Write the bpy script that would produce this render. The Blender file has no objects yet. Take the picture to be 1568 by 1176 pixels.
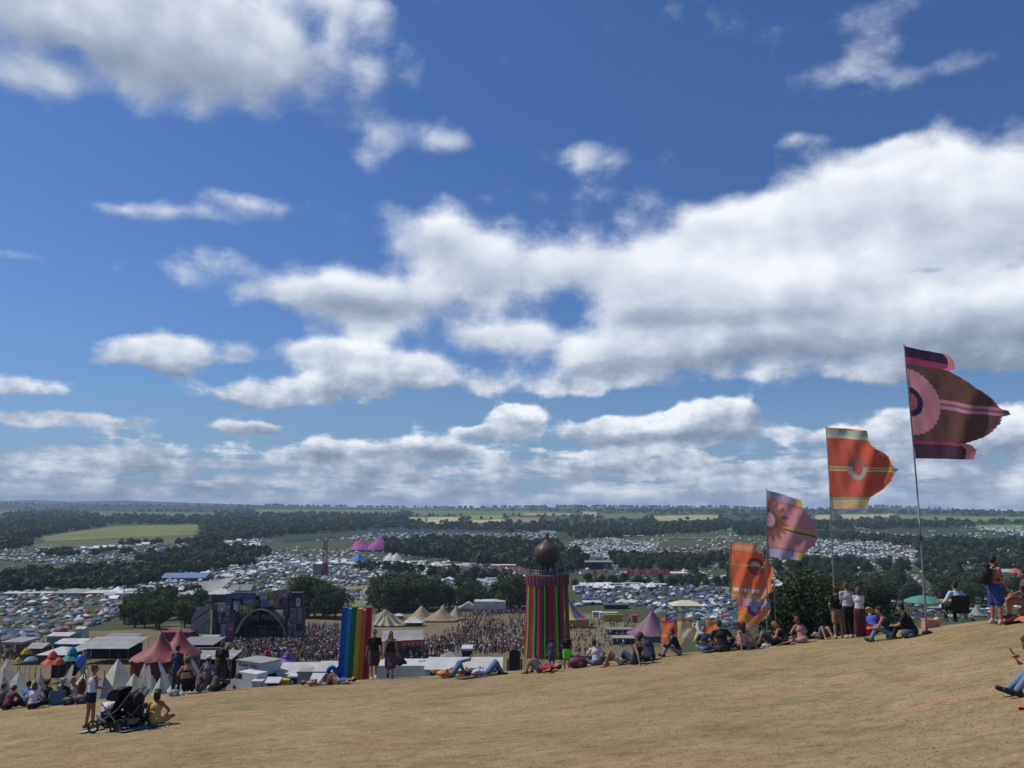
import bpy, bmesh, math, random
import numpy as np
from mathutils import Vector, Matrix, Quaternion

random.seed(7)
RNG = np.random.default_rng(11)
SC = bpy.context.scene
COL = SC.collection

# ------------------------------------------------------------ camera
F = 1250.0
HORIZON = 775.0
TH = math.atan((HORIZON - 588) / F)
cam = bpy.data.cameras.new('camera')
cam.sensor_width = 36.0
cam.lens = 36.0 * F / 1568.0
cam.clip_start = 0.2
cam.clip_end = 60000
camo = bpy.data.objects.new('camera', cam)
COL.objects.link(camo)
camo.location = (0, 0, 0)
camo.rotation_euler = (math.pi / 2 + TH, 0, 0)
SC.camera = camo
SC.view_settings.view_transform = 'Standard'
SC.view_settings.look = 'None'
SC.view_settings.gamma = 1.0
SC.view_settings.use_curve_mapping = False
SC.view_settings.exposure = 0.15
SC.render.resolution_x = 1024
SC.render.resolution_y = 768
try:
    SC.cycles.volume_max_steps = 64
    SC.cycles.max_bounces = 6
    SC.cycles.transparent_max_bounces = 8
    SC.cycles.volume_bounces = 0
except Exception:
    pass


def ray(px, py):
    """photo pixel -> (x per metre of depth, z per metre of depth)"""
    u = (px - 784) / F
    v = -(py - 588) / F
    y = math.cos(TH) - v * math.sin(TH)
    z = math.sin(TH) + v * math.cos(TH)
    return u / y, z / y


def rayv(px, py):
    u = (np.asarray(px, float) - 784) / F
    v = -(np.asarray(py, float) - 588) / F
    y = math.cos(TH) - v * math.sin(TH)
    z = math.sin(TH) + v * math.cos(TH)
    return u / y, z / y


def rz(py):
    return ray(784, py)[1]


def py_of(r):
    """z per depth -> photo row"""
    # r = (s + v c)/(c - v s)
    s, c = math.sin(TH), math.cos(TH)
    v = (r * c - s) / (c + r * s)
    return 588 - v * F


def px_of(u, r):
    s, c = math.sin(TH), math.cos(TH)
    v = (r * c - s) / (c + r * s)
    return 784 + F * u * (c - v * s)


# ------------------------------------------------------------ sun and sky
SUN_AZ = math.radians(-72)     # from +Y, negative = to the left
SUN_EL = math.radians(52)
sd = Vector((math.sin(SUN_AZ) * math.cos(SUN_EL), math.cos(SUN_AZ) * math.cos(SUN_EL), math.sin(SUN_EL)))
sun = bpy.data.lights.new('sun', 'SUN')
sun.energy = 3.4
sun.angle = math.radians(0.5)
sun.color = (1.0, 0.95, 0.87)
suno = bpy.data.objects.new('sun', sun)
COL.objects.link(suno)
suno.rotation_euler = (-sd).to_track_quat('-Z', 'Y').to_euler()

world = bpy.data.worlds.new('World')
SC.world = world
world.use_nodes = True


class NT:
    """tiny node-tree helper"""
    def __init__(s, tree):
        s.t = tree

    def n(s, typ, ins=None, **kw):
        nd = s.t.nodes.new(typ)
        for k, v in kw.items():
            setattr(nd, k, v)
        if ins:
            for k, v in ins.items():
                sock = nd.inputs[k]
                if isinstance(v, bpy.types.NodeSocket):
                    s.t.links.new(v, sock)
                else:
                    sock.default_value = v
        return nd

    def m(s, op, a, b=None, c=None, clamp=False):
        nd = s.t.nodes.new('ShaderNodeMath')
        nd.operation = op
        nd.use_clamp = clamp
        for i, v in enumerate((a, b, c)):
            if v is None:
                continue
            if isinstance(v, bpy.types.NodeSocket):
                s.t.links.new(v, nd.inputs[i])
            else:
                nd.inputs[i].default_value = v
        return nd.outputs[0]

    def mix(s, f, a, b, mode='MIX'):
        nd = s.t.nodes.new('ShaderNodeMix')
        nd.data_type = 'RGBA'
        nd.blend_type = mode
        for i, v in ((0, f), (6, a), (7, b)):
            if isinstance(v, bpy.types.NodeSocket):
                s.t.links.new(v, nd.inputs[i])
            else:
                nd.inputs[i].default_value = v
        return nd.outputs[2]

    def maprange(s, v, a, b, c, d, smooth=False):
        nd = s.t.nodes.new('ShaderNodeMapRange')
        if smooth:
            nd.interpolation_type = 'SMOOTHSTEP'
        s.t.links.new(v, nd.inputs[0])
        for i, q in enumerate((a, b, c, d)):
            nd.inputs[i + 1].default_value = q
        return nd.outputs[0]


def build_world():
    w = world.node_tree
    w.nodes.clear()
    N = NT(w)
    out = N.n('ShaderNodeOutputWorld')
    bg = N.n('ShaderNodeBackground', {'Strength': 0.1})
    w.links.new(bg.outputs[0], out.inputs[0])
    sky = N.n('ShaderNodeTexSky', sky_type='NISHITA', sun_disc=False, sun_elevation=SUN_EL,
              sun_rotation=SUN_AZ, altitude=100, air_density=1.25, dust_density=0.35, ozone_density=3.0)
    tc = N.n('ShaderNodeTexCoord')
    sep = N.n('ShaderNodeSeparateXYZ', {0: tc.outputs['Generated']})
    x, y, z = sep.outputs
    az = N.m('ARCTAN2', x, y)
    el = N.m('ARCSINE', z)
    ae = N.n('ShaderNodeCombineXYZ', {0: az, 1: el, 2: 0.0}).outputs[0]
    # --- cloud texture: large billows high up, finer and flatter ones towards the horizon
    def aniso(kx, ky, off):
        return N.n('ShaderNodeVectorMath', {0: N.n('ShaderNodeVectorMath', {0: ae, 1: (kx, ky, 1.0)}, operation='MULTIPLY').outputs[0],
                                            1: off}, operation='ADD').outputs[0]
    hi_w = N.maprange(el, 0.10, 0.26, 0.0, 1.0, True)

    def cl_noise(off, det):
        a_ = N.n('ShaderNodeTexNoise', {'Vector': aniso(5.0, 8.0, off), 'Scale': 1.0, 'Detail': det, 'Roughness': 0.63,
                                        'Distortion': 0.1}, noise_dimensions='2D')
        b_ = N.n('ShaderNodeTexNoise', {'Vector': aniso(12.0, 20.0, (off[0] * 1.6, off[1] * 1.8, 0)), 'Scale': 1.0, 'Detail': det,
                                        'Roughness': 0.6, 'Distortion': 0.0}, noise_dimensions='2D')
        return N.m('ADD', N.m('MULTIPLY', a_.outputs[0], hi_w),
                   N.m('MULTIPLY', b_.outputs[0], N.m('SUBTRACT', 1.0, hi_w))), a_
    n1v, n1 = cl_noise((3.1, 1.7, 0), 9.0)
    n2v, _ = cl_noise((3.1 - 0.10, 1.7 + 0.17, 0), 4.0)
    wob = N.n('ShaderNodeVectorMath', {0: n1.outputs['Color'], 1: (0.05, 0.03, 0)}, operation='MULTIPLY').outputs[0]
    bil = N.n('ShaderNodeTexVoronoi', {'Vector': N.n('ShaderNodeVectorMath', {0: ae, 1: wob}, operation='ADD').outputs[0],
              'Scale': 21.0, 'Smoothness': 0.7}, feature='SMOOTH_F1', voronoi_dimensions='2D')
    # --- main cloud masses: where each lies in the sky, its size, tilt, weight
    C = [(250, 20, 300, 95, 0, 1.05), (70, 25, 180, 75, 0, .75), (40, 120, 110, 35, 0, .75), (400, 85, 150, 70, 8, .8),
         (520, 10, 110, 30, 0, .8), (200, 120, 200, 50, 0, .45), (110, 85, 60, 26, 0, -.7), (480, 60, 40, 30, 0, -.3),
         (520, 110, 120, 40, 0, .28),
         (590, 190, 100, 34, 12, .55), (690, 215, 70, 28, 0, .6), (550, 240, 50, 22, 0, .35), (900, 240, 90, 28, -8, .55),
         (240, 324, 130, 17, -8, .75), (375, 313, 90, 20, 3, .75), (30, 396, 55, 14, 0, .6),
         (690, 370, 110, 45, 6, 1.1), (560, 450, 140, 46, 0, .85), (410, 445, 140, 34, 14, .75), (330, 400, 110, 28, 10, .6),
         (870, 405, 150, 50, 0, 1.0), (750, 440, 100, 60, 0, .7), (560, 490, 70, 35, 0, .6),
         (1130, 350, 150, 55, -12, 1.1), (1400, 270, 170, 60, 0, 1.05), (1350, 330, 230, 70, 0, 1.1),
         (1180, 420, 230, 75, -6, 1.2), (1500, 340, 160, 90, 0, 1.1), (1020, 450, 110, 50, 0, .8),
         (1330, 480, 280, 65, 0, 1.15), (1530, 480, 120, 80, 0, 1.0), (1100, 510, 200, 45, -4, .8), (1400, 560, 230, 26, 0, .75),
         (1230, 212, 60, 14, 0, .42), (1350, 225, 70, 22, -8, .7), (1430, 412, 75, 11, 0, -.62), (1530, 412, 50, 10, 0, -.3),
         (940, 550, 170, 42, 4, .95), (760, 515, 90, 26, 8, .8), (860, 592, 190, 20, 0, .6), (1180, 625, 60, 30, 0, -.2),
         (225, 540, 100, 30, 0, 1.1), (275, 530, 45, 26, 0, .5), (150, 550, 30, 14, 0, .3),
         (570, 570, 125, 38, 3, 1.1), (430, 605, 125, 24, 0, 1.0), (470, 535, 100, 24, 4, .8), (640, 560, 60, 26, 0, .4),
         (370, 652, 68, 11, 0, 1.0), (490, 682, 40, 17, 0, 1.15), (370, 550, 50, 20, 0, .4),
         (790, 640, 38, 24, 0, 1.1), (750, 662, 65, 12, 0, 1.0), (925, 652, 70, 17, 0, 1.0), (1035, 645, 60, 20, 0, .9),
         (1130, 636, 72, 26, 0, 1.2), (1010, 668, 150, 12, 0, .8), (1390, 640, 60, 28, 0, 1.1), (1310, 665, 120, 14, 0, .7),
         (1530, 650, 90, 45, 0, .9), (40, 590, 75, 28, 0, .75), (30, 640, 150, 14, 0, .6), (170, 640, 70, 10, 0, .35),
         (1290, 110, 70, 22, 0, .6), (1440, 108, 90, 24, -18, .6), (1340, 15, 110, 28, 0, .55), (1330, 70, 70, 30, 0, .42),
         (160, 690, 90, 10, 0, .6), (240, 712, 160, 8, 0, .6), (650, 690, 110, 14, 0, .7), (560, 705, 90, 10, 0, .6),
         (860, 712, 90, 9, 0, .6), (1150, 715, 60, 10, 0, .6), (960, 690, 80, 9, 0, .5), (300, 748, 22, 5, 0, .8)]
    S = None
    Hh = None
    # warp the lookup so outlines are not ellipses
    wn = N.n('ShaderNodeTexNoise', {'Vector': ae, 'Scale': 9.0, 'Detail': 4.0, 'Roughness': 0.55}, noise_dimensions='2D')
    wv = N.n('ShaderNodeVectorMath', {0: wn.outputs['Color'], 1: (0.5, 0.5, 0.5)}, operation='SUBTRACT').outputs[0]
    wv = N.n('ShaderNodeVectorMath', {0: wv, 1: (0.06, 0.03, 0.0)}, operation='MULTIPLY').outputs[0]
    aew = N.n('ShaderNodeVectorMath', {0: ae, 1: wv}, operation='ADD').outputs[0]
    for cx, cy, rx, ry, rot, amp in C:
        ux, rr = ray(cx, cy)
        a = math.atan(ux)
        e = math.atan(rr * math.cos(a))
        k = 1.0 / math.sqrt(1 + ((cx - 784) / F) ** 2 + ((cy - 588) / F) ** 2)
        sx, sy = F / (rx * k) * math.cos(e), F / (ry * k)
        sx, sy = sx * 1.13, sy * 1.13          # folds the fall-off constant into the scale
        mp = N.n('ShaderNodeVectorMath', {0: aew, 1: (sx, sy, 0), 2: (-a * sx, -e * sy, 0)}, operation='MULTIPLY_ADD').outputs[0]
        q = N.n('ShaderNodeVectorMath', {0: mp, 1: mp}, operation='DOT_PRODUCT').outputs['Value']
        g = N.m('POWER', 0.36788, q)
        S = N.m('MULTIPLY', g, amp) if S is None else N.m('MULTIPLY_ADD', g, amp, S)
        if amp > .6:
            yy = N.n('ShaderNodeVectorMath', {0: mp, 1: (0, amp * 1.118, 0)}, operation='DOT_PRODUCT').outputs['Value']
            Hh = N.m('MULTIPLY', g, yy) if Hh is None else N.m('MULTIPLY_ADD', g, yy, Hh)
    S = N.m('MULTIPLY', S, 1.0)
    # general cover: low cumulus bank near the horizon, thin elsewhere
    low = N.maprange(el, 0.015, 0.115, 1.0, 0.0, True)
    lowamt = N.m('MULTIPLY', low, 0.72)
    # behind the camera and overhead the sky is broken cloud too
    side = N.maprange(N.m('ABSOLUTE', az), 0.62, 0.9, 0.0, 0.30, True)
    over = N.maprange(el, 0.62, 0.9, 0.0, 0.22, True)
    base = N.m('ADD', N.m('ADD', S, lowamt), N.m('MAXIMUM', side, over))
    sn = N.n('ShaderNodeTexNoise', {'Vector': N.n('ShaderNodeVectorMath', {0: ae, 1: (16.0, 85.0, 1.0)},
             operation='MULTIPLY').outputs[0], 'Scale': 1.0, 'Detail': 7.0, 'Roughness': 0.6}, noise_dimensions='2D')
    nz = N.m('MULTIPLY', N.m('SUBTRACT', n1v, 0.5), N.maprange(el, .10, .30, 1.25, 1.75))
    nl = N.m('MULTIPLY', N.m('SUBTRACT', sn.outputs[0], 0.5), N.m('MULTIPLY', low, 1.7))
    bz = N.m('MULTIPLY', N.m('SUBTRACT', 0.42, bil.outputs['Distance']), 0.42)
    D = N.m('ADD', N.m('ADD', base, nz), N.m('ADD', nl, bz))
    wdt = N.maprange(el, .12, .34, .34, .92)
    ta = N.m('DIVIDE', N.m('SUBTRACT', D, N.maprange(el, .2, .4, .30, .22)), wdt, clamp=True)
    alpha = N.m('MULTIPLY', N.m('MULTIPLY', ta, ta), N.m('SUBTRACT', 3.0, N.m('MULTIPLY', ta, 2.0)))
    core = N.maprange(D, 0.6, 1.7, 0.0, 1.0, True)
    # light: tops bright, undersides grey; billows lit on the sun side
    hs = N.m('DIVIDE', Hh, N.m('ADD', N.m('MAXIMUM', S, 0.0), 0.35))
    diff = N.m('SUBTRACT', n1v, n2v)
    sh = N.m('ADD', N.m('MULTIPLY', hs, 0.55), N.m('MULTIPLY', diff, N.maprange(el, .13, .3, 1.5, .62)))
    sh = N.m('ADD', sh, N.m('MULTIPLY', N.m('SUBTRACT', 0.4, bil.outputs['Distance']), 0.22))
    sh = N.m('ADD', sh, N.m('MULTIPLY', nl, 0.45))
    sh = N.m('ADD', sh, 0.70)
    # the cloud masses high on the left and far left are thinner and greyer than the sunlit bank at the right
    bright = N.maprange(az, -0.65, 0.10, -0.14, 0.04)
    hi = N.maprange(el, 0.28, 0.50, 0.0, -0.12)
    sh = N.m('ADD', N.m('ADD', sh, bright), N.m('ADD', hi, N.m('MULTIPLY', core, -0.06)))
    lowd = N.maprange(el, 0.0, 0.11, -0.34, 0.0)
    sh = N.m('ADD', sh, lowd)
    # undersides of the deepest clouds, and their sunlit shoulders
    for cx, cy, rx, ry, amp in [(1230, 545, 300, 24, -.30), (1530, 545, 130, 42, -.28), (1210, 478, 130, 18, -.30), (1190, 410, 190, 34, .34), (1400, 460, 180, 18, .18),
                                (990, 490, 90, 16, -.25), (560, 470, 90, 18, -.30), (580, 605, 120, 13, -.35), (240, 572, 90, 12, -.30), (430, 630, 120, 9, -.3),
                                (1040, 670, 170, 10, -.35), (1350, 600, 200, 24, -.35), (300, 70, 260, 60, .10), (60, 30, 110, 30, .22), (70, 130, 90, 16, .12)]:
        ux, rr = ray(cx, cy)
        a = math.atan(ux)
        e = math.atan(rr * math.cos(a))
        k = 1.0 / math.sqrt(1 + ((cx - 784) / F) ** 2 + ((cy - 588) / F) ** 2)
        sx, sy = F / (rx * k) * math.cos(e), F / (ry * k)
        mp = N.n('ShaderNodeVectorMath', {0: aew, 1: (sx, sy, 0), 2: (-a * sx, -e * sy, 0)}, operation='MULTIPLY_ADD').outputs[0]
        q = N.n('ShaderNodeVectorMath', {0: mp, 1: mp}, operation='DOT_PRODUCT').outputs['Value']
        sh = N.m('MULTIPLY_ADD', N.m('POWER', 0.36788, q), amp, sh)
    ramp = N.n('ShaderNodeValToRGB', {0: sh})
    cr = ramp.color_ramp
    cr.elements[0].position = 0.05
    cr.elements[0].color = (2.1, 2.6, 3.5, 1)
    cr.elements[1].position = 1.0
    cr.elements[1].color = (8.6, 8.9, 9.4, 1)
    e1 = cr.elements.new(0.4)
    e1.color = (3.6, 4.2, 5.3, 1)
    e2 = cr.elements.new(0.72)
    e2.color = (6.3, 6.8, 7.7, 1)
    tint = N.mix(1.0, sky.outputs[0], (0.345, 0.49, 0.78, 1), 'MULTIPLY')
    hzc = N.maprange(el, -0.02, 0.16, 0.85, 0.0, True)
    tint = N.mix(hzc, tint, (2.1, 3.5, 5.4, 1))
    fin = N.mix(N.m('MULTIPLY', alpha, 0.97), tint, ramp.outputs[0])
    w.links.new(fin, bg.inputs['Color'])


build_world()
try:
    world.cycles.sampling_method = 'NONE'
except Exception:
    pass

# ------------------------------------------------------------ materials
MATS = {}


def mk(name, col, rough=0.8, var=0.12, scale=3.0, metal=0.0, bump=0.0, trans=0.0, emit=None, coord='Object', spec=0.3):
    """procedural material: base colour broken up by noise, optional bump and translucency"""
    if name in MATS:
        return MATS[name]
    m = bpy.data.materials.new(name)
    m.use_nodes = True
    t = m.node_tree
    t.nodes.clear()
    N = NT(t)
    out = N.n('ShaderNodeOutputMaterial')
    bs = N.n('ShaderNodeBsdfPrincipled', {'Roughness': rough, 'Metallic': metal})
    bs.inputs['Specular IOR Level'].default_value = spec
    tc = N.n('ShaderNodeTexCoord')
    no = N.n('ShaderNodeTexNoise', {'Vector': tc.outputs[coord], 'Scale': scale, 'Detail': 4.0, 'Roughness': 0.6})
    f = N.maprange(no.outputs[0], 0.3, 0.7, 1 - var, 1 + var)
    if isinstance(col, str):
        src = N.n('ShaderNodeAttribute', attribute_name=col).outputs['Color']
    else:
        src = tuple(col) + (1.0,)
    cc = N.n('ShaderNodeCombineColor', {0: f, 1: f, 2: f}).outputs[0]
    c = N.mix(1.0, src, cc, 'MULTIPLY')
    t.links.new(c, bs.inputs['Base Color'])
    if bump:
        b = N.n('ShaderNodeBump', {'Height': no.outputs[0], 'Strength': bump, 'Distance': 0.05})
        t.links.new(b.outputs[0], bs.inputs['Normal'])
    if trans:
        tr = N.n('ShaderNodeBsdfTranslucent')
        t.links.new(c, tr.inputs[0])
        mx = N.n('ShaderNodeMixShader', {0: trans, 1: bs.outputs[0], 2: tr.outputs[0]})
        t.links.new(mx.outputs[0], out.inputs[0])
    else:
        t.links.new(bs.outputs[0], out.inputs[0])
    MATS[name] = m
    return m


# ------------------------------------------------------------ object helpers
def tag(o, label=None, cat=None, group=None, kind=None):
    if label:
        o['label'] = label
    if cat:
        o['category'] = cat
    if group:
        o['group'] = group
    if kind:
        o['kind'] = kind
    return o


def thing(name, label, cat, loc=(0, 0, 0), rz_=0.0, group=None):
    o = bpy.data.objects.new(name, None)
    o.empty_display_size = 0.3
    COL.objects.link(o)
    o.location = loc
    o.rotation_euler = (0, 0, rz_)
    return tag(o, label, cat, group)


def link(name, me, parent=None, label=None):
    o = bpy.data.objects.new(name, me)
    COL.objects.link(o)
    if parent is not None:
        o.parent = parent
    if label:
        o['label'] = label
    return o


def mesh_np(name, V, Fc, mat, cols=None, smooth=False):
    """V (n,3), Fc (m,k) -> mesh; cols (n,3) per vertex"""
    V = np.asarray(V, np.float32)
    Fc = np.asarray(Fc, np.int32)
    k = Fc.shape[1]
    me = bpy.data.meshes.new(name)
    me.vertices.add(len(V))
    me.vertices.foreach_set('co', V.ravel())
    me.loops.add(Fc.size)
    me.loops.foreach_set('vertex_index', Fc.ravel())
    me.polygons.add(len(Fc))
    me.polygons.foreach_set('loop_start', np.arange(0, Fc.size, k, dtype=np.int32))
    try:
        me.polygons.foreach_set('loop_total', np.full(len(Fc), k, np.int32))
    except Exception:
        pass
    me.update(calc_edges=True)
    if smooth:
        me.polygons.foreach_set('use_smooth', np.ones(len(Fc), bool))
    if cols is not None:
        a = me.color_attributes.new('Col', 'FLOAT_COLOR', 'POINT')
        c4 = np.ones((len(V), 4), np.float32)
        c4[:, :3] = cols
        a.data.foreach_set('color', c4.ravel())
    if mat is not None:
        me.materials.append(mat)
    return me


class MB:
    """collects simple shapes with a colour each; build() links them as ONE mesh"""
    def __init__(s):
        s.v = []
        s.f = []
        s.fm = []
        s.cols = []

    def add(s, vs, fs, col=(1, 1, 1)):
        b = len(s.v)
        s.v += [tuple(v) for v in vs]
        s.f += [tuple(b + i for i in f) for f in fs]
        s.cols += [col] * len(vs)
        return s

    def box(s, c, d, col=(1, 1, 1), rot=None):
        x, y, z = (q / 2 for q in d)
        vs = [Vector(p) for p in ((-x, -y, -z), (x, -y, -z), (x, y, -z), (-x, y, -z), (-x, -y, z), (x, -y, z), (x, y, z), (-x, y, z))]
        if rot is not None:
            vs = [rot @ v for v in vs]
        vs = [v + Vector(c) for v in vs]
        return s.add(vs, [(0, 3, 2, 1), (4, 5, 6, 7), (0, 1, 5, 4), (1, 2, 6, 5), (2, 3, 7, 6), (3, 0, 4, 7)], col)

    def tube(s, pts, r, n=8, col=(1, 1, 1), cap=True):
        pts = [Vector(p) for p in pts]
        rs = r if isinstance(r, (list, tuple)) else [r] * len(pts)
        vs, fs = [], []
        for i, p in enumerate(pts):
            d = (pts[min(i + 1, len(pts) - 1)] - pts[max(i - 1, 0)])
            if d.length < 1e-9:
                d = Vector((0, 0, 1))
            d.normalize()
            a = d.cross(Vector((0, 0, 1)))
            if a.length < 1e-3:
                a = d.cross(Vector((1, 0, 0)))
            a.normalize()
            b = d.cross(a)
            for k in range(n):
                t = 2 * math.pi * k / n
                vs.append(p + rs[i] * (math.cos(t) * a + math.sin(t) * b))
        for i in range(len(pts) - 1):
            for k in range(n):
                fs.append((i * n + k, i * n + (k + 1) % n, (i + 1) * n + (k + 1) % n, (i + 1) * n + k))
        if cap:
            fs.append(tuple(reversed(range(n))))
            fs.append(tuple((len(pts) - 1) * n + k for k in range(n)))
        return s.add(vs, fs, col)

    def lathe(s, prof, n=24, c=(0, 0, 0), col=(1, 1, 1), sx=1.0, sy=1.0):
        vs, fs = [], []
        for (r, z) in prof:
            for k in range(n):
                t = 2 * math.pi * k / n
                vs.append((c[0] + r * math.cos(t) * sx, c[1] + r * math.sin(t) * sy, c[2] + z))
        for i in range(len(prof) - 1):
            for k in range(n):
                fs.append((i * n + k, i * n + (k + 1) % n, (i + 1) * n + (k + 1) % n, (i + 1) * n + k))
        if prof[0][0] > 1e-4:
            fs.append(tuple(reversed(range(n))))
        if prof[-1][0] > 1e-4:
            fs.append(tuple((len(prof) - 1) * n + k for k in range(n)))
        return s.add(vs, fs, col)

    def ell(s, c, r, n=10, m=6, col=(1, 1, 1), rot=None):
        vs, fs = [], []
        for i in range(m + 1):
            ph = -math.pi / 2 + math.pi * i / m
            for k in range(n):
                t = 2 * math.pi * k / n
                p = Vector((r[0] * math.cos(ph) * math.cos(t), r[1] * math.cos(ph) * math.sin(t), r[2] * math.sin(ph)))
                if rot is not None:
                    p = rot @ p
                vs.append(p + Vector(c))
        for i in range(m):
            for k in range(n):
                fs.append((i * n + k, i * n + (k + 1) % n, (i + 1) * n + (k + 1) % n, (i + 1) * n + k))
        return s.add(vs, fs, col)

    def quad(s, a, b, c, d, col=(1, 1, 1)):
        return s.add([a, b, c, d], [(0, 1, 2, 3)], col)

    def sheet(s, fn, nu, nv, col=None, thick=0.0):
        """grid fn(u,v)->point, u,v in 0..1; colf(u,v)"""
        vs = [fn(i / nu, j / nv) for j in range(nv + 1) for i in range(nu + 1)]
        fs = [(j * (nu + 1) + i, j * (nu + 1) + i + 1, (j + 1) * (nu + 1) + i + 1, (j + 1) * (nu + 1) + i)
              for j in range(nv) for i in range(nu)]
        b = len(s.v)
        s.v += [tuple(v) for v in vs]
        s.f += [tuple(b + i for i in f) for f in fs]
        if callable(col):
            s.cols += [col(i / nu, j / nv) for j in range(nv + 1) for i in range(nu + 1)]
        else:
            s.cols += [col or (1, 1, 1)] * len(vs)
        return s

    def mesh(s, name, mat, smooth=False):
        me = bpy.data.meshes.new(name)
        me.from_pydata(s.v, [], s.f)
        me.update()
        if smooth:
            me.polygons.foreach_set('use_smooth', np.ones(len(me.polygons), bool))
        a = me.color_attributes.new('Col', 'FLOAT_COLOR', 'POINT')
        c4 = np.ones((len(s.v), 4), np.float32)
        c4[:, :3] = np.array([tuple(c)[:3] for c in s.cols], np.float32)
        a.data.foreach_set('color', c4.ravel())
        me.materials.append(mat)
        return me

    def build(s, name, mat, parent=None, smooth=False, label=None):
        return link(name, s.mesh(name, mat, smooth), parent, label)


def inpoly(px, py, poly):
    px = np.asarray(px, float)
    py = np.asarray(py, float)
    res = np.zeros(px.shape, bool)
    n = len(poly)
    j = n - 1
    for i in range(n):
        xi, yi = poly[i]
        xj, yj = poly[j]
        c = ((yi > py) != (yj > py)) & (px < (xj - xi) * (py - yi) / ((yj - yi) if yj != yi else 1e-9) + xi)
        res ^= c
        j = i
    return res


def sstep(t):
    t = np.clip(t, 0, 1)
    return t * t * (3 - 2 * t)


def vnoise(x, y, seed=0):
    """cheap smooth value noise, vectorised, 0..1"""
    def h(ix, iy):
        v = np.sin(ix * 127.1 + iy * 311.7 + seed * 74.7) * 43758.5453
        return v - np.floor(v)
    ix, iy = np.floor(x), np.floor(y)
    fx, fy = x - ix, y - iy
    fx, fy = fx * fx * (3 - 2 * fx), fy * fy * (3 - 2 * fy)
    a = h(ix, iy) * (1 - fx) + h(ix + 1, iy) * fx
    b = h(ix, iy + 1) * (1 - fx) + h(ix + 1, iy + 1) * fx
    return a * (1 - fy) + b * fy


# ------------------------------------------------------------ terrain
RIDGE = [(-500, 1118, 36), (-200, 1102, 34), (0, 1088, 31), (180, 1073, 30), (350, 1060, 30), (585, 1044, 30), (830, 1030, 29), (1010, 1010, 28),
         (1200, 990, 28), (1300, 979, 28), (1420, 966, 26), (1568, 953, 23), (1900, 925, 22)]
_ru, _rr = rayv([p[0] for p in RIDGE], [p[1] for p in RIDGE])
_rd = np.array([p[2] for p in RIDGE], float)
_uf = np.linspace(-1.8, 1.8, 1801)


def _smooth(a, w=60):
    k = np.hanning(2 * w + 1)
    k /= k.sum()
    return np.convolve(np.pad(a, w, mode='edge'), k, mode='valid')


_rf = _smooth(np.interp(_uf, _ru, _rr))
_df = _smooth(np.interp(_uf, _ru, _rd))
ZV = [(0, -9), (20, -11), (40, -13.5), (60, -16.8), (88, -22.2), (120, -26.8)] + \
     [(Y, Y * rz(p)) for Y, p in ((180, 1000), (240, 980), (310, 960), (380, 940), (450, 920), (540, 900), (650, 880),
      (820, 860), (1050, 840), (1250, 830), (1450, 820), (1700, 810), (2100, 800), (2800, 790), (4000, 783))]
SKYL = [(-400, 772), (0, 772), (400, 774), (500, 776), (620, 778), (700, 778), (900, 776), (1000, 777), (1100, 777), (1180, 780),
        (1280, 779), (1340, 776), (1420, 779), (1568, 784), (1900, 785)]
FARL = [(-400, 772), (0, 767), (60, 765.5), (120, 768), (200, 766), (300, 770), (400, 773), (500, 775), (620, 790), (2000, 792)]
_sk = np.interp(_uf, [(p[0] - 784) / F for p in SKYL], [rz(p[1]) for p in SKYL])
_fl = np.interp(_uf, [(p[0] - 784) / F for p in FARL], [rz(p[1]) for p in FARL])
_zvY = np.array([p[0] for p in ZV], float)
_zvZ = np.array([p[1] for p in ZV], float)
R_SHOW = 14000.0


def H(x, y):
    x = np.asarray(x, float)
    y = np.asarray(y, float)
    R = np.hypot(x, y)
    Y = np.maximum(np.maximum(y, 0.5 * R), 1e-3)
    u = np.clip(x / Y, -1.75, 1.75)
    rr = np.interp(u, _uf, _rf)
    D = np.interp(u, _uf, _df)
    h0 = 3.0
    s = -rr - h0 / D                      # slope so that z(D)/D = rr
    h = 1.62 + (h0 - 1.62) * sstep(Y / 9.0)
    t = np.maximum(Y - D, 0)
    zn = -(h + s * Y) - 0.022 * t * t
    zn += 0.05 * (vnoise(x * 0.35, y * 0.35, 3) - 0.5) * np.clip((Y - 6) / 6, 0, 1)
    zv = np.interp(Y, _zvY, _zvZ)
    zv = zv + 0.8 * (vnoise(x / 60, y / 60, 5) - .5) * np.clip((Y - 90) / 60, 0, 1)
    # far hills
    sk = np.interp(u, _uf, _sk) * 5200
    fl = np.interp(u, _uf, _fl) * 9500
    z4 = _zvZ[-1]
    zf = np.where(Y < 5200, z4 + (sk - z4) * sstep((Y - 4000) / 1200),
                  np.where(Y < 9500, sk + (fl - sk) * sstep((Y - 7000) / 2500) - 25 * np.sin(np.clip((Y - 5200) / 4300, 0, 1) * math.pi),
                           fl - (Y - 9500) * 0.03))
    zv = np.where(Y > 4000, zf, zv)
    k = 0.6
    m = np.maximum(zn, zv) + k * np.exp(-np.abs(zn - zv) / k) * 0.35
    return np.where(Y < D, zn, np.where(Y < 120, m, zv))


_Yd = np.concatenate([np.linspace(90, 5200, 6000)])
_rY = np.interp(_Yd, _zvY, _zvZ) / _Yd          # increasing with Y
_rY = np.maximum.accumulate(_rY)


def depth_of(py):
    """depth of valley ground seen at a photo row"""
    r = rayv(784, py)[1]
    return np.interp(r, _rY, _Yd)


def gp(px, py):
    """ground point of the valley seen at a pixel"""
    Y = float(depth_of(py))
    u = ray(px, py)[0]
    x = u * Y
    return Vector((x, Y, float(H(x, Y))))


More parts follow.
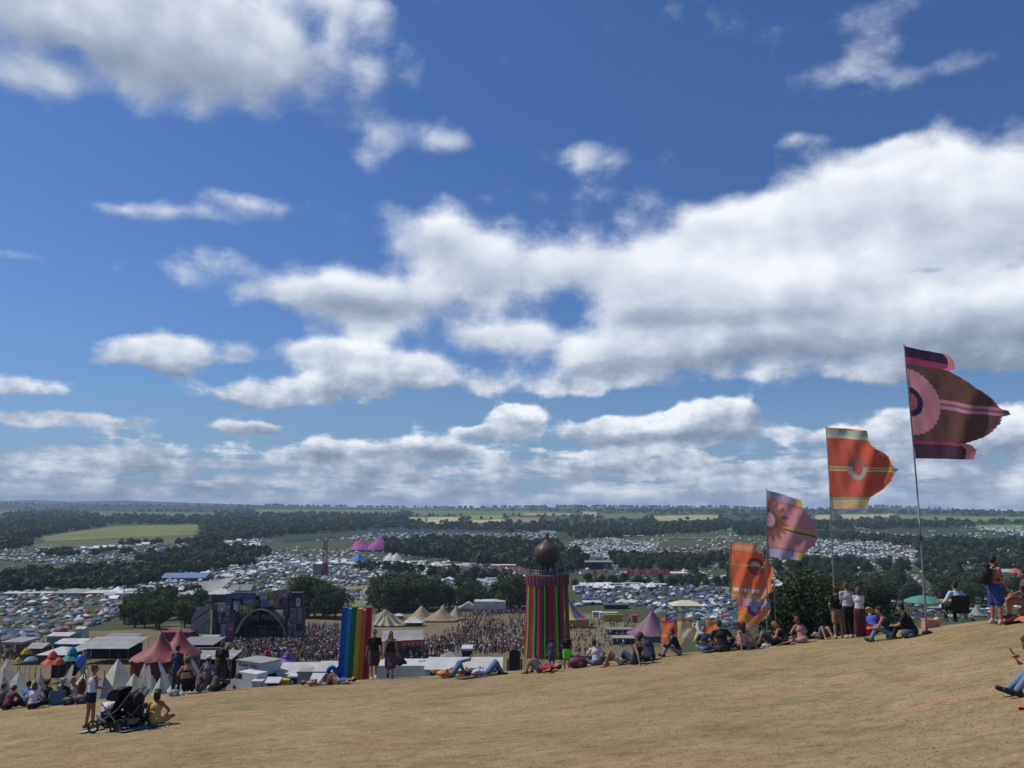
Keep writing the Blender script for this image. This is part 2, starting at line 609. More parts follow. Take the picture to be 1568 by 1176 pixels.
def gn(px, py):
    """ground point on the near hill seen at a pixel (clamped to its crest)"""
    u, r = ray(px, py)
    Ys = np.linspace(8, 45, 800)
    zz = H(u * Ys, Ys) / Ys
    D = float(np.interp(u, _uf, _df))
    ok = np.where(zz >= r)[0]
    Y = Ys[ok[0]] if len(ok) else D + 1.5
    Y = min(Y, D + 2.0)
    return Vector((u * Y, Y, float(H(u * Y, Y))))


def at(px, Y, py=900):
    """ground point at a photo column and a depth (row only fixes the sideways scale)"""
    u = ray(px, py)[0]
    return Vector((u * Y, Y, float(H(u * Y, Y))))


def zat(py, Y):
    return ray(784, py)[1] * Y


FIELDS = [
    ([(60, 822), (180, 805), (305, 803), (298, 819), (70, 829)], (.17, .19, .065)),
    ([(45, 836), (70, 830), (298, 820), (312, 822), (296, 831), (60, 838)], (.12, .12, .06)),
    ([(130, 783), (330, 785), (330, 792), (150, 790)], (.10, .15, .06)),
    ([(0, 781), (25, 782), (25, 787), (0, 787)], (.13, .17, .06)),
    ([(390, 780), (620, 781), (600, 787), (390, 787)], (.11, .17, .05)),
    ([(620, 781), (860, 784), (900, 789), (640, 790)], (.11, .16, .05)),
    ([(620, 792), (653, 792), (650, 801), (628, 801)], (.34, .35, .14)),
    ([(654, 792), (706, 791), (700, 802), (655, 802)], (.42, .42, .2)),
    ([(718, 789), (770, 789), (768, 794), (720, 795)], (.22, .27, .09)),
    ([(722, 796), (772, 795), (771, 800), (724, 801)], (.47, .37, .24)),
    ([(780, 791), (830, 793), (826, 802), (784, 801)], (.25, .2, .13)),
    ([(800, 785), (880, 786), (880, 789), (805, 789)], (.33, .27, .15)),
    ([(890, 783), (915, 784), (912, 791), (893, 790)], (.4, .34, .2)),
    ([(1000, 790), (1098, 788), (1102, 795), (1000, 798)], (.34, .34, .16)),
    ([(920, 787), (990, 787), (990, 793), (925, 794)], (.12, .17, .06)),
    ([(1248, 789), (1272, 788), (1272, 797), (1250, 796)], (.4, .35, .2)),
    ([(1286, 788), (1371, 787), (1371, 792), (1318, 793), (1316, 800), (1300, 794), (1288, 793)], (.44, .37, .2)),
    ([(1376, 789), (1568, 792), (1568, 797), (1470, 798), (1380, 794)], (.14, .21, .07)),
    ([(1490, 804), (1568, 803), (1568, 812), (1500, 812)], (.12, .24, .06)),
    ([(515, 896), (588, 896), (560, 928), (518, 928)], (.21, .18, .10)),
    ([(950, 828), (1008, 826), (1010, 834), (955, 838)], (.12, .14, .08)),
    ([(1110, 838), (1180, 838), (1180, 846), (1110, 848)], (.08, .08, .05)),
]


def build_ground():
    fine = np.linspace(-0.86, 0.86, 760)      # azimuth
    side = np.concatenate([np.linspace(-math.pi, -0.87, 40)[:-1], fine, np.linspace(0.87, math.pi, 40)[1:]])
    R = [0.0, 1, 2, 3, 4, 5, 6, 7, 8]
    R += list(np.linspace(8.4, 34, 90))
    R += list(np.linspace(34.6, 95, 46))
    pys = np.arange(1058, 783, -0.75)
    R += [float(v) for v in depth_of(pys) if v > 95.5]
    R += list(np.linspace(4150, 5400, 26)) + list(np.linspace(5600, 9900, 40)) + [10300]
    R = np.array(sorted(set(np.round(R, 3))))
    A, RR = np.meshgrid(side, R)
    # inside the view, rows follow depth rather than distance
    cosA = np.maximum(np.cos(A), 0.78)
    Dist = RR / cosA
    X = Dist * np.sin(A)
    Yw = Dist * np.cos(A)
    Z = H(X, Yw)
    Yd = np.maximum(np.maximum(Yw, .5 * np.hypot(X, Yw)), 1e-3)
    u = X / Yd
    r = Z / Yd
    PY = np.array(py_of(np.clip(r, -3, 3)))
    PX = px_of(u, r)
    n1 = vnoise(X / 40, Yw / 40, 1)
    n2 = vnoise(X / 9, Yw / 9, 2)
    base = np.zeros(X.shape + (3,))
    g = np.array((.060, .080, .034))
    dry = np.array((.170, .140, .082))
    wood = np.array((.030, .042, .018))
    w = np.clip(n1 * .6 + n2 * .4, 0, 1)[..., None]
    base[:] = g * (1 - w * .6) + dry * .5 * w * .6
    JX = (vnoise(X / 14, Yw / 22, 31) - .5) * 60
    JY = (vnoise(X / 16, Yw / 25, 32) - .5) * 26
    # trampled dry ground of the arena
    for poly in ([(-400, 982), (160, 968), (300, 965), (520, 935), (720, 925), (880, 928), (940, 940), (1010, 960), (1030, 1000), (1030, 1100), (-400, 1200)],):
        mk_ = inpoly(PX + JX, PY + JY, poly)
        base[mk_] = (dry * (.75 + .4 * w))[mk_]
    far = PY < 828
    nf = vnoise(X / 330, Yw / 330, 8)
    fc = np.where(nf[..., None] > .5, np.array((.060, .085, .034)), np.array((.04, .058, .026)))
    base[far] = fc[far]
    fw = far & (PX < 640) & (PY < 812)
    base[fw] = np.array((.028, .042, .022)) + .018 * nf[fw][..., None]
    for poly, c in FIELDS:
        mk_ = inpoly(PX, PY, poly)
        base[mk_] = (np.array(c) * (.85 + .3 * n1[..., None]))[mk_]
    hill = Yd > 6000
    base[hill] = np.array((.014, .024, .022)) + .012 * nf[hill][..., None]
    D = np.interp(np.clip(u, -1.75, 1.75), _uf, _df)
    near = sstep((D + 9 - Yd) / 6)
    straw = np.array((.272, .203, .104))
    base = base * (1 - near[..., None]) + straw * near[..., None]
    nR, nC = X.shape
    V = np.stack([X, Yw, Z], -1).reshape(-1, 3)
    idx = np.arange(nR * nC).reshape(nR, nC)
    a, b, c, d = idx[:-1, :-1], idx[:-1, 1:], idx[1:, 1:], idx[1:, :-1]
    Fc = np.stack([a, b, c, d], -1).reshape(-1, 4)
    me = mesh_np('ground', V, Fc, None, base.reshape(-1, 3), smooth=True)
    m = bpy.data.materials.new('ground')
    m.use_nodes = True
    t = m.node_tree
    t.nodes.clear()
    N = NT(t)
    out = N.n('ShaderNodeOutputMaterial')
    bs = N.n('ShaderNodeBsdfPrincipled', {'Roughness': 0.95})
    bs.inputs['Specular IOR Level'].default_value = 0.1
    tc = N.n('ShaderNodeTexCoord').outputs['Object']
    at_ = N.n('ShaderNodeAttribute', attribute_name='Col').outputs['Color']
    # large blotches, streaks along the slope, fine straw
    st = N.n('ShaderNodeMapping', {'Vector': tc, 'Scale': (0.62, 1.0, 1.0), 'Rotation': (0, 0, 0.35)}).outputs[0]
    nA = N.n('ShaderNodeTexNoise', {'Vector': st, 'Scale': 0.9, 'Detail': 6.0, 'Roughness': 0.62}).outputs[0]
    nB = N.n('ShaderNodeTexNoise', {'Vector': tc, 'Scale': 0.16, 'Detail': 3.0}).outputs[0]
    nC = N.n('ShaderNodeTexNoise', {'Vector': tc, 'Scale': 16.0, 'Detail': 5.0, 'Roughness': 0.75}).outputs[0]
    nD = N.n('ShaderNodeTexNoise', {'Vector': st, 'Scale': 4.5, 'Detail': 4.0, 'Roughness': 0.7}).outputs[0]
    f = N.m('MULTIPLY', N.maprange(nA, .3, .7, .82, 1.15), N.maprange(nC, .25, .75, .62, 1.36))
    f = N.m('MULTIPLY', f, N.maprange(nD, .32, .58, .76, 1.06, True))
    f = N.m('MULTIPLY', f, N.maprange(nB, .3, .7, .9, 1.1))
    c = N.mix(1.0, at_, N.n('ShaderNodeCombineColor', {0: f, 1: f, 2: f}).outputs[0], 'MULTIPLY')
    # reddish bare earth here and there
    er = N.maprange(N.n('ShaderNodeTexNoise', {'Vector': st, 'Scale': 0.55, 'Detail': 5.0}).outputs[0], .52, .66, 0, .38, True)
    c = N.mix(er, c, N.mix(1.0, c, (1.10, .88, .82, 1), 'MULTIPLY'))
    gr = N.maprange(N.n('ShaderNodeTexNoise', {'Vector': st, 'Scale': 0.8, 'Detail': 6.0, 'Roughness': .7}).outputs[0], .52, .66, 0, .75, True)
    c = N.mix(gr, c, N.mix(1.0, c, (.70, .78, .66, 1), 'MULTIPLY'))
    t.links.new(c, bs.inputs['Base Color'])
    bp = N.n('ShaderNodeBump', {'Height': N.m('ADD', nC, N.m('MULTIPLY', nD, 1.5)), 'Strength': 0.35, 'Distance': 0.04})
    t.links.new(bp.outputs[0], bs.inputs['Normal'])
    t.links.new(bs.outputs[0], out.inputs[0])
    me.materials.append(m)
    o = link('ground', me)
    tag(o, kind='structure')


build_ground()
# ------------------------------------------------------------ trees
M_leaf = mk('leaf', 'Col', 0.75, 0.25, 0.6, trans=0.25, spec=0.15)
M_bark = mk('bark', (.07, .055, .04), 0.9, 0.3, 4.0, bump=.5)


def crown_arrays(rng, n, rx, rz_, hole=0.28, leaf=0.5, col=(.050, .072, .026), base=0.0, nblob=9):
    """leaf-clump faces spread over a handful of overlapping boughs"""
    bl = []
    for i in range(nblob):
        a = rng.uniform(0, 2 * math.pi)
        t = rng.uniform(0.15, 1.0)
        rad = rx * (0.62 * math.sqrt(t)) * (1 - 0.35 * (i / nblob))
        zz = base + rz_ * (0.35 + 1.25 * (i / nblob)) * rng.uniform(.8, 1.1)
        r = rx * rng.uniform(0.34, 0.55)
        bl.append((rad * math.cos(a), rad * math.sin(a), zz, r, r * rng.uniform(.65, .95)))
    bl.append((0, 0, base + rz_ * 1.05, rx * .62, rz_ * .85))
    bl = np.array(bl)
    k = rng.integers(0, len(bl), n)
    d = rng.normal(size=(n, 3))
    d /= np.linalg.norm(d, axis=1)[:, None]
    rr = 1 - np.abs(rng.normal(0, hole, n)) * .6 + rng.normal(0, .06, n)
    P = bl[k][:, :3] + d * rr[:, None] * bl[k][:, [3, 3, 4]]
    P[:, 2] = np.maximum(P[:, 2], base + 0.2 * rng.random(n))
    nrm = d + rng.normal(0, .7, (n, 3))
    nrm /= np.linalg.norm(nrm, axis=1)[:, None]
    t1 = np.cross(nrm, rng.normal(size=(n, 3)))
    t1 /= np.linalg.norm(t1, axis=1)[:, None]
    t2 = np.cross(nrm, t1)
    s = leaf * rng.uniform(.5, 1.15, n)[:, None]
    V = np.stack([P - t1 * s, P - t2 * s * .7, P + t1 * s, P + t2 * s * .7], 1).reshape(-1, 3)
    f = np.arange(4 * n).reshape(-1, 4)
    boughtone = rng.uniform(.75, 1.3, len(bl))[k]
    c = 1.25 * np.array(col) * (boughtone * rng.uniform(.8, 1.25, n))[:, None]
    c[:, 0] *= rng.uniform(.85, 1.25, n)
    C = np.repeat(c, 4, 0)
    return V, f, C


def trunk_mb(h, r, rng):
    mb = MB()
    mb.tube([(0, 0, -.5), (.05, 0, h * .3), (0.1, .05, h * .62)], [r * 1.3, r, r * .6], 8)
    for k in range(6):
        a = rng.uniform(0, 6.28)
        z0 = h * rng.uniform(.25, .5)
        l = h * rng.uniform(.25, .4)
        mb.tube([(0.05, 0, z0), (l * .4 * math.cos(a), l * .4 * math.sin(a), z0 + l * .5),
                 (l * .75 * math.cos(a), l * .75 * math.sin(a), z0 + l)], [r * .5, r * .3, r * .12], 6)
    return mb


TREEV = []
for i in range(6):
    rg = np.random.default_rng(50 + i)
    Vv, ff, cc = crown_arrays(rg, 2600, 4.6 + (i % 3) * .5, 4.3 + (i % 2) * .8, leaf=.42,
                              col=[(.042, .062, .024), (.050, .070, .024), (.036, .056, .026)][i % 3], base=1.6)
    hh = Vv[:, 2].max()
    crown = mesh_np('crown', Vv, ff, M_leaf, cc)
    trunk = trunk_mb(9, .32, rg).mesh('trunk', M_bark)
    TREEV.append((crown, trunk, hh))


NEARV = []
for i in range(2):
    rg = np.random.default_rng(90 + i)
    Vv, ff, cc = crown_arrays(rg, 13000, 5.2, 5.0, leaf=.19, col=(.028, .040, .017), base=1.2, nblob=16, hole=.36)
    NEARV.append((mesh_np('crown', Vv, ff, M_leaf, cc), trunk_mb(9, .34, rg).mesh('trunk', M_bark), Vv[:, 2].max()))


def tree(px, Y, h, label, group, i=None, wide=1.0, py=900, base=None):
    i = random.randrange(6) if i is None else i
    near_ = base is None
    c, t, hh = NEARV[i % 2] if near_ else TREEV[i]
    p = at(px, Y, py) if base is None else base
    e = thing('broadleaf_tree', label, 'tree', p, random.uniform(0, 6.28), group)
    s = h / hh
    e.scale = (s * wide, s * wide, s)
    link('crown', c, e)
    link('trunk', t, e)
    return e


# trees one can tell apart, nearest first: (column, depth, height, width factor, label)
NEAR_TREES = [
    (1222, 112, 18.0, 1.10, 'big dark tree filling the gap under the pink flag, behind the lying sunbathers'),
    (1272, 122, 17.0, 1.05, 'big dark tree right behind the standing man in the pale t-shirt'),
    (1322, 190, 16.0, 1.25, 'dark tree behind the man in the blue flowered shirt'),
]
for a in NEAR_TREES:
    tree(a[0], a[1], a[2], a[4], None, wide=a[3])


def scatter(poly, n, seed):
    """uniform picture-area samples inside a photo polygon -> px, py arrays"""
    rg = np.random.default_rng(seed)
    xs = [p[0] for p in poly]
    ys = [p[1] for p in poly]
    out_x, out_y = [], []
    tot = 0
    while tot < n:
        x = rg.uniform(min(xs), max(xs), n * 2)
        y = rg.uniform(min(ys), max(ys), n * 2)
        k = inpoly(x, y, poly)
        out_x.append(x[k])
        out_y.append(y[k])
        tot += k.sum()
    return np.concatenate(out_x)[:n], np.concatenate(out_y)[:n]


def ground_pts(px, py):
    Y = depth_of(py)
    u = rayv(px, py)[0]
    x = u * Y
    return x, Y, H(x, Y)


# mid-distance groups: polygon of the bases, count, height range, label, group
TREE_ZONES = [
    ([(165, 963), (135, 958), (205, 938), (240, 922), (296, 920), (318, 930), (296, 962), (240, 966)], 24, (9, 13),
     'dark tree in the clump left of the stage', 'trees left of the stage'),
    ([(462, 938), (518, 936), (520, 950), (464, 952)], 9, (14, 19), 'tall dark tree just right of the stage', 'trees right of the stage'),
    ([(572, 932), (640, 924), (716, 926), (800, 930), (790, 937), (700, 934), (590, 940)], 34, (11, 19),
     'dark tree in the copse behind the tan tipis', 'copse behind the tan tipis'),
    ([(1180, 906), (1500, 900), (1568, 904), (1568, 926), (1300, 934), (1180, 930)], 60, (11, 16),
     'dark tree in the dense belt behind the flag poles', 'tree belt behind the flags'),
    ([(870, 890), (1040, 892), (1180, 888), (1180, 897), (1040, 899), (870, 897)], 46, (5, 8),
     'low dark tree in the hedge row right of the striped tower', 'hedge row right of the tower'),
    ([(945, 868), (1040, 864), (1190, 862), (1200, 884), (1060, 886), (1050, 878), (950, 876)], 34, (8, 13),
     'dark tree beyond the long pale tent', 'trees beyond the long pale tent'),
    ([(1200, 868), (1330, 866), (1440, 872), (1568, 868), (1568, 884), (1200, 886)], 40, (9, 14),
     'tree on the near edge of the bright far camping field', 'trees at the right camping field'),
    ([(780, 900), (804, 898), (804, 912), (780, 914)], 4, (8, 11), 'dark tree at the left edge of the striped tower', 'trees beside the tower'),
]


def ordn(n):
    return {1: 'first', 2: 'second', 3: 'third'}.get(n, '%d%s' % (n, 'th' if 10 < n % 100 < 14 else {1: 'st', 2: 'nd', 3: 'rd'}.get(n % 10, 'th')))


tz = 0
for poly, n, (h0, h1), lab, grp in TREE_ZONES:
    tz += 1
    X, Yp = scatter(poly, n, 100 + tz)
    gx, gy, gz = ground_pts(X, Yp)
    for i in range(n):
        tree(0, 0, random.uniform(h0, h1), lab, grp, base=(gx[i], gy[i], gz[i] - .3), wide=random.uniform(.85, 1.25))


# far woodland that reads as one mass
def far_crowns(x, y, z, h, colr, rg, nq=34):
    """many small tree crowns as arrays"""
    n = len(x)
    w = h * rg.uniform(.42, .62, n)
    d = rg.normal(size=(n, nq, 3))
    d /= np.linalg.norm(d, axis=2)[..., None]
    d[..., 2] = np.abs(d[..., 2]) * 1.2 - .35
    rad = rg.uniform(.72, 1.05, (n, nq, 1))
    P = d * rad * np.stack([w, w, h * .55], -1)[:, None, :]
    P[..., 2] += (h * .45)[:, None]
    nrm = d + rg.normal(0, .45, (n, nq, 3))
    nrm /= np.linalg.norm(nrm, axis=2)[..., None]
    t1 = np.cross(nrm, rg.normal(size=(n, nq, 3)))
    t1 /= np.linalg.norm(t1, axis=2)[..., None]
    t2 = np.cross(nrm, t1)
    s = (h * .27)[:, None, None] * rg.uniform(.6, 1.2, (n, nq, 1))
    Q = np.stack([P - t1 * s, P - t2 * s * .8, P + t1 * s, P + t2 * s * .8], 2)
    Q += np.stack([x, y, z], -1)[:, None, None, :]
    V = Q.reshape(-1, 3)
    f = np.arange(len(V)).reshape(-1, 4)
    c = colr[:, None, :] * rg.uniform(.75, 1.3, (n, nq, 1))
    return V, f, np.repeat(c.reshape(-1, 3), 4, 0)


WOODS = [  # polygon, spacing-count, height, colour, clump threshold (0 = solid)
    ([(0, 780), (620, 782), (650, 806), (560, 812), (420, 822), (330, 832), (312, 822), (305, 803), (180, 803), (60, 822), (30, 838), (0, 842)],
     2100, (9, 15), (.040, .058, .028), .0),
    ([(620, 804), (850, 806), (1100, 802), (1568, 802), (1568, 806), (1250, 813), (1130, 812), (1000, 822), (880, 826), (860, 816), (620, 812)],
     850, (9, 14), (.034, .050, .024), .0),
    ([(400, 778), (1568, 785), (1568, 803), (900, 803), (620, 804), (600, 790), (400, 790)], 1150, (7, 12), (.038, .058, .024), .42),
    ([(400, 776), (620, 778), (900, 777), (1100, 778), (1340, 777), (1568, 784), (1568, 788), (400, 781)], 700, (10, 17), (.034, .052, .028), .0),
    ([(590, 834), (670, 828), (850, 834), (862, 850), (838, 870), (700, 864), (640, 852), (596, 850)], 420, (10, 14), (.030, .045, .022), .0),
    ([(1120, 812), (1240, 818), (1400, 830), (1568, 832), (1568, 845), (1420, 839), (1300, 828), (1120, 820)], 330, (9, 13), (.030, .044, .022), .0),
    ([(0, 884), (60, 880), (240, 874), (300, 868), (400, 862), (240, 890), (200, 900), (130, 904), (60, 906), (0, 912)], 290, (7, 10), (.026, .040, .020), .0),
    ([(0, 830), (40, 835), (70, 832), (300, 826), (330, 834), (300, 850), (290, 834), (60, 836), (0, 842)], 160, (8, 11), (.034, .048, .024), .3),
    ([(280, 846), (340, 838), (360, 840), (420, 850), (300, 866), (240, 868), (200, 862)], 180, (7, 11), (.032, .048, .022), .25),
    ([(60, 846), (240, 845), (240, 852), (60, 853)], 60, (6, 9), (.034, .05, .022), .4),
    ([(800, 840), (880, 845), (900, 862), (880, 880), (800, 880)], 120, (8, 12), (.028, .042, .022), .0),
    ([(1410, 845), (1568, 850), (1568, 866), (1450, 868), (1400, 860)], 110, (8, 12), (.036, .052, .024), .25),
    ([(940, 856), (1050, 856), (1190, 850), (1190, 858), (1040, 866), (945, 868)], 110, (7, 11), (.032, .046, .022), .1),
    ([(300, 836), (330, 834), (318, 850), (302, 850)], 26, (10, 15), (.03, .045, .022), .0),
    ([(540, 872), (570, 868), (700, 880), (800, 888), (800, 892), (700, 890), (560, 880)], 50, (6, 9), (.03, .045, .022), .35),
]
EXCL = [f[0] for f in FIELDS[:-3]]


def build_woods():
    rg = np.random.default_rng(4)
    Vs, Fs, Cs = [], [], []
    off = 0
    for wi, (poly, n, (h0, h1), col, th) in enumerate(WOODS):
        X, Yp = scatter(poly, n, 300 + wi)
        keep = np.ones(n, bool)
        for e in EXCL:
            keep &= ~inpoly(X, Yp, e)
        if th > 0:
            keep &= (vnoise(X / 26, Yp / 3.0, 20 + wi) * .6 + vnoise(X / 8, Yp / 1.6, 40 + wi) * .4) > th
        X, Yp = X[keep], Yp[keep]
        gx, gy, gz = ground_pts(X, Yp)
        h = rg.uniform(h0, h1, len(gx))
        c = 1.25 * np.array(col)[None] * rg.uniform(.65, 1.5, (len(gx), 1)) * rg.uniform([.8, .9, .8], [1.35, 1.1, 1.1], (len(gx), 3))
        V, f, C = far_crowns(gx, gy, gz - h * .05, h, c, rg)
        Vs.append(V)
        Fs.append(f + off)
        Cs.append(C)
        off += len(V)
    o = link('woodland', mesh_np('woodland', np.concatenate(Vs), np.concatenate(Fs), M_leaf, np.concatenate(Cs)))
    tag(o, 'dark far-off woods and hedges across the valley and the hills', 'woodland', kind='stuff')


build_woods()


# ------------------------------------------------------------ dry grass on the near hill
def build_grass():
    rg = np.random.default_rng(9)
    n = 40000
    u = rg.uniform(-.72, .72, n)
    D = np.interp(u, _uf, _df)
    t = rg.random(n) ** 1.5
    Y = 8.3 + (D + 1.5 - 8.3) * t
    x = u * Y
    keep = vnoise(x * 1.3, Y * 2.2, 6) * .6 + vnoise(x * 5, Y * 6, 7) * .4 > .34
    x, Y = x[keep], Y[keep]
    n = len(x)
    z = H(x, Y)
    a = rg.uniform(0, 6.28, n)
    h = rg.uniform(.006, .018, n) * np.where(rg.random(n) < .04, 2.2, 1)
    w = rg.uniform(.008, .022, n)
    le = rg.uniform(-.04, .04, (n, 2))
    dx, dy = np.cos(a) * w, np.sin(a) * w
    V = np.stack([np.stack([x - dx, Y - dy, z - .01], -1), np.stack([x + dx, Y + dy, z - .01], -1),
                  np.stack([x + dx * .3 + le[:, 0], Y + dy * .3 + le[:, 1], z + h], -1),
                  np.stack([x - dx * .3 + le[:, 0], Y - dy * .3 + le[:, 1], z + h], -1)], 1).reshape(-1, 3)
    c = np.array((.50, .40, .23)) * rg.uniform(.75, 1.25, (n, 1))
    g = rg.random(n) < .10
    c[g] = np.array((.46, .38, .21)) * rg.uniform(.7, 1.2, (g.sum(), 1))
    o = link('dry_grass', mesh_np('dry_grass', V, np.arange(4 * n).reshape(-1, 4), mk('straw', 'Col', .9, .1, 2.0, trans=.5, spec=.1), np.repeat(c, 4, 0)))
    tag(o, 'short dry straw-coloured grass covering the near hillside', 'grass', kind='stuff')


build_grass()
# ------------------------------------------------------------ small tents
TCOL = {'blue': (.045, .10, .28), 'navy': (.022, .038, .10), 'green': (.05, .13, .055), 'olive': (.10, .12, .05), 'grey': (.22, .24, .27),
        'white': (.66, .66, .64), 'teal': (.04, .18, .20), 'red': (.30, .025, .03), 'orange': (.48, .13, .05), 'dark': (.025, .03, .035),
        'lime': (.20, .30, .07), 'purple': (.10, .04, .16), 'cream': (.50, .45, .34), 'sky': (.16, .28, .42)}


for _k in TCOL:
    _c = TCOL[_k]
    _l = sum(_c) / 3
    _f = .62 if _k in ('blue', 'navy', 'green', 'lime', 'purple', 'teal', 'sky', 'red', 'orange') else .85
    TCOL[_k] = tuple((q * _f + _l * (1 - _f)) * .85 for q in _c)


def dome_mesh(col, kind):
    mb = MB()
    c = TCOL[col]
    d = tuple(q * .55 for q in c)
    if kind == 0:     # round dome with crossing poles, door on one side
        n, m = 10, 4
        vs = []
        for j in range(m + 1):
            ph = math.pi / 2 * j / m
            for k in range(n):
                t = 2 * math.pi * k / n
                q = 1 + .07 * math.cos(4 * t)
                vs.append((math.cos(ph) * math.cos(t) * q, math.cos(ph) * math.sin(t) * q, .78 * math.sin(ph) ** .85))
        fs = [(j * n + k, j * n + (k + 1) % n, (j + 1) * n + (k + 1) % n, (j + 1) * n + k) for j in range(m) for k in range(n)]
        mb.add(vs, fs, c)
        mb.add([(-.3, -1.12, 0), (.3, -1.12, 0), (0.0, -.78, .60)], [(0, 1, 2)], d)
    elif kind == 1:   # tunnel tent
        n, m = 7, 4
        vs = []
        for j in range(m + 1):
            x = -1.4 + 2.8 * j / m
            s = (.55, .95, 1.0, .9, .5)[j]
            for k in range(n):
                t = math.pi * k / (n - 1)
                vs.append((x, .8 * s * math.cos(t), .85 * s * math.sin(t)))
        fs = [(j * n + k, j * n + k + 1, (j + 1) * n + k + 1, (j + 1) * n + k) for j in range(m) for k in range(n - 1)]
        mb.add(vs, fs, c)
        mb.add(vs[:n], [tuple(range(n))], d)
        mb.add(vs[-n:], [tuple(range(n))], d)
    elif kind == 2:   # ridge / gazebo
        mb.add([(-1, -1, 1.0), (1, -1, 1.0), (1, 1, 1.0), (-1, 1, 1.0), (0, 0, 1.65)], [(0, 1, 4), (1, 2, 4), (2, 3, 4), (3, 0, 4)], c)
        mb.add([(-1, -1, .82), (1, -1, .82), (1, 1, .82), (-1, 1, .82), (-1, -1, 1.0), (1, -1, 1.0), (1, 1, 1.0), (-1, 1, 1.0)],
               [(0, 1, 5, 4), (1, 2, 6, 5), (2, 3, 7, 6), (3, 0, 4, 7)], tuple(q * .9 for q in c))
        for sx in (-1, 1):
            for sy in (-1, 1):
                mb.box((sx * .97, sy * .97, .42), (.05, .05, .84), (.3, .3, .3))
    else:             # bell tent
        n = 10
        vs = [(math.cos(6.283 * k / n), math.sin(6.283 * k / n), 0.0) for k in range(n)] + \
             [(math.cos(6.283 * k / n) * .95, math.sin(6.283 * k / n) * .95, .3) for k in range(n)] + \
             [(math.cos(6.283 * k / n) * .4, math.sin(6.283 * k / n) * .4, .8) for k in range(n)] + [(0, 0, 1.25)]
        fs = [(j * n + k, j * n + (k + 1) % n, (j + 1) * n + (k + 1) % n, (j + 1) * n + k) for j in range(2) for k in range(n)]
        fs += [(2 * n + k, 2 * n + (k + 1) % n, 3 * n) for k in range(n)]
        mb.add(vs, fs, c)
        mb.add([(-.2, -1.0, .0), (.2, -1.0, .0), (0, -.62, .75)], [(0, 1, 2)], d)
    return mb


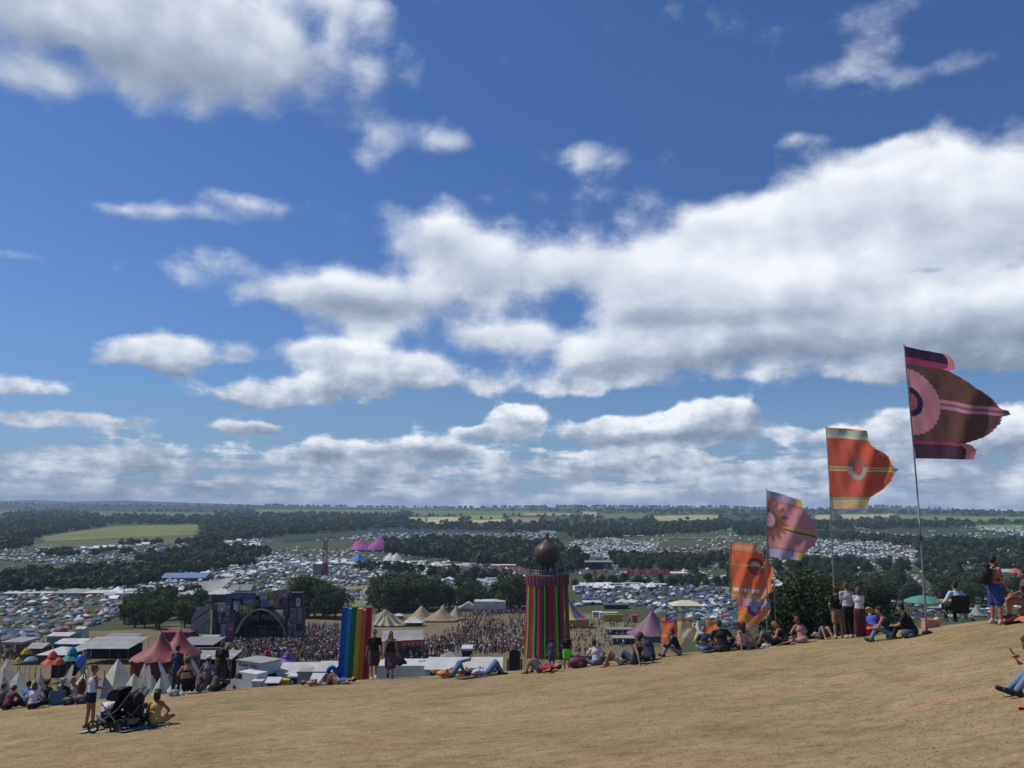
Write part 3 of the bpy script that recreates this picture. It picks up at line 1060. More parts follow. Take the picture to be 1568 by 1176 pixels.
M_cloth = mk('tent_cloth', 'Col', .65, .12, 1.5, spec=.3)
DOME = {}
MIX_A = ['blue', 'navy', 'green', 'olive', 'grey', 'white', 'teal', 'red', 'dark', 'green', 'blue', 'dark', 'lime', 'navy', 'green', 'orange', 'dark', 'navy']
MIX_B = ['grey', 'white', 'blue', 'grey', 'green', 'teal', 'dark', 'sky', 'grey', 'navy', 'olive', 'white', 'dark', 'cream', 'sky', 'dark']
MIX_C = ['blue', 'navy', 'blue', 'grey', 'green', 'white', 'navy', 'dark', 'dark', 'sky', 'purple', 'green', 'blue', 'grey', 'navy', 'lime']
MIX_W = ['white', 'white', 'cream', 'grey', 'white', 'sky', 'dark', 'grey']
MIX_P = ['dark', 'red', 'dark', 'grey', 'cream', 'navy', 'orange', 'dark', 'dark']
ZONES = [  # polygon, count, palette, size m (min,max), zone phrase
    ([(0, 925), (160, 927), (236, 910), (250, 915), (205, 935), (140, 958), (70, 972), (0, 985)], 620, MIX_A, (1.5, 2.7), 'the colourful field left of the stage'),
    ([(880, 899), (1180, 899), (1190, 955), (1060, 966), (1000, 935), (960, 928), (880, 932)], 1150, MIX_C, (1.4, 2.5), 'the bluish field past the tower'),
    ([(1180, 930), (1300, 932), (1300, 960), (1180, 975)], 150, MIX_C, (1.4, 2.4), 'the field behind the big tree'),
    ([(250, 888), (400, 868), (470, 872), (450, 900), (370, 905), (240, 905), (200, 905)], 330, MIX_B, (1.6, 2.6), 'the field behind the stage'),
    ([(270, 872), (400, 840), (520, 845), (560, 858), (700, 866), (810, 882), (700, 892), (590, 898), (560, 880), (520, 892), (460, 875)], 2300, MIX_B, (1.5, 2.6), 'the main field'),
    ([(60, 838), (300, 834), (288, 846), (240, 862), (60, 862), (0, 858), (0, 842)], 900, MIX_B, (1.7, 2.8), 'left far'),
    ([(880, 828), (940, 823), (950, 828), (1005, 834), (1010, 850), (950, 858), (890, 852), (850, 846)], 1300, MIX_W + MIX_B, (1.8, 3.0), 'far bright'),
    ([(450, 828), (560, 818), (850, 816), (850, 829), (670, 827), (600, 833), (560, 828)], 1500, MIX_B, (1.8, 2.8), 'far row'),
    ([(1250, 826), (1400, 831), (1450, 848), (1446, 862), (1350, 860), (1190, 852)], 1700, MIX_W + MIX_B, (1.8, 3.0), 'far bright right'),
    ([(1450, 824), (1545, 828), (1560, 848), (1480, 838)], 420, MIX_W, (1.8, 3.0), 'far right'),
    ([(1010, 838), (1120, 836), (1190, 850), (1010, 858)], 700, MIX_P, (1.2, 2.2), 'arena'),
    ([(1240, 800), (1300, 803), (1300, 808), (1240, 806)], 60, MIX_W, (2, 4), 'white specks'),
    ([(1440, 801), (1480, 803), (1480, 809), (1440, 806)], 50, MIX_W, (2, 4), 'white specks'),
    ([(1500, 806), (1568, 812), (1568, 818), (1500, 813)], 90, MIX_W, (2, 4), 'white specks'),
    ([(1320, 814), (1400, 822), (1400, 827), (1310, 820)], 110, MIX_W, (2, 4), 'white specks'),
    ([(1090, 806), (1240, 814), (1240, 818), (1090, 810)], 180, MIX_B, (1.8, 3), 'far row'),
    ([(300, 828), (400, 826), (400, 838), (320, 846), (290, 850)], 220, MIX_W, (2, 3.4), 'far left stalls'),
    ([(1340, 936), (1568, 925), (1568, 950), (1350, 955)], 60, MIX_B, (1.4, 2.2), 'the strip below the tree belt'),
    ([(0, 905), (240, 905), (520, 892), (460, 905), (300, 930), (240, 935), (0, 925)], 330, MIX_B, (1.5, 2.6), 'the strip along the path left of the stage'),
    ([(520, 870), (810, 880), (806, 925), (700, 930), (560, 930), (515, 897)], 260, MIX_B, (1.5, 2.6), 'the gaps around the copse'),
    ([(1180, 900), (1568, 896), (1568, 930), (1180, 935)], 130, MIX_B, (1.5, 2.4), 'the clearings in the tree belt'),
    ([(200, 862), (560, 845), (600, 862), (300, 885), (130, 895)], 420, MIX_B, (1.6, 2.6), 'gaps in the wood'),
    ([(1190, 850), (1568, 846), (1568, 880), (1190, 885)], 300, MIX_W, (1.6, 2.6), 'right gaps'),
    ([(0, 838), (560, 838), (1200, 838), (1568, 846), (1568, 896), (1180, 900), (880, 898), (560, 930), (480, 905), (0, 912)], 2600, MIX_B, (1.6, 2.8), 'gaps everywhere'),
    ([(560, 812), (1568, 806), (1568, 840), (560, 836)], 900, MIX_W, (1.8, 3.0), 'far gaps'),
    ([(1450, 862), (1568, 860), (1568, 874), (1450, 872)], 120, MIX_W, (1.8, 3.2), 'right edge field'),
]


def pick_kind(c, rg):
    if c in ('white', 'cream'):
        return int(rg.choice([2, 2, 0, 3]))
    return int(rg.choice([0, 0, 0, 1, 1, 2 if c in ('green', 'navy', 'grey') else 0]))


KN = ['dome tent', 'tunnel tent', 'pop-up gazebo', 'bell tent']


def build_tents():
    rg = np.random.default_rng(21)
    items = []
    for zi, (poly, n, pal, (s0, s1), ph) in enumerate(ZONES):
        X, Yp = scatter(poly, n, 500 + zi)
        jx, jy = rg.normal(0, 6, len(X)), rg.normal(0, 1.6, len(X))
        bl_ = rg.random(len(X)) < .5
        if Yp.mean() > 860:
            X, Yp = X + jx * bl_, Yp + jy * bl_
        if n > 300:   # footpaths and gaps
            keep = (vnoise(X / 30, Yp / 5, 60 + zi) > .2) & (np.abs(vnoise(X / 90, Yp / 14, 80 + zi) - .5) > .02)
            X, Yp = X[keep], Yp[keep]
        gx, gy, gz = ground_pts(X, Yp)
        for i in range(len(gx)):
            c = pal[rg.integers(len(pal))]
            s = rg.uniform(s0, s1)
            items.append((s / gy[i], gx[i], gy[i], gz[i], s, c, pick_kind(c, rg), rg.uniform(0, 6.28), zi))
    items.sort(key=lambda t: -t[0])
    big, rest = items[:290], items[290:]
    for q in big:
        _, x, y, z, s, c, k, a, zi = q
        if (c, k) not in DOME:
            DOME[(c, k)] = dome_mesh(c, k).mesh('small_tent', M_cloth)
        o = link('small_tent', DOME[(c, k)])
        o.location = (x, y, z - .03)
        o.rotation_euler = (0, 0, a)
        kk = .62 if k == 2 else .8
        o.scale = (s * kk, s * kk, s * kk * (1.0 if k != 3 else .9))
        cn = {'dark': 'near-black', 'sky': 'pale blue', 'cream': 'cream'}.get(c, c)
        tag(o, 'small %s %s in %s' % (cn, KN[k], ZONES[zi][4]), 'gazebo' if k == 2 else 'tent', 'small tents in ' + ZONES[zi][4])
    # all the rest: one mass of tents
    Vs, Fs3, Cs = [], [], []
    off = 0
    proto = {}
    for q in rest:
        _, x, y, z, s, c, k, a, zi = q
        if k not in proto:
            mb = dome_mesh('white', k)
            v = np.array([tuple(p) for p in mb.v])
            tris = []
            for f in mb.f:
                for j in range(1, len(f) - 1):
                    tris.append((f[0], f[j], f[j + 1]))
            sh = np.array(mb.cols) / np.array(TCOL['white'])
            proto[k] = (v, np.array(tris), sh)
        v, tr, sh = proto[k]
        kk = s * (.62 if k == 2 else .8)
        ca, sa = math.cos(a), math.sin(a)
        w = np.stack([(v[:, 0] * ca - v[:, 1] * sa) * kk + x, (v[:, 0] * sa + v[:, 1] * ca) * kk + y, v[:, 2] * kk + z - .03], -1)
        Vs.append(w)
        Fs3.append(tr + off)
        cc = np.array(TCOL[c]) * rg.uniform(.8, 1.25)
        Cs.append(cc[None] * sh)
        off += len(v)
    o = link('camping_field', mesh_np('camping_field', np.concatenate(Vs), np.concatenate(Fs3), M_cloth, np.clip(np.concatenate(Cs), 0, .8)))
    tag(o, 'thousands of tiny tents massed on the far camping fields', 'camping field', kind='stuff')


build_tents()

# ------------------------------------------------------------ crowd figures
SHIRTS = {'white': (.62, .62, .60), 'black': (.02, .02, .022), 'navy': (.03, .04, .09), 'red': (.25, .04, .04), 'grey': (.2, .2, .21),
          'pink': (.38, .17, .19), 'blue': (.06, .09, .18), 'orange': (.38, .15, .06), 'bare': (.36, .19, .12), 'green': (.06, .14, .06),
          'yellow': (.4, .32, .12)}


def figure_mb(shirt, sit):
    mb = MB()
    sk = (.34, .19, .13)
    dk = [(.03, .03, .04), (.06, .08, .14), (.16, .13, .10)][hash(shirt) % 1 + len(shirt) % 3]
    c = SHIRTS[shirt]
    hair = (.04, .025, .018)
    if not sit:
        for s in (-1, 1):
            mb.tube([(s * .10, 0, .0), (s * .09, 0, .48), (s * .09, 0, .90)], [.06, .07, .10], 5, dk)
            mb.tube([(s * .2, 0, 1.42), (s * .27, .02, 1.12)], [.055, .045], 5, c)
            mb.tube([(s * .27, .02, 1.12), (s * .27, .1, .86)], [.04, .035], 5, sk)
        z = .86
    else:
        for s in (-1, 1):
            mb.tube([(s * .10, 0, .12), (s * .12, .42, .42), (s * .12, .55, .03)], [.1, .07, .05], 5, dk)
            mb.tube([(s * .2, 0, .62), (s * .24, .15, .4), (s * .14, .42, .36)], [.055, .04, .035], 5, sk)
        z = .06
    mb.tube([(0, 0, z), (0, 0, z + .3), (0, 0, z + .52), (0, 0, z + .6)], [.16, .15, .19, .09], 7, c)
    mb.ell((0, 0, z + .74), (.085, .10, .12), 7, 5, sk)
    mb.ell((0, -.02, z + .79), (.095, .11, .10), 7, 5, hair)
    return mb


M_fig = mk('figure', 'Col', .8, .08, 5.0)
FIG = {}
CROWD = [
    ([(470, 962), (530, 958), (530, 1015), (350, 1004), (362, 987), (440, 984)], 1100, .0, 'the crowd before the stage'),
    ([(600, 1004), (700, 968), (720, 942), (806, 934), (806, 1000), (760, 998), (700, 1004), (640, 1012)], 1500, .1, 'the crowd by the tower'),
    ([(735, 925), (806, 918), (806, 936), (720, 944)], 480, .0, 'the crowd by the tower'),
    ([(870, 962), (960, 952), (1000, 985), (870, 1000)], 150, .5, 'the groups past the tower'),
    ([(0, 986), (56, 990), (60, 1006), (0, 1010)], 110, .2, 'the far left crowd'),
    ([(110, 1003), (180, 1000), (180, 1012), (110, 1014)], 40, .2, 'the crowd under the awning'),
    ([(350, 1004), (470, 1010), (440, 1020), (340, 1012)], 60, .1, 'the crowd before the stage'),
    ([(1320, 936), (1568, 928), (1568, 948), (1335, 955)], 260, .15, 'the strip below the trees'),
    ([(570, 1000), (700, 1004), (700, 1018), (570, 1020)], 60, .1, 'the crowd near the stall'),
    ([(560, 893), (600, 893), (700, 905), (820, 895), (820, 900), (700, 912)], 160, .1, 'far crowd'),
    ([(1010, 838), (1190, 846), (1180, 856), (1010, 858)], 500, .0, 'far crowd'),
    ([(0, 920), (236, 908), (236, 914), (0, 926)], 160, .0, 'the path behind the colourful tents'),
    ([(860, 958), (1000, 940), (1010, 950), (870, 968)], 40, .2, 'the groups past the tower'),
]


def build_crowd():
    rg = np.random.default_rng(33)
    items = []
    names = list(SHIRTS)
    wts = np.array([18, 26, 12, 7, 10, 5, 7, 4, 9, 3, 3], float)
    wts /= wts.sum()
    for zi, (poly, n, ps, ph) in enumerate(CROWD):
        X, Yp = scatter(poly, n, 900 + zi)
        if zi == 1:
            keep = vnoise(X / 20, Yp / 9, 90) > .3
            X, Yp = X[keep], Yp[keep]
        X = X + rg.normal(0, 7, len(X))
        Yp = Yp + rg.normal(0, 2.2, len(Yp)) * (1 if zi not in (5, 10, 11) else .2)
        gx, gy, gz = ground_pts(X, Yp)
        for i in range(len(gx)):
            items.append((1.7 / gy[i], gx[i], gy[i], gz[i], rg.uniform(.92, 1.06), names[rg.choice(len(names), p=wts)],
                          bool(rg.random() < ps), rg.uniform(0, 6.28) if zi != 0 else rg.normal(.6, .5), zi))
    items.sort(key=lambda t: -t[0])
    big, rest = items[:235], items[235:]
    for q in big:
        _, x, y, z, s, c, sit, a, zi = q
        if (c, sit) not in FIG:
            FIG[(c, sit)] = figure_mb(c, sit).mesh('person', M_fig)
        o = link('person', FIG[(c, sit)])
        o.location = (x, y, z)
        o.rotation_euler = (0, 0, a)
        o.scale = (s, s, s)
        top = 'bare-chested figure' if c == 'bare' else 'figure in a %s top' % c
        tag(o, '%s %s in %s' % ('sitting' if sit else 'standing', top, CROWD[zi][3]), 'person', 'people in ' + CROWD[zi][3])
    Vs, Fs3, Cs = [], [], []
    off = 0
    proto = {}
    for q in rest:
        _, x, y, z, s, c, sit, a, zi = q
        if (c, sit) not in proto:
            mb = figure_mb(c, sit)
            tris = []
            for f in mb.f:
                for j in range(1, len(f) - 1):
                    tris.append((f[0], f[j], f[j + 1]))
            proto[(c, sit)] = (np.array([tuple(p) for p in mb.v]), np.array(tris), np.array(mb.cols))
        v, tr, cc = proto[(c, sit)]
        ca, sa = math.cos(a), math.sin(a)
        Vs.append(np.stack([(v[:, 0] * ca - v[:, 1] * sa) * s + x, (v[:, 0] * sa + v[:, 1] * ca) * s + y, v[:, 2] * s + z], -1))
        Fs3.append(tr + off)
        Cs.append(cc)
        off += len(v)
    o = link('crowd', mesh_np('crowd', np.concatenate(Vs), np.concatenate(Fs3), M_fig, np.concatenate(Cs)))
    tag(o, 'dense mass of tiny festivalgoers filling the arena floor', 'crowd', kind='stuff')


build_crowd()
# ------------------------------------------------------------ festival structures in the valley
M_white = mk('white_canvas', (.50, .50, .47), .7, .22, .35, trans=.12)
M_wht = mk('white_paint', (.48, .49, .48), .5, .10, 1.2)
M_greyc = mk('grey_canvas', (.19, .195, .20), .7, .10, .5)
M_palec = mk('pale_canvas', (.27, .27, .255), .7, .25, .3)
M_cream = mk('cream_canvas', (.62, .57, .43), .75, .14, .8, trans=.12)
M_tan = mk('tan_canvas', (.27, .205, .13), .8, .10, .5)
M_red = mk('red_canvas', (.22, .045, .05), .6, .08, .5)
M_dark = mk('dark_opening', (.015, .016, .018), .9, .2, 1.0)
M_steel = mk('steel', (.16, .17, .18), .45, .1, 3.0, metal=.6)
M_black = mk('black', (.018, .018, .020), .7, .15, 3.0)
M_wood = mk('weathered_wood', (.13, .085, .06), .85, .2, 2.0)
M_col = mk('painted', 'Col', .6, .10, 2.0)
M_glass = mk('window_glass', (.03, .04, .05), .15, .1, 2.0, spec=.6)
M_rubber = mk('rubber', (.015, .015, .015), .85, .1, 3.0)


def cmat(name, c, rough=.65, trans=0.0):
    return mk(name, c, rough, .09, .9, trans=trans)


def span(px0, px1, Y, py):
    a, b = ray(px0, py)[0] * Y, ray(px1, py)[0] * Y
    return a, b


def hall(name, label, cat, px0, px1, pt, pe, Y, depth, mroof, mwall, kind='gable', rot=0.0, group=None, open_=False, rows=None, mtrim=None):
    """a tent or shed seen between two columns; pt/pe = photo rows of ridge and eave; stands on the ground at depth Y"""
    x0, x1 = span(px0, px1, Y, pe)
    xc, w = (x0 + x1) / 2, abs(x1 - x0)
    g = float(H(xc, Y + depth / 2))
    zr = zat(pt, Y + (depth if kind == 'mono' else (0 if kind in ('flat', 'gabley') else depth / 2))) - g
    ze = zat(pe, Y) - g
    ze = max(ze, 1.6)
    zr = max(zr, ze + (.25 if kind == 'flat' else .5))
    t = thing(name, label, cat, (xc, Y + depth / 2, g), rot, group)
    r = MB()
    hx, hy = w / 2, depth / 2
    o = .12
    if kind == 'gable':        # ridge along x
        r.add([(-hx - o, -hy - o, ze), (hx + o, -hy - o, ze), (hx + o, 0, zr), (-hx - o, 0, zr), (-hx - o, hy + o, ze), (hx + o, hy + o, ze)],
              [(0, 1, 2, 3), (3, 2, 5, 4)])
        r.add([(-hx, -hy, ze), (-hx, 0, zr - .03), (-hx, hy, ze)], [(0, 1, 2)])
        r.add([(hx, -hy, ze), (hx, 0, zr - .03), (hx, hy, ze)], [(0, 2, 1)])
    elif kind == 'gabley':     # ridge along y, gable faces the viewer
        r.add([(-hx - o, -hy - o, ze), (0, -hy - o, zr), (hx + o, -hy - o, ze), (-hx - o, hy + o, ze), (0, hy + o, zr), (hx + o, hy + o, ze)],
              [(0, 1, 4, 3), (1, 2, 5, 4)])
        r.add([(-hx, -hy, ze), (0, -hy, zr - .03), (hx, -hy, ze)], [(0, 2, 1)])
        r.add([(-hx, hy, ze), (0, hy, zr - .03), (hx, hy, ze)], [(0, 1, 2)])
    elif kind == 'hip':
        q = min(hx, hy) * .9
        r.add([(-hx - o, -hy - o, ze), (hx + o, -hy - o, ze), (hx + o, hy + o, ze), (-hx - o, hy + o, ze), (-(hx - q), 0, zr), (hx - q, 0, zr)],
              [(0, 1, 5, 4), (1, 2, 5), (2, 3, 4, 5), (3, 0, 4)])
    elif kind == 'flat':
        r.box((0, 0, (ze + zr) / 2), (w + .3, depth + .3, zr - ze))
    elif kind == 'mono':       # single pitch rising to the back
        r.add([(-hx - o, -hy - o, ze), (hx + o, -hy - o, ze), (hx + o, hy + o, zr), (-hx - o, hy + o, zr),
               (-hx - o, -hy - o, ze - .12), (hx + o, -hy - o, ze - .12), (hx + o, hy + o, zr - .12), (-hx - o, hy + o, zr - .12)],
              [(0, 1, 2, 3), (7, 6, 5, 4), (0, 4, 5, 1), (1, 5, 6, 2), (2, 6, 7, 3), (3, 7, 4, 0)])
    elif kind == 'barrel':
        n = 10
        vs = []
        for s_ in (-1, 1):
            for k in range(n + 1):
                a = math.pi * k / n
                vs.append((s_ * (hx + .05), -hy * math.cos(a), ze + (zr - ze) * math.sin(a)))
        r.add(vs, [(k, k + 1, n + 2 + k, n + 1 + k) for k in range(n)] + [tuple(range(n + 1)), tuple(range(2 * n + 1, n, -1))])
    r.build('roof', mroof, t)
    if open_:
        k = max(2, int(w / 3))
        for i in range(k + 1):
            for s_ in (-1, 1):
                p = MB()
                p.tube([(-hx + w * i / k, s_ * (hy - .1), -.3), (-hx + w * i / k, s_ * (hy - .1), ze)], .05, 6)
                p.build('pole', M_steel, t)
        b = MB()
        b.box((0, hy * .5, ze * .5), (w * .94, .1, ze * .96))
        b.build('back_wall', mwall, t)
    else:
        b = MB()
        b.box((0, 0, ze / 2 - .25), (w, depth, ze + .45))
        b.build('wall', mwall, t)
    if rows:   # (count, width, height, z, material, name)
        n, ww, hh, zz, mm, nm = rows
        for i in range(n):
            q = MB()
            q.box((-hx + w * (i + .5) / n, -hy - .03, zz), (ww, .06, hh))
            q.build(nm, mm, t)
    return t


def peak_tent(name, label, cat, px0, px1, pt, pe, Y, depth, peaks, mat, colf=None, wall=None, mwall=None, sharp=2.2, group=None, sag=.25,
              masts=True, nx=64, ny=28):
    """big top: canvas swooping up to one or more masts. peaks: list of (x -1..1, y -1..1, height 0..1)"""
    x0, x1 = span(px0, px1, Y, pe)
    xc, w = (x0 + x1) / 2, abs(x1 - x0)
    g = float(H(xc, Y + depth / 2))
    zr, ze = zat(pt, Y) - g, max(zat(pe, Y) - g, 1.0)
    t = thing(name, label, cat, (xc, Y + depth / 2, g), 0, group)
    mb = MB()

    def fn(u, v):
        a, b = 2 * u - 1, 2 * v - 1
        # rounded-rectangle footprint
        k = max(abs(a), abs(b))
        l = math.hypot(a, b)
        f = 1.0 if l < 1e-6 else (k / l) ** .55 * 1.0
        x, y = a * f * w / 2, b * f * depth / 2
        hgt = 0
        for (qx, qy, qh) in peaks:
            d = math.hypot((a - qx) * (1.0 if len(peaks) == 1 else len(peaks) * .62), (b - qy) * .95)
            hgt = max(hgt, qh * max(0, 1 - d) ** sharp + qh * .42 * max(0, 1 - d * .62))
        if len(peaks) == 1:
            qx, qy, qh = peaks[0]
            rr_ = min(1.0, k / max(1e-3, 1 - (qx * a / max(k, 1e-3) if k > 1e-3 else 0)) if False else math.hypot((a - qx) / (1 + abs(qx)), b))
            rr_ = max(rr_, k if k > .9 else 0)
            hgt = 1.42 * (1 - min(1, rr_)) ** (.8 + sharp * .35)
        edge = max(0.0, 1 - k ** 6)
        return (x, y, ze + (zr - ze) * min(1, hgt / 1.42) * min(1, edge * 1.3) - (sag * abs(math.sin((a + b) * 7)) if k > .97 else 0))
    mb.sheet(fn, nx, ny, colf)
    if len([1 for _ in peaks]) and masts:
        pass
    mb.build('canopy', mat, t, smooth=True)
    if masts:
        for (qx, qy, qh) in peaks:
            p = MB()
            p.tube([(qx * w / 2, qy * depth / 2, 0), (qx * w / 2, qy * depth / 2, ze + (zr - ze) * qh + .5)], [.12, .06], 6)
            p.build('mast', M_steel, t)
    if wall:
        b = MB()
        n = 36
        pts = []
        for k in range(n):
            a = 2 * math.pi * k / n
            ca, sa = math.cos(a), math.sin(a)
            m = max(abs(ca), abs(sa))
            pts.append((ca / m * m ** .55 * w / 2 * .96, sa / m * m ** .55 * depth / 2 * .96))
        b.add([(p[0], p[1], -.4) for p in pts] + [(p[0], p[1], ze) for p in pts],
              [(k, (k + 1) % n, n + (k + 1) % n, n + k) for k in range(n)], wall if isinstance(wall, tuple) else (1, 1, 1))
        b.build('wall', mwall or mat, t)
    return t


def tipi(label, pa, px0, px1, py_apex, Y, mat, group='white canvas pyramids behind the crest', lean=0.0, n=7, flap=True):
    """small leaning canvas pyramid with a pole poking out"""
    x0, x1 = span(px0, px1, Y, 1070)
    xc, w = (x0 + x1) / 2, abs(x1 - x0) / 2
    g = float(H(xc, Y))
    ax = ray(pa, py_apex)[0] * Y - xc
    az_ = zat(py_apex, Y) - g
    t = thing('canvas_tent', label, 'tent', (xc, Y, g), 0, group)
    mb = MB()
    rg = np.random.default_rng(int(pa * 7 + px0))
    m = 8
    rad = rg.uniform(.88, 1.12, n)
    vr = max(0.0, min(.6, (zat(1072, Y) - g) / max(az_, .1)))
    w = 1.62 * w / (1 - vr) ** .85

    def fn(u, v):
        k = u * n
        a = 2 * math.pi * u + .4
        i0, i1 = int(k) % n, (int(k) + 1) % n
        r_ = rad[i0] * (1 - (k % 1)) + rad[i1] * (k % 1)
        r_ *= math.cos(math.pi / n) / math.cos((k % 1 - .5) * 2 * math.pi / n)
        s_ = (1 - v) ** .9
        return (ax * v ** 1.05 + w * r_ * s_ * math.cos(a), w * .9 * r_ * s_ * math.sin(a), -.6 + (az_ + .6) * v)
    mb.sheet(fn, n * 4, m)
    mb.build('canvas', mat, t)
    for k in range(3):
        a = 2.1 * k + .5
        q = MB()
        q.tube([(ax * .6 + w * .35 * math.cos(a), w * .35 * math.sin(a), az_ * .55), (w * 1.5 * math.cos(a), w * 1.4 * math.sin(a), -.3)], .012, 4)
        q.build('guy_rope', M_wht, t)
    p = MB()
    p.tube([(ax * .8, 0, az_ * .8), (ax * 1.02 + lean * .1, 0, az_ + .35)], .03, 6)
    p.build('pole', M_wood, t)
    if flap:
        f = MB()
        f.add([(ax * .35 - w * .28, -w * .70, az_ * .35 - .3), (ax * .35 + w * .05, -w * .74, az_ * .3 - .3), (ax * .75, -w * .28, az_ * .72)], [(0, 1, 2)], (.3, .27, .2))
        f.build('door_flap', M_tan, t)
    return t


def wing(label, pb, pt_, py_top, Y, wd, mat, group='tall canvas pennants behind the crest', bend=.3):
    """curved canvas pennant on a pole, broad at the foot and pointed at the top"""
    xb, xt = ray(pb, 1060)[0] * Y, ray(pt_, py_top)[0] * Y
    g = float(H(xb, Y))
    zt = zat(py_top, Y) - g
    t = thing('canvas_pennant', label, 'pennant', (xb, Y, g), 0, group)
    dx = xt - xb
    mb = MB()

    def fn(u, v):
        c = dx * v ** 1.3 + bend * math.sin(math.pi * v)
        ww = 1.7 * wd * (1 - v) ** .8 + .02
        return (c + (u - .5) * ww, .18 * math.sin(5 * v + 2 * u), -.3 + (zt + .3) * v)
    mb.sheet(fn, 5, 16)
    mb.build('canvas', mat, t, smooth=True)
    p = MB()
    p.tube([(0, .1, -.3), (dx * .4 + bend * .8, .1, zt * .5), (dx, .05, zt + .12)], [.03, .025, .015], 6)
    p.build('pole', M_wood, t)
    return t


# ---- tipis and pennants just behind the crest on the left
Yt = 74
tipi('tall cream canvas pyramid cut by the left picture edge', 12, -14, 26, 1008, 70, M_cream)
tipi('rounded cream canvas pyramid behind the boy in blue', 30, 12, 52, 1026, 66, M_cream)
tipi('low cream canvas tent left of the curly-haired sitter', 53, 44, 74, 1038, 64, M_cream, flap=False)
tipi('brown and cream canvas pyramid below the blue balloon', 128, 102, 140, 1016, 78, M_tan)
tipi('broad cream canvas pyramid behind the standing woman in shorts', 134, 108, 152, 1024, 70, M_cream)
tipi('largest cream canvas pyramid, directly above the pushchair', 181, 152, 204, 1008, 68, M_cream)
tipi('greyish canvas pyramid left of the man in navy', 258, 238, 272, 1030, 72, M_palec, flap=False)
tipi('low white canvas tent at the feet of the man in navy', 266, 240, 284, 1046, 62, M_white, flap=False)
tipi('cream canvas pyramid with an orange top behind the green-hatted woman', 284, 272, 306, 1020, 64, M_cream)
ot = MB()
ot.lathe([(.52, 0), (.30, .55), (.03, 1.25)], 8)
_p = at(284, 64, 1020)
tag(link('orange_cloth', ot.mesh('orange_cloth', cmat('orange_cloth', (.62, .20, .07)))), 'orange cloth cone wrapped round the top of the cream pyramid', 'cloth')
COL.objects['orange_cloth'].location = (ray(284, 1012)[0] * 64, 64, zat(1025, 64))
for pa_, a_, b_, ya_, Y_, m_, lb_ in [(6, -8, 22, 1030, 62, M_white, 'white canvas pyramid low at the left picture edge'),
                                  (62, 50, 84, 1030, 72, M_palec, 'grey canvas pyramid behind the curly-haired sitter'),
                                  (100, 84, 120, 1034, 64, M_cream, 'cream canvas pyramid behind the grey-capped person'),
                                  (160, 142, 176, 1034, 62, M_palec, 'grey canvas pyramid between the standing woman and the pushchair'),
                                  (205, 190, 226, 1030, 64, M_cream, 'cream canvas pyramid above the second pushchair'),
                                  (228, 214, 246, 1026, 68, M_white, 'white canvas pyramid behind the olive sun hat'),
                                  (246, 234, 262, 1036, 60, M_cream, 'narrow cream pyramid right of the olive sun hat'),
                                  (302, 290, 318, 1032, 62, M_white, 'white canvas pyramid beside the white-capped person'),
                                  (326, 316, 342, 1034, 64, M_cream, 'cream canvas pyramid behind the man in black')]:
    tipi(lb_, pa_, a_, b_, ya_, Y_, m_)
wing('cream pennant leaning right of the largest pyramid', 206, 228, 1018, 66, 1.5, M_cream)
wing('narrow cream pennant with a bent tip above the grey-shirted sitter', 214, 222, 1016, 68, 1.2, M_cream, bend=-.1)
wing('short cream pennant right of the pushchair hood', 222, 214, 1036, 62, 1.0, M_cream)
wing('pale pennant low behind the olive hat', 236, 222, 1038, 62, .9, M_white, bend=-.2)
wing('white pennant curving over from the upper left of the navy man', 262, 244, 1013, 70, 1.0, M_white, bend=.5)
wing('long white pennant curving left above the white-capped person', 312, 294, 1009, 62, 1.2, M_white, bend=.6)
wing('thin white pennant standing straight by the white-capped person', 318, 317, 1011, 66, .8, M_white, bend=.1)
wing('short white pennant left of the man in black', 328, 325, 1026, 60, .8, M_white)
wing('cream pennant rising at the left of the rounded pyramid', 84, 70, 1055, 60, .8, M_cream)
wing('cream pennant left of the brown pyramid', 98, 112, 1018, 66, 1.1, M_cream, bend=-.35)
bl = MB()
bl.ell((0, 0, 0), (.42, .42, .58), 14, 10)
bl.tube([(0, 0, -.55), (0, 0, -1.4)], .02, 5)
o = bl.build('balloon', cmat('blue_foil', (.03, .12, .42), .35), None, True)
o.location = (ray(124, 1012)[0] * 78, 78, zat(1012, 78))
tag(o, 'blue balloon floating over the brown and cream pyramid', 'balloon')


# ---- parasols
def parasol(label, px, pt, pe, pw, Y, col, tiers=1, group='parasols among the stalls', name='parasol'):
    g = at(px, Y, pe)
    zt, ze = zat(pt, Y) - g.z, zat(pe, Y) - g.z
    w = pw * Y / F / 2
    t = thing(name, label, 'parasol', g, 0, group)
    m = cmat('parasol_%.2f_%.2f_%.2f' % col, col, trans=.25)
    hh = zt - ze
    mb = MB()
    if tiers == 1:
        mb.lathe([(w, ze), (w * .97, ze + hh * .12), (w * .6, ze + hh * .62), (w * .25, ze + hh * .9), (.02, zt)], 8)
        mb.build('canopy', m, t)
    else:
        for k in range(tiers):
            z0 = ze + hh * k / tiers
            r_ = w * (1 - .5 * k / (tiers - 1)) if tiers > 1 else w
            mb2 = MB()
            mb2.lathe([(r_, z0), (r_ * .55, z0 + hh / tiers * .7), (r_ * .16, z0 + hh / tiers * 1.05)], 8)
            mb2.build('canopy_tier', m, t)
    p = MB()
    p.tube([(0, 0, -.4), (0, 0, zt + .08)], .035, 6)
    p.build('pole', M_steel, t)
    return t


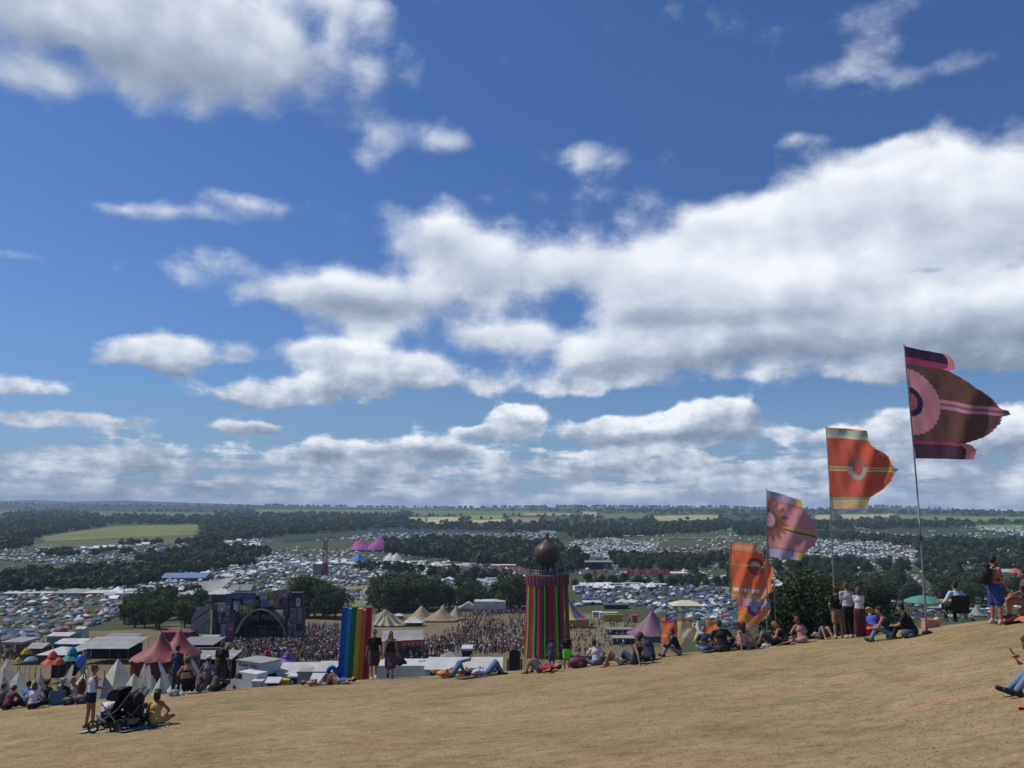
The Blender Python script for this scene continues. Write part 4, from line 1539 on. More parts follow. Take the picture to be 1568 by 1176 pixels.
parasol('tiered orange-red parasol in front of the white gazebo', 80, 997, 1015, 32, 118, (.60, .10, .05), 2)
parasol('second orange-red parasol just right of the tiered one', 90, 1006, 1017, 18, 116, (.60, .12, .06))
parasol('yellow peaked parasol at the far left crowd', 40, 992, 1001, 16, 140, (.58, .35, .04))
parasol('small yellow parasol below the peaked yellow one', 28, 1006, 1012, 10, 120, (.6, .42, .10))
parasol('tiered teal parasol right of the white gazebo', 110, 991, 1010, 32, 128, (.03, .26, .30), 2)
parasol('pale teal low parasol left of the orange one', 47, 1005, 1011, 20, 124, (.14, .30, .34))
parasol('tiered crimson parasol before the stage crowd', 408, 995, 1015, 30, 152, (.36, .03, .05), 2)
parasol('tiered violet parasol before the stage crowd', 440, 997, 1015, 29, 152, (.20, .13, .44), 2)
parasol('pink bobble-topped parasol in the crowd right of the tipis', 712, 951, 962, 9, 300, (.62, .08, .16))
parasol('lime green parasol below the stage left tower', 357, 992, 1001, 14, 170, (.35, .55, .08))
parasol('red-orange parasol at the right edge of the far field', 1555, 870, 877, 20, 620, (.55, .16, .12))
parasol('large pale green beach parasol behind the right-hand flag pole', 1414, 911.5, 921.5, 57, 46, (.10, .32, .24), 1)

# ---- left stalls
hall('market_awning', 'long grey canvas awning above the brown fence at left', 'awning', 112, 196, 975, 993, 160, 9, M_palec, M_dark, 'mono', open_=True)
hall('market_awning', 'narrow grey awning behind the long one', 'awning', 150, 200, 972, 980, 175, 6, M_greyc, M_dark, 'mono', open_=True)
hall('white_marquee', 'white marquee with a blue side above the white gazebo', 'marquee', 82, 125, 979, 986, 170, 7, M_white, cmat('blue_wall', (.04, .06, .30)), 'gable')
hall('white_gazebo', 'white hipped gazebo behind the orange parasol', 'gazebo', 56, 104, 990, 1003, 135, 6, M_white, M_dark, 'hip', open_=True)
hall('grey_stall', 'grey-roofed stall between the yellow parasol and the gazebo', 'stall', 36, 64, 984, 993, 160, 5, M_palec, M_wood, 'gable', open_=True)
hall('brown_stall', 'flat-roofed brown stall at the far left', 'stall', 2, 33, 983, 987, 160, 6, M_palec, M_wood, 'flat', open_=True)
hall('white_stall', 'pale low stall roof above the blue-sided marquee', 'stall', 72, 106, 968, 974, 215, 6, M_white, M_greyc, 'gable')
hall('white_box_tent', 'bright white box tent at the foot of the dark trees', 'tent', 115, 129, 959, 963, 250, 3, M_white, M_white, 'gable')
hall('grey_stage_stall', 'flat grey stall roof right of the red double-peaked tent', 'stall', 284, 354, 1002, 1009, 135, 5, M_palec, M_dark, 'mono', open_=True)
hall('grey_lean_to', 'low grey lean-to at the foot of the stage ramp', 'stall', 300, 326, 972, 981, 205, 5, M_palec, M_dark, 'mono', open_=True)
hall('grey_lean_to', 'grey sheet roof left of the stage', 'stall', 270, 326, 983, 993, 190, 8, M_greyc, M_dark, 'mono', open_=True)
hall('dark_red_shed', 'long dark red shed behind the red tent', 'shed', 248, 292, 968, 973, 225, 6, cmat('maroon', (.16, .03, .04)), cmat('maroon', (.16, .03, .04)), 'flat')


def fence(label, pts, h, mat, step=2.4, group=None, name='panel_fence', cat='fence'):
    p0 = Vector(pts[0])
    t = thing(name, label, cat, p0, 0, group)
    for i in range(len(pts) - 1):
        a, b = Vector(pts[i]) - p0, Vector(pts[i + 1]) - p0
        n = max(1, int((b - a).length / step))
        for k in range(n):
            q, r_ = a.lerp(b, k / n), a.lerp(b, (k + .97) / n)
            q.z = float(H(q.x + p0.x, q.y + p0.y)) - p0.z
            r_.z = float(H(r_.x + p0.x, r_.y + p0.y)) - p0.z
            mb = MB()
            d = (r_ - q)
            rot = Matrix.Rotation(math.atan2(d.y, d.x), 3, 'Z')
            mb.box((q + r_) / 2 + Vector((0, 0, h / 2 - .1)), (d.length, .08, h + .1), rot=rot)
            mb.build('panel', mat, t)
            ps = MB()
            ps.box(q + Vector((0, 0, h / 2)), (.1, .12, h + .2))
            ps.build('post', M_wood, t)
    return t


M_fence = mk('brown_hoarding', (.13, .085, .07), .85, .18, .8)
fence('brown hoarding fence below the parasols at left', [at(38, 104, 1030), at(112, 104, 1030), at(168, 106, 1030)], 2.2, M_fence)
fence('brown hoarding fence between the stage stall and the food vans', [at(330, 104, 1020), at(378, 100, 1020)], 1.9, M_fence)

# red double-peaked tent
peak_tent('double_peaked_tent', 'dusty red tent with two sharp peaks above the pyramids', 'tent', 184, 282, 970, 1013, 122, 10,
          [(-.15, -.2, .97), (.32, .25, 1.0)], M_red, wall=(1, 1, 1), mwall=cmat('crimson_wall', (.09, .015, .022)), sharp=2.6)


# ---- vans and trucks
def vehicle(name, label, cat, px, py, Y, col, l=5.2, w=2.0, h=2.4, rot=0.0, kind='van', group=None, p=None):
    p = at(px, Y, py) if p is None else p
    t = thing(name, label, cat, p, rot, group)
    m = cmat('paint_%.2f_%.2f_%.2f' % col, col, .35)
    b = MB()
    hb = h - .35
    if kind == 'van':
        prof = [(-l / 2, .35), (-l / 2, h), (l / 2 - 1.5, h), (l / 2 - .75, h * .62), (l / 2, h * .5), (l / 2, .35)]
    elif kind == 'car':
        prof = [(-l / 2, .3), (-l / 2, h * .55), (-l / 2 + .5, h * .95), (l / 2 - 2.0, h), (l / 2 - 1.2, h * .6), (l / 2, h * .5), (l / 2, .3)]
    else:   # caravan
        prof = [(-l / 2, .5), (-l / 2 + .1, h * .8), (-l / 2 + .5, h), (l / 2 - .6, h), (l / 2, h * .6), (l / 2 - .1, .5)]
    n = len(prof)
    b.add([(x, -w / 2, z) for x, z in prof] + [(x, w / 2, z) for x, z in prof],
          [tuple(range(n - 1, -1, -1)), tuple(range(n, 2 * n))] + [(k, (k + 1) % n, n + (k + 1) % n, n + k) for k in range(n)])
    b.build('body', m, t)
    for s in (-1, 1):
        g = MB()
        if kind == 'van':
            g.add([(l / 2 - 1.45, s * (w / 2 + .012), h * .92), (l / 2 - 1.45, s * (w / 2 + .012), h * .63), (l / 2 - .85, s * (w / 2 + .012), h * .63)], [(0, 1, 2)])
            g.box((l / 2 - 1.95, s * (w / 2 + .008), h * .77), (.8, .02, h * .28))
        elif kind == 'car':
            g.box((-.35, s * (w / 2 + .008), h * .76), (l * .42, .02, h * .28))
        else:
            g.box((-l * .2, s * (w / 2 + .008), h * .66), (l * .22, .02, h * .22))
            g.box((l * .2, s * (w / 2 + .008), h * .66), (l * .2, .02, h * .22))
        g.build('side_window', M_glass, t)
        for xx in ((-l / 2 + .9, l / 2 - .9) if kind != 'caravan' else (0,)):
            k = MB()
            k.tube([(xx, s * (w / 2 - .12), .33), (xx, s * (w / 2 + .05), .33)], .33, 12)
            wo = k.build('wheel', M_rubber, t)
            k = MB()
            k.tube([(xx, s * (w / 2 + .04), .33), (xx, s * (w / 2 + .07), .33)], .17, 10)
            k.build('hub_cap', M_steel, wo)
    if kind != 'caravan':
        g = MB()
        a = (l / 2 - 1.46, h * .96) if kind == 'van' else (l / 2 - 1.96, h * .97)
        c = (l / 2 - .78, h * .645) if kind == 'van' else (l / 2 - 1.22, h * .62)
        o_ = .02
        g.add([(a[0] + o_, -w / 2 + .12, a[1] + o_), (a[0] + o_, w / 2 - .12, a[1] + o_), (c[0] + o_, w / 2 - .12, c[1] + o_), (c[0] + o_, -w / 2 + .12, c[1] + o_)], [(0, 1, 2, 3)])
        g.build('windscreen', M_glass, t)
    return t


Wc = (.60, .61, .60)
# food trailer with lettering, white van, canvas
ft = thing('food_trailer', 'tall white food trailer with dark and red lettering over its open hatch', 'trailer', at(395, 133, 1040), math.radians(-30))
ft.scale = (1.35, 1.35, 1.18)
b = MB()
b.box((0, 0, 1.75), (4.0, 3.0, 2.9))
b.build('body', M_wht, ft)
b = MB()
b.box((0, 0, 3.24), (4.2, 3.2, .08))
b.build('roof', M_palec, ft)
b = MB()
b.box((.55, -1.52, 1.35), (1.6, .06, 1.9))
b.build('hatch_opening', M_dark, ft)
b = MB()
b.box((-.75, -1.54, 1.3), (1.1, .05, 1.9))
b.build('door', M_palec, ft)
b = MB()
b.box((2.02, 0, 2.4), (.05, 2.6, 1.1))
b.build('side_panel', cmat('sky_panel', (.45, .54, .56)), ft)
b = MB()
b.box((2.03, 0, 1.3), (.06, 2.4, .7))
b.build('side_opening', M_dark, ft)
for s in (-1, 1):
    k = MB()
    k.tube([(0, s * 1.4, .32), (0, s * 1.56, .32)], .32, 12)
    k.build('wheel', M_rubber, ft)


def text_mesh(name, s, size, mat, parent, loc, rot, ext=.01, sx=1.0):
    cu = bpy.data.curves.new(name, 'FONT')
    cu.body = s
    cu.size = size
    cu.extrude = ext
    cu.align_x = 'CENTER'
    ob = bpy.data.objects.new(name, cu)
    COL.objects.link(ob)
    dg = bpy.context.evaluated_depsgraph_get()
    me = bpy.data.meshes.new_from_object(ob.evaluated_get(dg))
    bpy.data.objects.remove(ob)
    me.materials.clear()
    me.materials.append(mat)
    o = link(name, me, parent)
    o.location = loc
    o.rotation_euler = rot
    o.scale = (sx, 1, 1)
    return o


text_mesh('lettering', 'Crema', .52, M_black, ft, (-.75, -1.56, 2.62), (math.pi / 2, 0, 0), sx=.95)
text_mesh('lettering', 'thing', .52, cmat('red_letter', (.30, .03, .05)), ft, (.75, -1.56, 2.62), (math.pi / 2, 0, 0), sx=1.05)

vt = vehicle('white_van', 'white van parked left of the food trailer, dark emblem on its side', 'van', 381, 1045, 128, Wc, 5.4, 2.2, 2.7, math.radians(150))
e = MB()
e.ell((.3, 1.03, 1.55), (.22, .03, .15), 10, 6)
e.box((.3, 1.03, 1.55), (1.0, .03, .10))
e.box((.3, 1.03, 1.22), (.8, .03, .04))
e.build('emblem', M_black, vt)
hall('white_marquee', 'long white pitched marquee right of the food trailer', 'marquee', 424, 484, 1014, 1032, 132, 8, M_white, M_wht, 'gable')
hall('white_marquee', 'white sagging awning between the marquee and the rainbow', 'marquee', 480, 510, 1017, 1028, 120, 5, M_white, M_dark, 'mono', open_=True)
hall('grey_cabin', 'grey metal cabin in front of the long marquee', 'cabin', 456, 484, 1029, 1031, 122, 3, M_palec, mk('grey_metal', (.24, .25, .26), .5, .1, 1), 'flat')
hall('ticket_box', 'small dark-fronted kiosk left of the grey cabin', 'kiosk', 441, 453, 1036, 1038, 126, 2, M_wht, M_black, 'flat', rows=(1, .5, .5, 1.4, M_wht, 'notice'))
hall('yellow_crate', 'mustard yellow counter before the food trailer', 'counter', 427, 441, 1042, 1044, 125, 1.2, cmat('mustard', (.42, .30, .05)), cmat('mustard', (.42, .30, .05)), 'flat')
hall('white_counter', 'pale counter left of the mustard one', 'counter', 415, 427, 1042, 1044, 126, 1.2, M_wht, M_wht, 'flat')
hall('white_counter', 'white box counter beside the white van', 'counter', 386, 400, 1049, 1051, 124, 1.2, M_wht, M_wht, 'flat')
hall('pink_stall', 'pink-roofed stall peeping over the food trailer', 'stall', 406, 423, 1013, 1018, 142, 2, cmat('pinkb', (.66, .28, .30)), cmat('pinkb', (.66, .28, .30)), 'flat')
hall('white_ramp', 'small white tilted table top before the counters', 'table', 406, 426, 1049, 1052, 124, 1.5, M_wht, M_dark, 'mono', open_=True)
hall('white_box_tent', 'white and tan box tent left of the rainbow', 'tent', 476, 496, 1032, 1040, 112, 3, M_wht, M_tan, 'gable')

# ---- the rainbow sculpture: six tall coloured boards
RB = [((.015, .11, .42), 'blue'), ((.03, .26, .46), 'cyan'), ((.015, .16, .065), 'green'), ((.62, .42, .04), 'yellow'), ((.66, .17, .04), 'orange'), ((.42, .02, .045), 'red')]
Yr = 62
rt = thing('rainbow_sculpture', 'tall rainbow sculpture of six upright coloured boards on the crest', 'sculpture', at(545, Yr, 1040))
tops = [(525.3, 532.6, 929.5), (532.8, 540.2, 932), (540.0, 547.4, 929), (547.0, 555.0, 931.3), (554.8, 562.0, 933.5), (561.6, 569.4, 929.5)]
bots = [(516, 524.5), (524.5, 531.5), (531.5, 538.5), (538.5, 546.5), (546.5, 554.2), (554.2, 562.5)]
for i, ((c, cn), (t0, t1, py), (b0, b1)) in enumerate(zip(RB, tops, bots)):
    mb = MB()
    org = rt.location
    n = 18
    vs = []
    for k in range(n + 1):
        v = k / n
        pyy = 1062 + (py - 1062) * v
        fl = (1 - v) ** 5
        flare = -9 * max(0, 1 - v * 3.4) ** 2 * (1.4 if i == 0 else (.35 if i == 1 else 0))
        x0 = b0 + (t0 - b0) * v + flare
        x1 = b1 + (t1 - b1) * v + flare * .6
        for (pxx, dy) in ((x0, -.28), (x1 + .25, -.28), (x1 + .25, .28), (x0, .28)):
            q = Vector((ray(pxx, pyy)[0] * Yr, Yr + dy + (i % 2) * .03, zat(pyy, Yr)))
            vs.append(q - org)
    fs = [(4 * k + j, 4 * k + (j + 1) % 4, 4 * k + 4 + (j + 1) % 4, 4 * k + 4 + j) for k in range(n) for j in range(4)]
    fs += [(3, 2, 1, 0), tuple(4 * n + j for j in range(4))]
    mb.add(vs, fs)
    mb.build('rainbow_board', cmat('rainbow_' + cn, c, .55), rt, label='%s board of the rainbow' % cn)
arc = MB()
for s_ in range(1):
    pts = []
    for k in range(11):
        a = math.pi * k / 10
        pxx, pyy = 511 - 8.5 * math.cos(a), 1044 - 25 * math.sin(a)
        pts.append(Vector((ray(pxx, pyy)[0] * Yr, Yr - .6, zat(pyy, Yr))) - rt.location)
    arc.tube(pts, .17, 8)
arc.build('curled_foot', MATS['rainbow_blue'], rt, True)

# ---- striped ribbon tower with an onion dome
Yw = 176.0
xw = ray(838, 900)[0] * Yw
gz = float(H(xw, Yw))
tw = thing('ribbon_tower', 'tall round tower hung with striped ribbons, brown onion dome on top', 'tower', (xw, Yw, gz))
zt = zat(880, Yw) - gz
zb = zat(893.5, Yw) - gz
Rt = 30.5 * Yw / F
k = MB()
k.lathe([(1.9, 0), (1.9, zt)], 24)
k.build('core', M_black, tw)
k = MB()
k.lathe([(Rt * .96, zt - .35), (Rt * 1.03, zt - .3), (Rt * 1.03, zt + .02), (.1, zt + .05)], 36)
k.build('deck', M_wood, tw)
RC = [((.36, .022, .055), 3.2), ((.42, .10, .025), 1.5), ((.19, .50, .07), 1.3), ((.015, .045, .05), 1.6), ((.34, .02, .03), 2.4), ((.50, .15, .03), 1.0),
      ((.18, .48, .07), 1.2), ((.02, .03, .07), 1.5), ((.38, .03, .06), 2.8), ((.10, .05, .03), 1.2), ((.22, .48, .08), 1.0), ((.02, .06, .06), 1.6)]
RIB = []
tot_ = 0.0
for k_ in range(48):
    RIB.append((tot_, RC[k_ % 12][1], RC[k_ % 12][0]))
    tot_ += RC[k_ % 12][1]
NR = 48
base_flare = 34.5 * Yw / F
for i in range(NR):
    a0 = 2 * math.pi * RIB[i][0] / tot_
    a1 = a0 + 2 * math.pi * RIB[i][1] * .94 / tot_
    c = RIB[i][2]
    mb = MB()
    w0 = random.uniform(-.06, .06)

    def fn(u, v, a0=a0, a1=a1, w0=w0):
        a = a0 + (a1 - a0) * u
        r_ = Rt + (base_flare - Rt) * (1 - v) ** 1.6 + .10 * math.sin(u * math.pi) + .05 * math.sin(9 * v + w0 * 40)
        a += w0 * math.sin(2.2 * (1 - v)) * .35
        return (r_ * math.cos(a), r_ * math.sin(a), .25 + (zb - .1) * v)
    mb.sheet(fn, 3, 10, c)
    mb.build('ribbon', mk('ribbon_cloth', 'Col', .65, .06, 1.0, trans=.2), tw, True)
mb = MB()


def fn(u, v):
    a = 2 * math.pi * u
    r_ = Rt * 1.045 + .12 * math.sin(60 * math.pi * u)
    return (r_ * math.cos(a), r_ * math.sin(a), zb - .25 * abs(math.sin(30 * math.pi * u)) * (1 - v) + (zt - zb + .05) * v)


mb.sheet(fn, 240, 3, lambda u, v: (.26, .10, .13) if int(u * 60) % 2 else (.20, .03, .06))
mb.build('valance', MATS['ribbon_cloth'], tw)
for i in range(28):
    a = 2 * math.pi * i / 28
    k = MB()
    k.tube([(Rt * .97 * math.cos(a), Rt * .97 * math.sin(a), zt), (Rt * .97 * math.cos(a), Rt * .97 * math.sin(a), zt + 1.15)], .035, 5)
    k.build('railing_post', M_steel, tw)
k = MB()
for zz in (zt + .6, zt + 1.15):
    pts = [(Rt * .97 * math.cos(2 * math.pi * i / 40), Rt * .97 * math.sin(2 * math.pi * i / 40), zz) for i in range(41)]
    k.tube(pts, .03, 5, cap=False)
k.build('handrail', M_steel, tw)
ud = Yw / F
k = MB()
k.lathe([(13 * ud, zt + .05), (12 * ud, zt + 8 * ud), (11 * ud, zt + 14 * ud), (11 * ud, zt + 17.5 * ud)], 20)
k.build('cupola_drum', M_black, tw)
for i in range(8):
    a = 2 * math.pi * (i + .5) / 8
    k = MB()
    k.tube([(13 * ud * math.cos(a), 13 * ud * math.sin(a), zt), (11.5 * ud * math.cos(a), 11.5 * ud * math.sin(a), zt + 17 * ud)], .11, 6)
    k.build('column', M_wood, tw)
k = MB()
pr = [(11, 17.2), (14.5, 18.6), (17.6, 22.5), (19.2, 28), (19.3, 33), (18.0, 38), (14.5, 42.5), (9.5, 46.3), (5, 49.5), (2.6, 52.5), (1.5, 55), (1.3, 57)]
k.lathe([(r_ * ud, zt + z * ud) for r_, z in pr], 32)
dome = k.build('onion_dome', mk('dome_bronze', (.085, .055, .045), .5, .12, 1.2, metal=.25, bump=.2), tw, True)
for i in range(16):
    a = 2 * math.pi * i / 16
    k = MB()
    k.tube([((r_ + .12) * ud * math.cos(a), (r_ + .12) * ud * math.sin(a), zt + z * ud) for r_, z in pr], .035, 4)
    k.build('rib', M_wood, dome)
k = MB()
k.lathe([(1.3 * ud, zt + 57 * ud), (2.2 * ud, zt + 58 * ud), (2.4 * ud, zt + 59.5 * ud), (1.0 * ud, zt + 61.5 * ud), (.3 * ud, zt + 64 * ud)], 12)
k.build('finial', M_wood, tw, True)
for i, (px, c, s) in enumerate([(812, 'red', 1.0), (817, 'black', 1), (822, 'navy', .97), (829, 'black', 1), (834, 'navy', 1.0), (846, 'black', 1.02), (851, 'grey', 1),
                                (855, 'black', .98), (858, 'navy', 1.03), (861, 'black', .96), (842, 'bare', 1)]):
    if (c, False) not in FIG:
        FIG[(c, False)] = figure_mb(c, False).mesh('person', M_fig)
    o = link('person', FIG[(c, False)])
    dx = ray(px, 870)[0] * Yw - xw
    dy = -math.sqrt(max(0, (Rt * .86) ** 2 - dx * dx))
    o.location = (xw + dx, Yw + dy, gz + zt + .03)
    o.rotation_euler = (0, 0, random.uniform(-.6, .6) + math.pi)
    wd_ = ['leftmost', 'second from the left', 'third from the left', 'fourth from the left', 'fifth from the left', 'seventh from the left', 'eighth from the left',
           'ninth from the left', 'second from the right', 'rightmost', 'sixth from the left'][i]
    tag(o, '%s figure on the tower deck, %s' % ({'bare': 'bare-chested'}.get(c, c + '-topped'), wd_), 'person', 'people on the tower deck')
# white lattice gates at the tower foot
for i, (px, h) in enumerate([(827, 2.6), (862, 2.4)]):
    g = at(px, 150, 1020)
    t = thing('lattice_gate', ['white crossed-pole frame left of the child in blue', 'white crossed-pole frame behind the boy in green shorts'][i], 'frame', g, 0, 'crossed-pole frames')
    zz = zat(1004, 150) - g.z
    for s in (-1, 1):
        k = MB()
        k.tube([(-s * 1.0, 0, 0), (s * 1.0, 0, zz)], .045, 6)
        k.tube([(-s * 1.6, .1, 0), (s * .2, .1, zz)], .035, 6)
        k.build('pole', M_wood, t)

# ---- arena pieces between rainbow and tower
hall('grey_stall', 'big grey ridged stall with a red sign band, right of the rainbow', 'stall', 580, 642, 965, 981, 170, 11, M_palec, M_greyc, 'gable', math.radians(8), open_=True)
sg = MB()
sg.box((0, 0, 0), (4.4, .15, 1.25))
o = sg.build('sign_board', cmat('red_board', (.36, .04, .05)), None)
o.location = (ray(632, 985)[0] * 165, 165, zat(985, 165))
o.rotation_euler = (0, 0, math.radians(14))
tag(o, 'faded red sign band along the eave of the big grey stall', 'sign')
for i in range(5):
    k = MB()
    k.box((-1.7 + i * .85, -.09, 0), (.5, .03, .7 - .2 * (i % 2)))
    k.build('painted_mark', cmat('pale_letter', (.5, .2, .2)), o)
hall('white_building', 'long low white wall of cabins behind the couple', 'cabin', 578, 660, 1019, 1023, 118, 5, M_wht, cmat('pale_wall', (.42, .46, .44)), 'flat')
hall('white_building', 'nearer white cabin roof behind the lying sunbathers', 'cabin', 650, 768, 1014, 1025, 112, 6, M_white, cmat('pale_wall', (.42, .46, .44)), 'mono')
for i, (a, b_) in enumerate([(642, 648), (659, 665), (668, 673), (700, 706)]):
    hall('roof_vent', 'small white box on the cabin roofs, %s from the left' % ['first', 'second', 'third', 'fourth'][i], 'box', a, b_, 1012, 1014, 121, 1, M_wht, M_wht, 'flat', group='boxes on the cabin roofs')
hall('grey_gazebo', 'small grey canvas gazebo above the lying sunbathers', 'gazebo', 672, 704, 998, 1012, 135, 5, M_greyc, M_black, 'hip', open_=True)
hall('dark_booth', 'black booth with a white top edge above the sunbathers', 'booth', 707, 722, 993, 996, 155, 4, M_wht, M_black, 'flat')
# black arched seat-back sculpture
k = thing('arched_screen', 'black arch-topped screen left of the striped tower', 'sculpture', at(788, 150, 1030))
zz = zat(994, 150) - k.location.z
m = MB()
w_ = 8.2 * 150 / F
pts = [(-w_, -.3)] + [(-w_ * math.cos(math.pi * i / 12), zz - w_ * .9 + w_ * .9 * math.sin(math.pi * i / 12)) for i in range(13)] + [(w_, -.3)]
n = len(pts)
m.add([(x, -.25, z) for x, z in pts] + [(x, .25, z) for x, z in pts], [tuple(range(n)), tuple(range(2 * n - 1, n - 1, -1))] + [(i, n + i, n + (i + 1) % n, (i + 1) % n) for i in range(n)])
m.build('arch_panel', M_black, k)
for s in (-1, 1):
    q = MB()
    q.box((s * (w_ + .2), 0, zz * .25), (.3, .8, zz * .6))
    q.build('side_box', M_black, k)

# striped big top behind the rainbow (yellow / navy)
peak_tent('striped_big_top', 'yellow and navy striped round tent right behind the rainbow', 'tent', 566, 626, 936, 958, 310, 13, [(-.35, 0, 1.0)], M_col,
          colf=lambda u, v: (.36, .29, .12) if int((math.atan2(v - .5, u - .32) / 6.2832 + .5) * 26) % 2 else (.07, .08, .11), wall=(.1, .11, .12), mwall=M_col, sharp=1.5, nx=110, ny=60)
for (a, b_, t_, y_, lb) in [(622, 664, 929, 340, 'leftmost'), (646, 700, 934, 330, 'front and widest'), (664, 690, 927, 352, 'tallest middle'), (682, 712, 930, 340, 'rightmost')]:
    peak_tent('tan_tipi', '%s of the four joined tan tipis' % lb, 'tipi', a, b_, t_, 955 if y_ > 330 else 958, y_, 11, [(0, 0, 1.0)], M_tan, sharp=1.25, group='joined tan tipis', nx=28, ny=16, wall=(1, 1, 1))
hall('white_gazebo', 'white hipped gazebo in front of the tan tipis', 'gazebo', 618, 646, 945, 954, 312, 7, M_white, M_dark, 'hip', open_=True)
hall('white_gazebo', 'small white peaked gazebo above the striped big top', 'gazebo', 602, 616, 939, 947, 345, 5, M_white, M_dark, 'hip', open_=True)
hall('white_hall', 'long white hall with dark openings behind the crowd', 'hall', 726, 774, 921, 936, 385, 10, M_white, cmat('pale_wall', (.42, .46, .44)), 'flat', rows=(6, 1.2, 2.4, 1.4, M_dark, 'doorway'))
hall('white_marquee', 'white peaked marquee at the left end of the long hall', 'marquee', 702, 732, 922, 932, 390, 9, M_white, M_greyc, 'gabley')


def sail(name, label, cat, Y, corners, mat, depth=16, n=14, masts=((0, 1), (2, 3)), group=None):
    """saddle-shaped sail between four photo corners (px, py, extra depth)"""
    P = [Vector((ray(a, b)[0] * (Y + d), Y + d, zat(b, Y + d))) for a, b, d in corners]
    org = Vector((P[0].x, Y, float(H(P[0].x, Y))))
    t = thing(name, label, cat, org, 0, group)
    mb = MB()

    def fn(u, v):
        p = P[0].lerp(P[1], u).lerp(P[3].lerp(P[2], u), v)
        p = p + Vector((0, 0, -1.8 * (4 * u * (1 - u)) * (.4 + .6 * (4 * v * (1 - v)))))
        return tuple(p - org)
    mb.sheet(fn, n, n)
    mb.build('canopy', mat, t, True)
    for p in P:
        q = MB()
        gq = float(H(p.x, p.y))
        q.tube([tuple(Vector((p.x, p.y, gq)) - org), tuple(p - org)], .1, 6)
        q.build('mast', M_steel, t)
    return t


sail('sail_stage', 'dark grey swooping sail roof behind the arena crowd', 'stage', 470, [(697, 890, 0), (744, 896, 12), (731, 916, -14), (728, 914, -14)], mk('slate_canvas', (.15, .155, .17), .6, .1, .3))
sail('saddle_tent', 'large grey saddle-shaped tent above the stage', 'tent', 445, [(286, 892, 0), (362, 882, 10), (336, 903, -10), (300, 905, -10)], M_palec)
hall('white_marquee', 'left white hipped marquee at the foot of the grey saddle tent', 'marquee', 274, 314, 901, 910, 430, 12, M_white, M_wht, 'hip', open_=True)
hall('white_marquee', 'right white hipped marquee at the foot of the grey saddle tent', 'marquee', 313, 353, 901, 910, 430, 12, M_white, M_red, 'hip', open_=True)
hall('grey_marquee', 'grey pitched marquee just above the stage', 'marquee', 350, 384, 895, 904, 440, 10, M_greyc, M_greyc, 'gable')
hall('blue_roofed_hall', 'long blue-roofed hall in the trees left of the main field', 'hall', 246, 314, 877, 885, 590, 16, cmat('blue_roof', (.10, .18, .32)), M_wood, 'gable', rows=(8, 1.6, 1.2, 1.2, M_dark, 'opening'))
hall('white_marquee', 'big white marquee with a high ridge on the left field', 'marquee', 74, 124, 901, 920, 480, 20, M_palec, M_palec, 'hip')
hall('white_marquee', 'second big cream marquee joined to the high-ridged one', 'marquee', 120, 168, 907, 920, 480, 18, cmat('ivory', (.50, .46, .38)), M_dark, 'hip', open_=True)
hall('white_marquee', 'low white marquee at the left edge below the dark wood', 'marquee', 2, 36, 915, 921, 478, 10, M_white, M_greyc, 'gable')
hall('white_marquee', 'small white marquee left of the high-ridged one', 'marquee', 44, 76, 914, 920, 480, 9, M_white, M_greyc, 'gable')
hall('white_warehouse', 'long bright white hall at the left edge in the dark wood', 'hall', -4, 38, 875, 881, 640, 14, M_white, M_white, 'gable')
peak_tent('white_big_top', 'white domed big top on the far left field', 'tent', 164, 193, 837, 844, 1090, 24, [(-.2, 0, 1), (.25, 0, .95)], M_white, sharp=1.0, nx=30, ny=12, wall=(1, 1, 1))
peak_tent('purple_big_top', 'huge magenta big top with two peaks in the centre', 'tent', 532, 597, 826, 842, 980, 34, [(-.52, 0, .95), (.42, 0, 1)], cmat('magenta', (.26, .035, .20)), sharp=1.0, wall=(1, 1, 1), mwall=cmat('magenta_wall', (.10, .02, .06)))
peak_tent('blue_big_top', 'blue striped big top below the magenta one', 'tent', 528, 564, 847, 860, 800, 24, [(0, 0, 1)], M_col,
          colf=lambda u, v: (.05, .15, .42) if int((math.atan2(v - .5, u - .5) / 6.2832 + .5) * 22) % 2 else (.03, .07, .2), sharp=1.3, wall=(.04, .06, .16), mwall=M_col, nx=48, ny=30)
hall('white_marquee', 'long white marquee in front of the blue big top', 'marquee', 526, 560, 860, 866, 760, 12, M_white, M_white, 'gable')
peak_tent('white_big_top', 'white two-masted big top right of the blue one', 'tent', 584, 616, 847, 859, 810, 24, [(-.35, 0, 1), (.3, 0, 1)], M_white, sharp=1.2, nx=40, ny=20, wall=(1, 1, 1))
hall('white_marquee', 'long white marquee right of the two-masted tent', 'marquee', 626, 652, 859, 864, 790, 10, M_white, M_greyc, 'gable')
peak_tent('cream_round_tent', 'small cream round tent below the row of white marquees', 'tent', 635, 658, 867, 873, 690, 12, [(0, 0, 1)], M_cream, sharp=1.2, nx=20, ny=12, wall=(1, 1, 1))
hall('cream_marquee', 'long cream marquee with an orange end, centre field', 'marquee', 660, 706, 863, 868, 740, 12, cmat('sand', (.45, .38, .28)), M_tan, 'gable')
hall('peach_marquee', 'long peach-coloured marquee behind the left half of the pink flag row', 'marquee', 706, 752, 873, 878, 760, 12, cmat('peach', (.52, .34, .24)), cmat('peach_wall', (.40, .22, .16)), 'gable')
hall('peach_marquee', 'long pale marquee roof just left of the tower dome', 'marquee', 752, 806, 875, 880, 740, 12, cmat('pale_peach', (.58, .46, .38)), cmat('peach_wall', (.40, .22, .16)), 'gable')
hall('white_marquee', 'long white marquee just right of the tower deck', 'marquee', 868, 900, 872, 878, 740, 12, M_white, M_greyc, 'gable')
hall('white_dark_hall', 'grey marquee beside the blue gazebo, centre field', 'marquee', 706, 722, 865, 870, 730, 8, M_palec, M_greyc, 'gable')

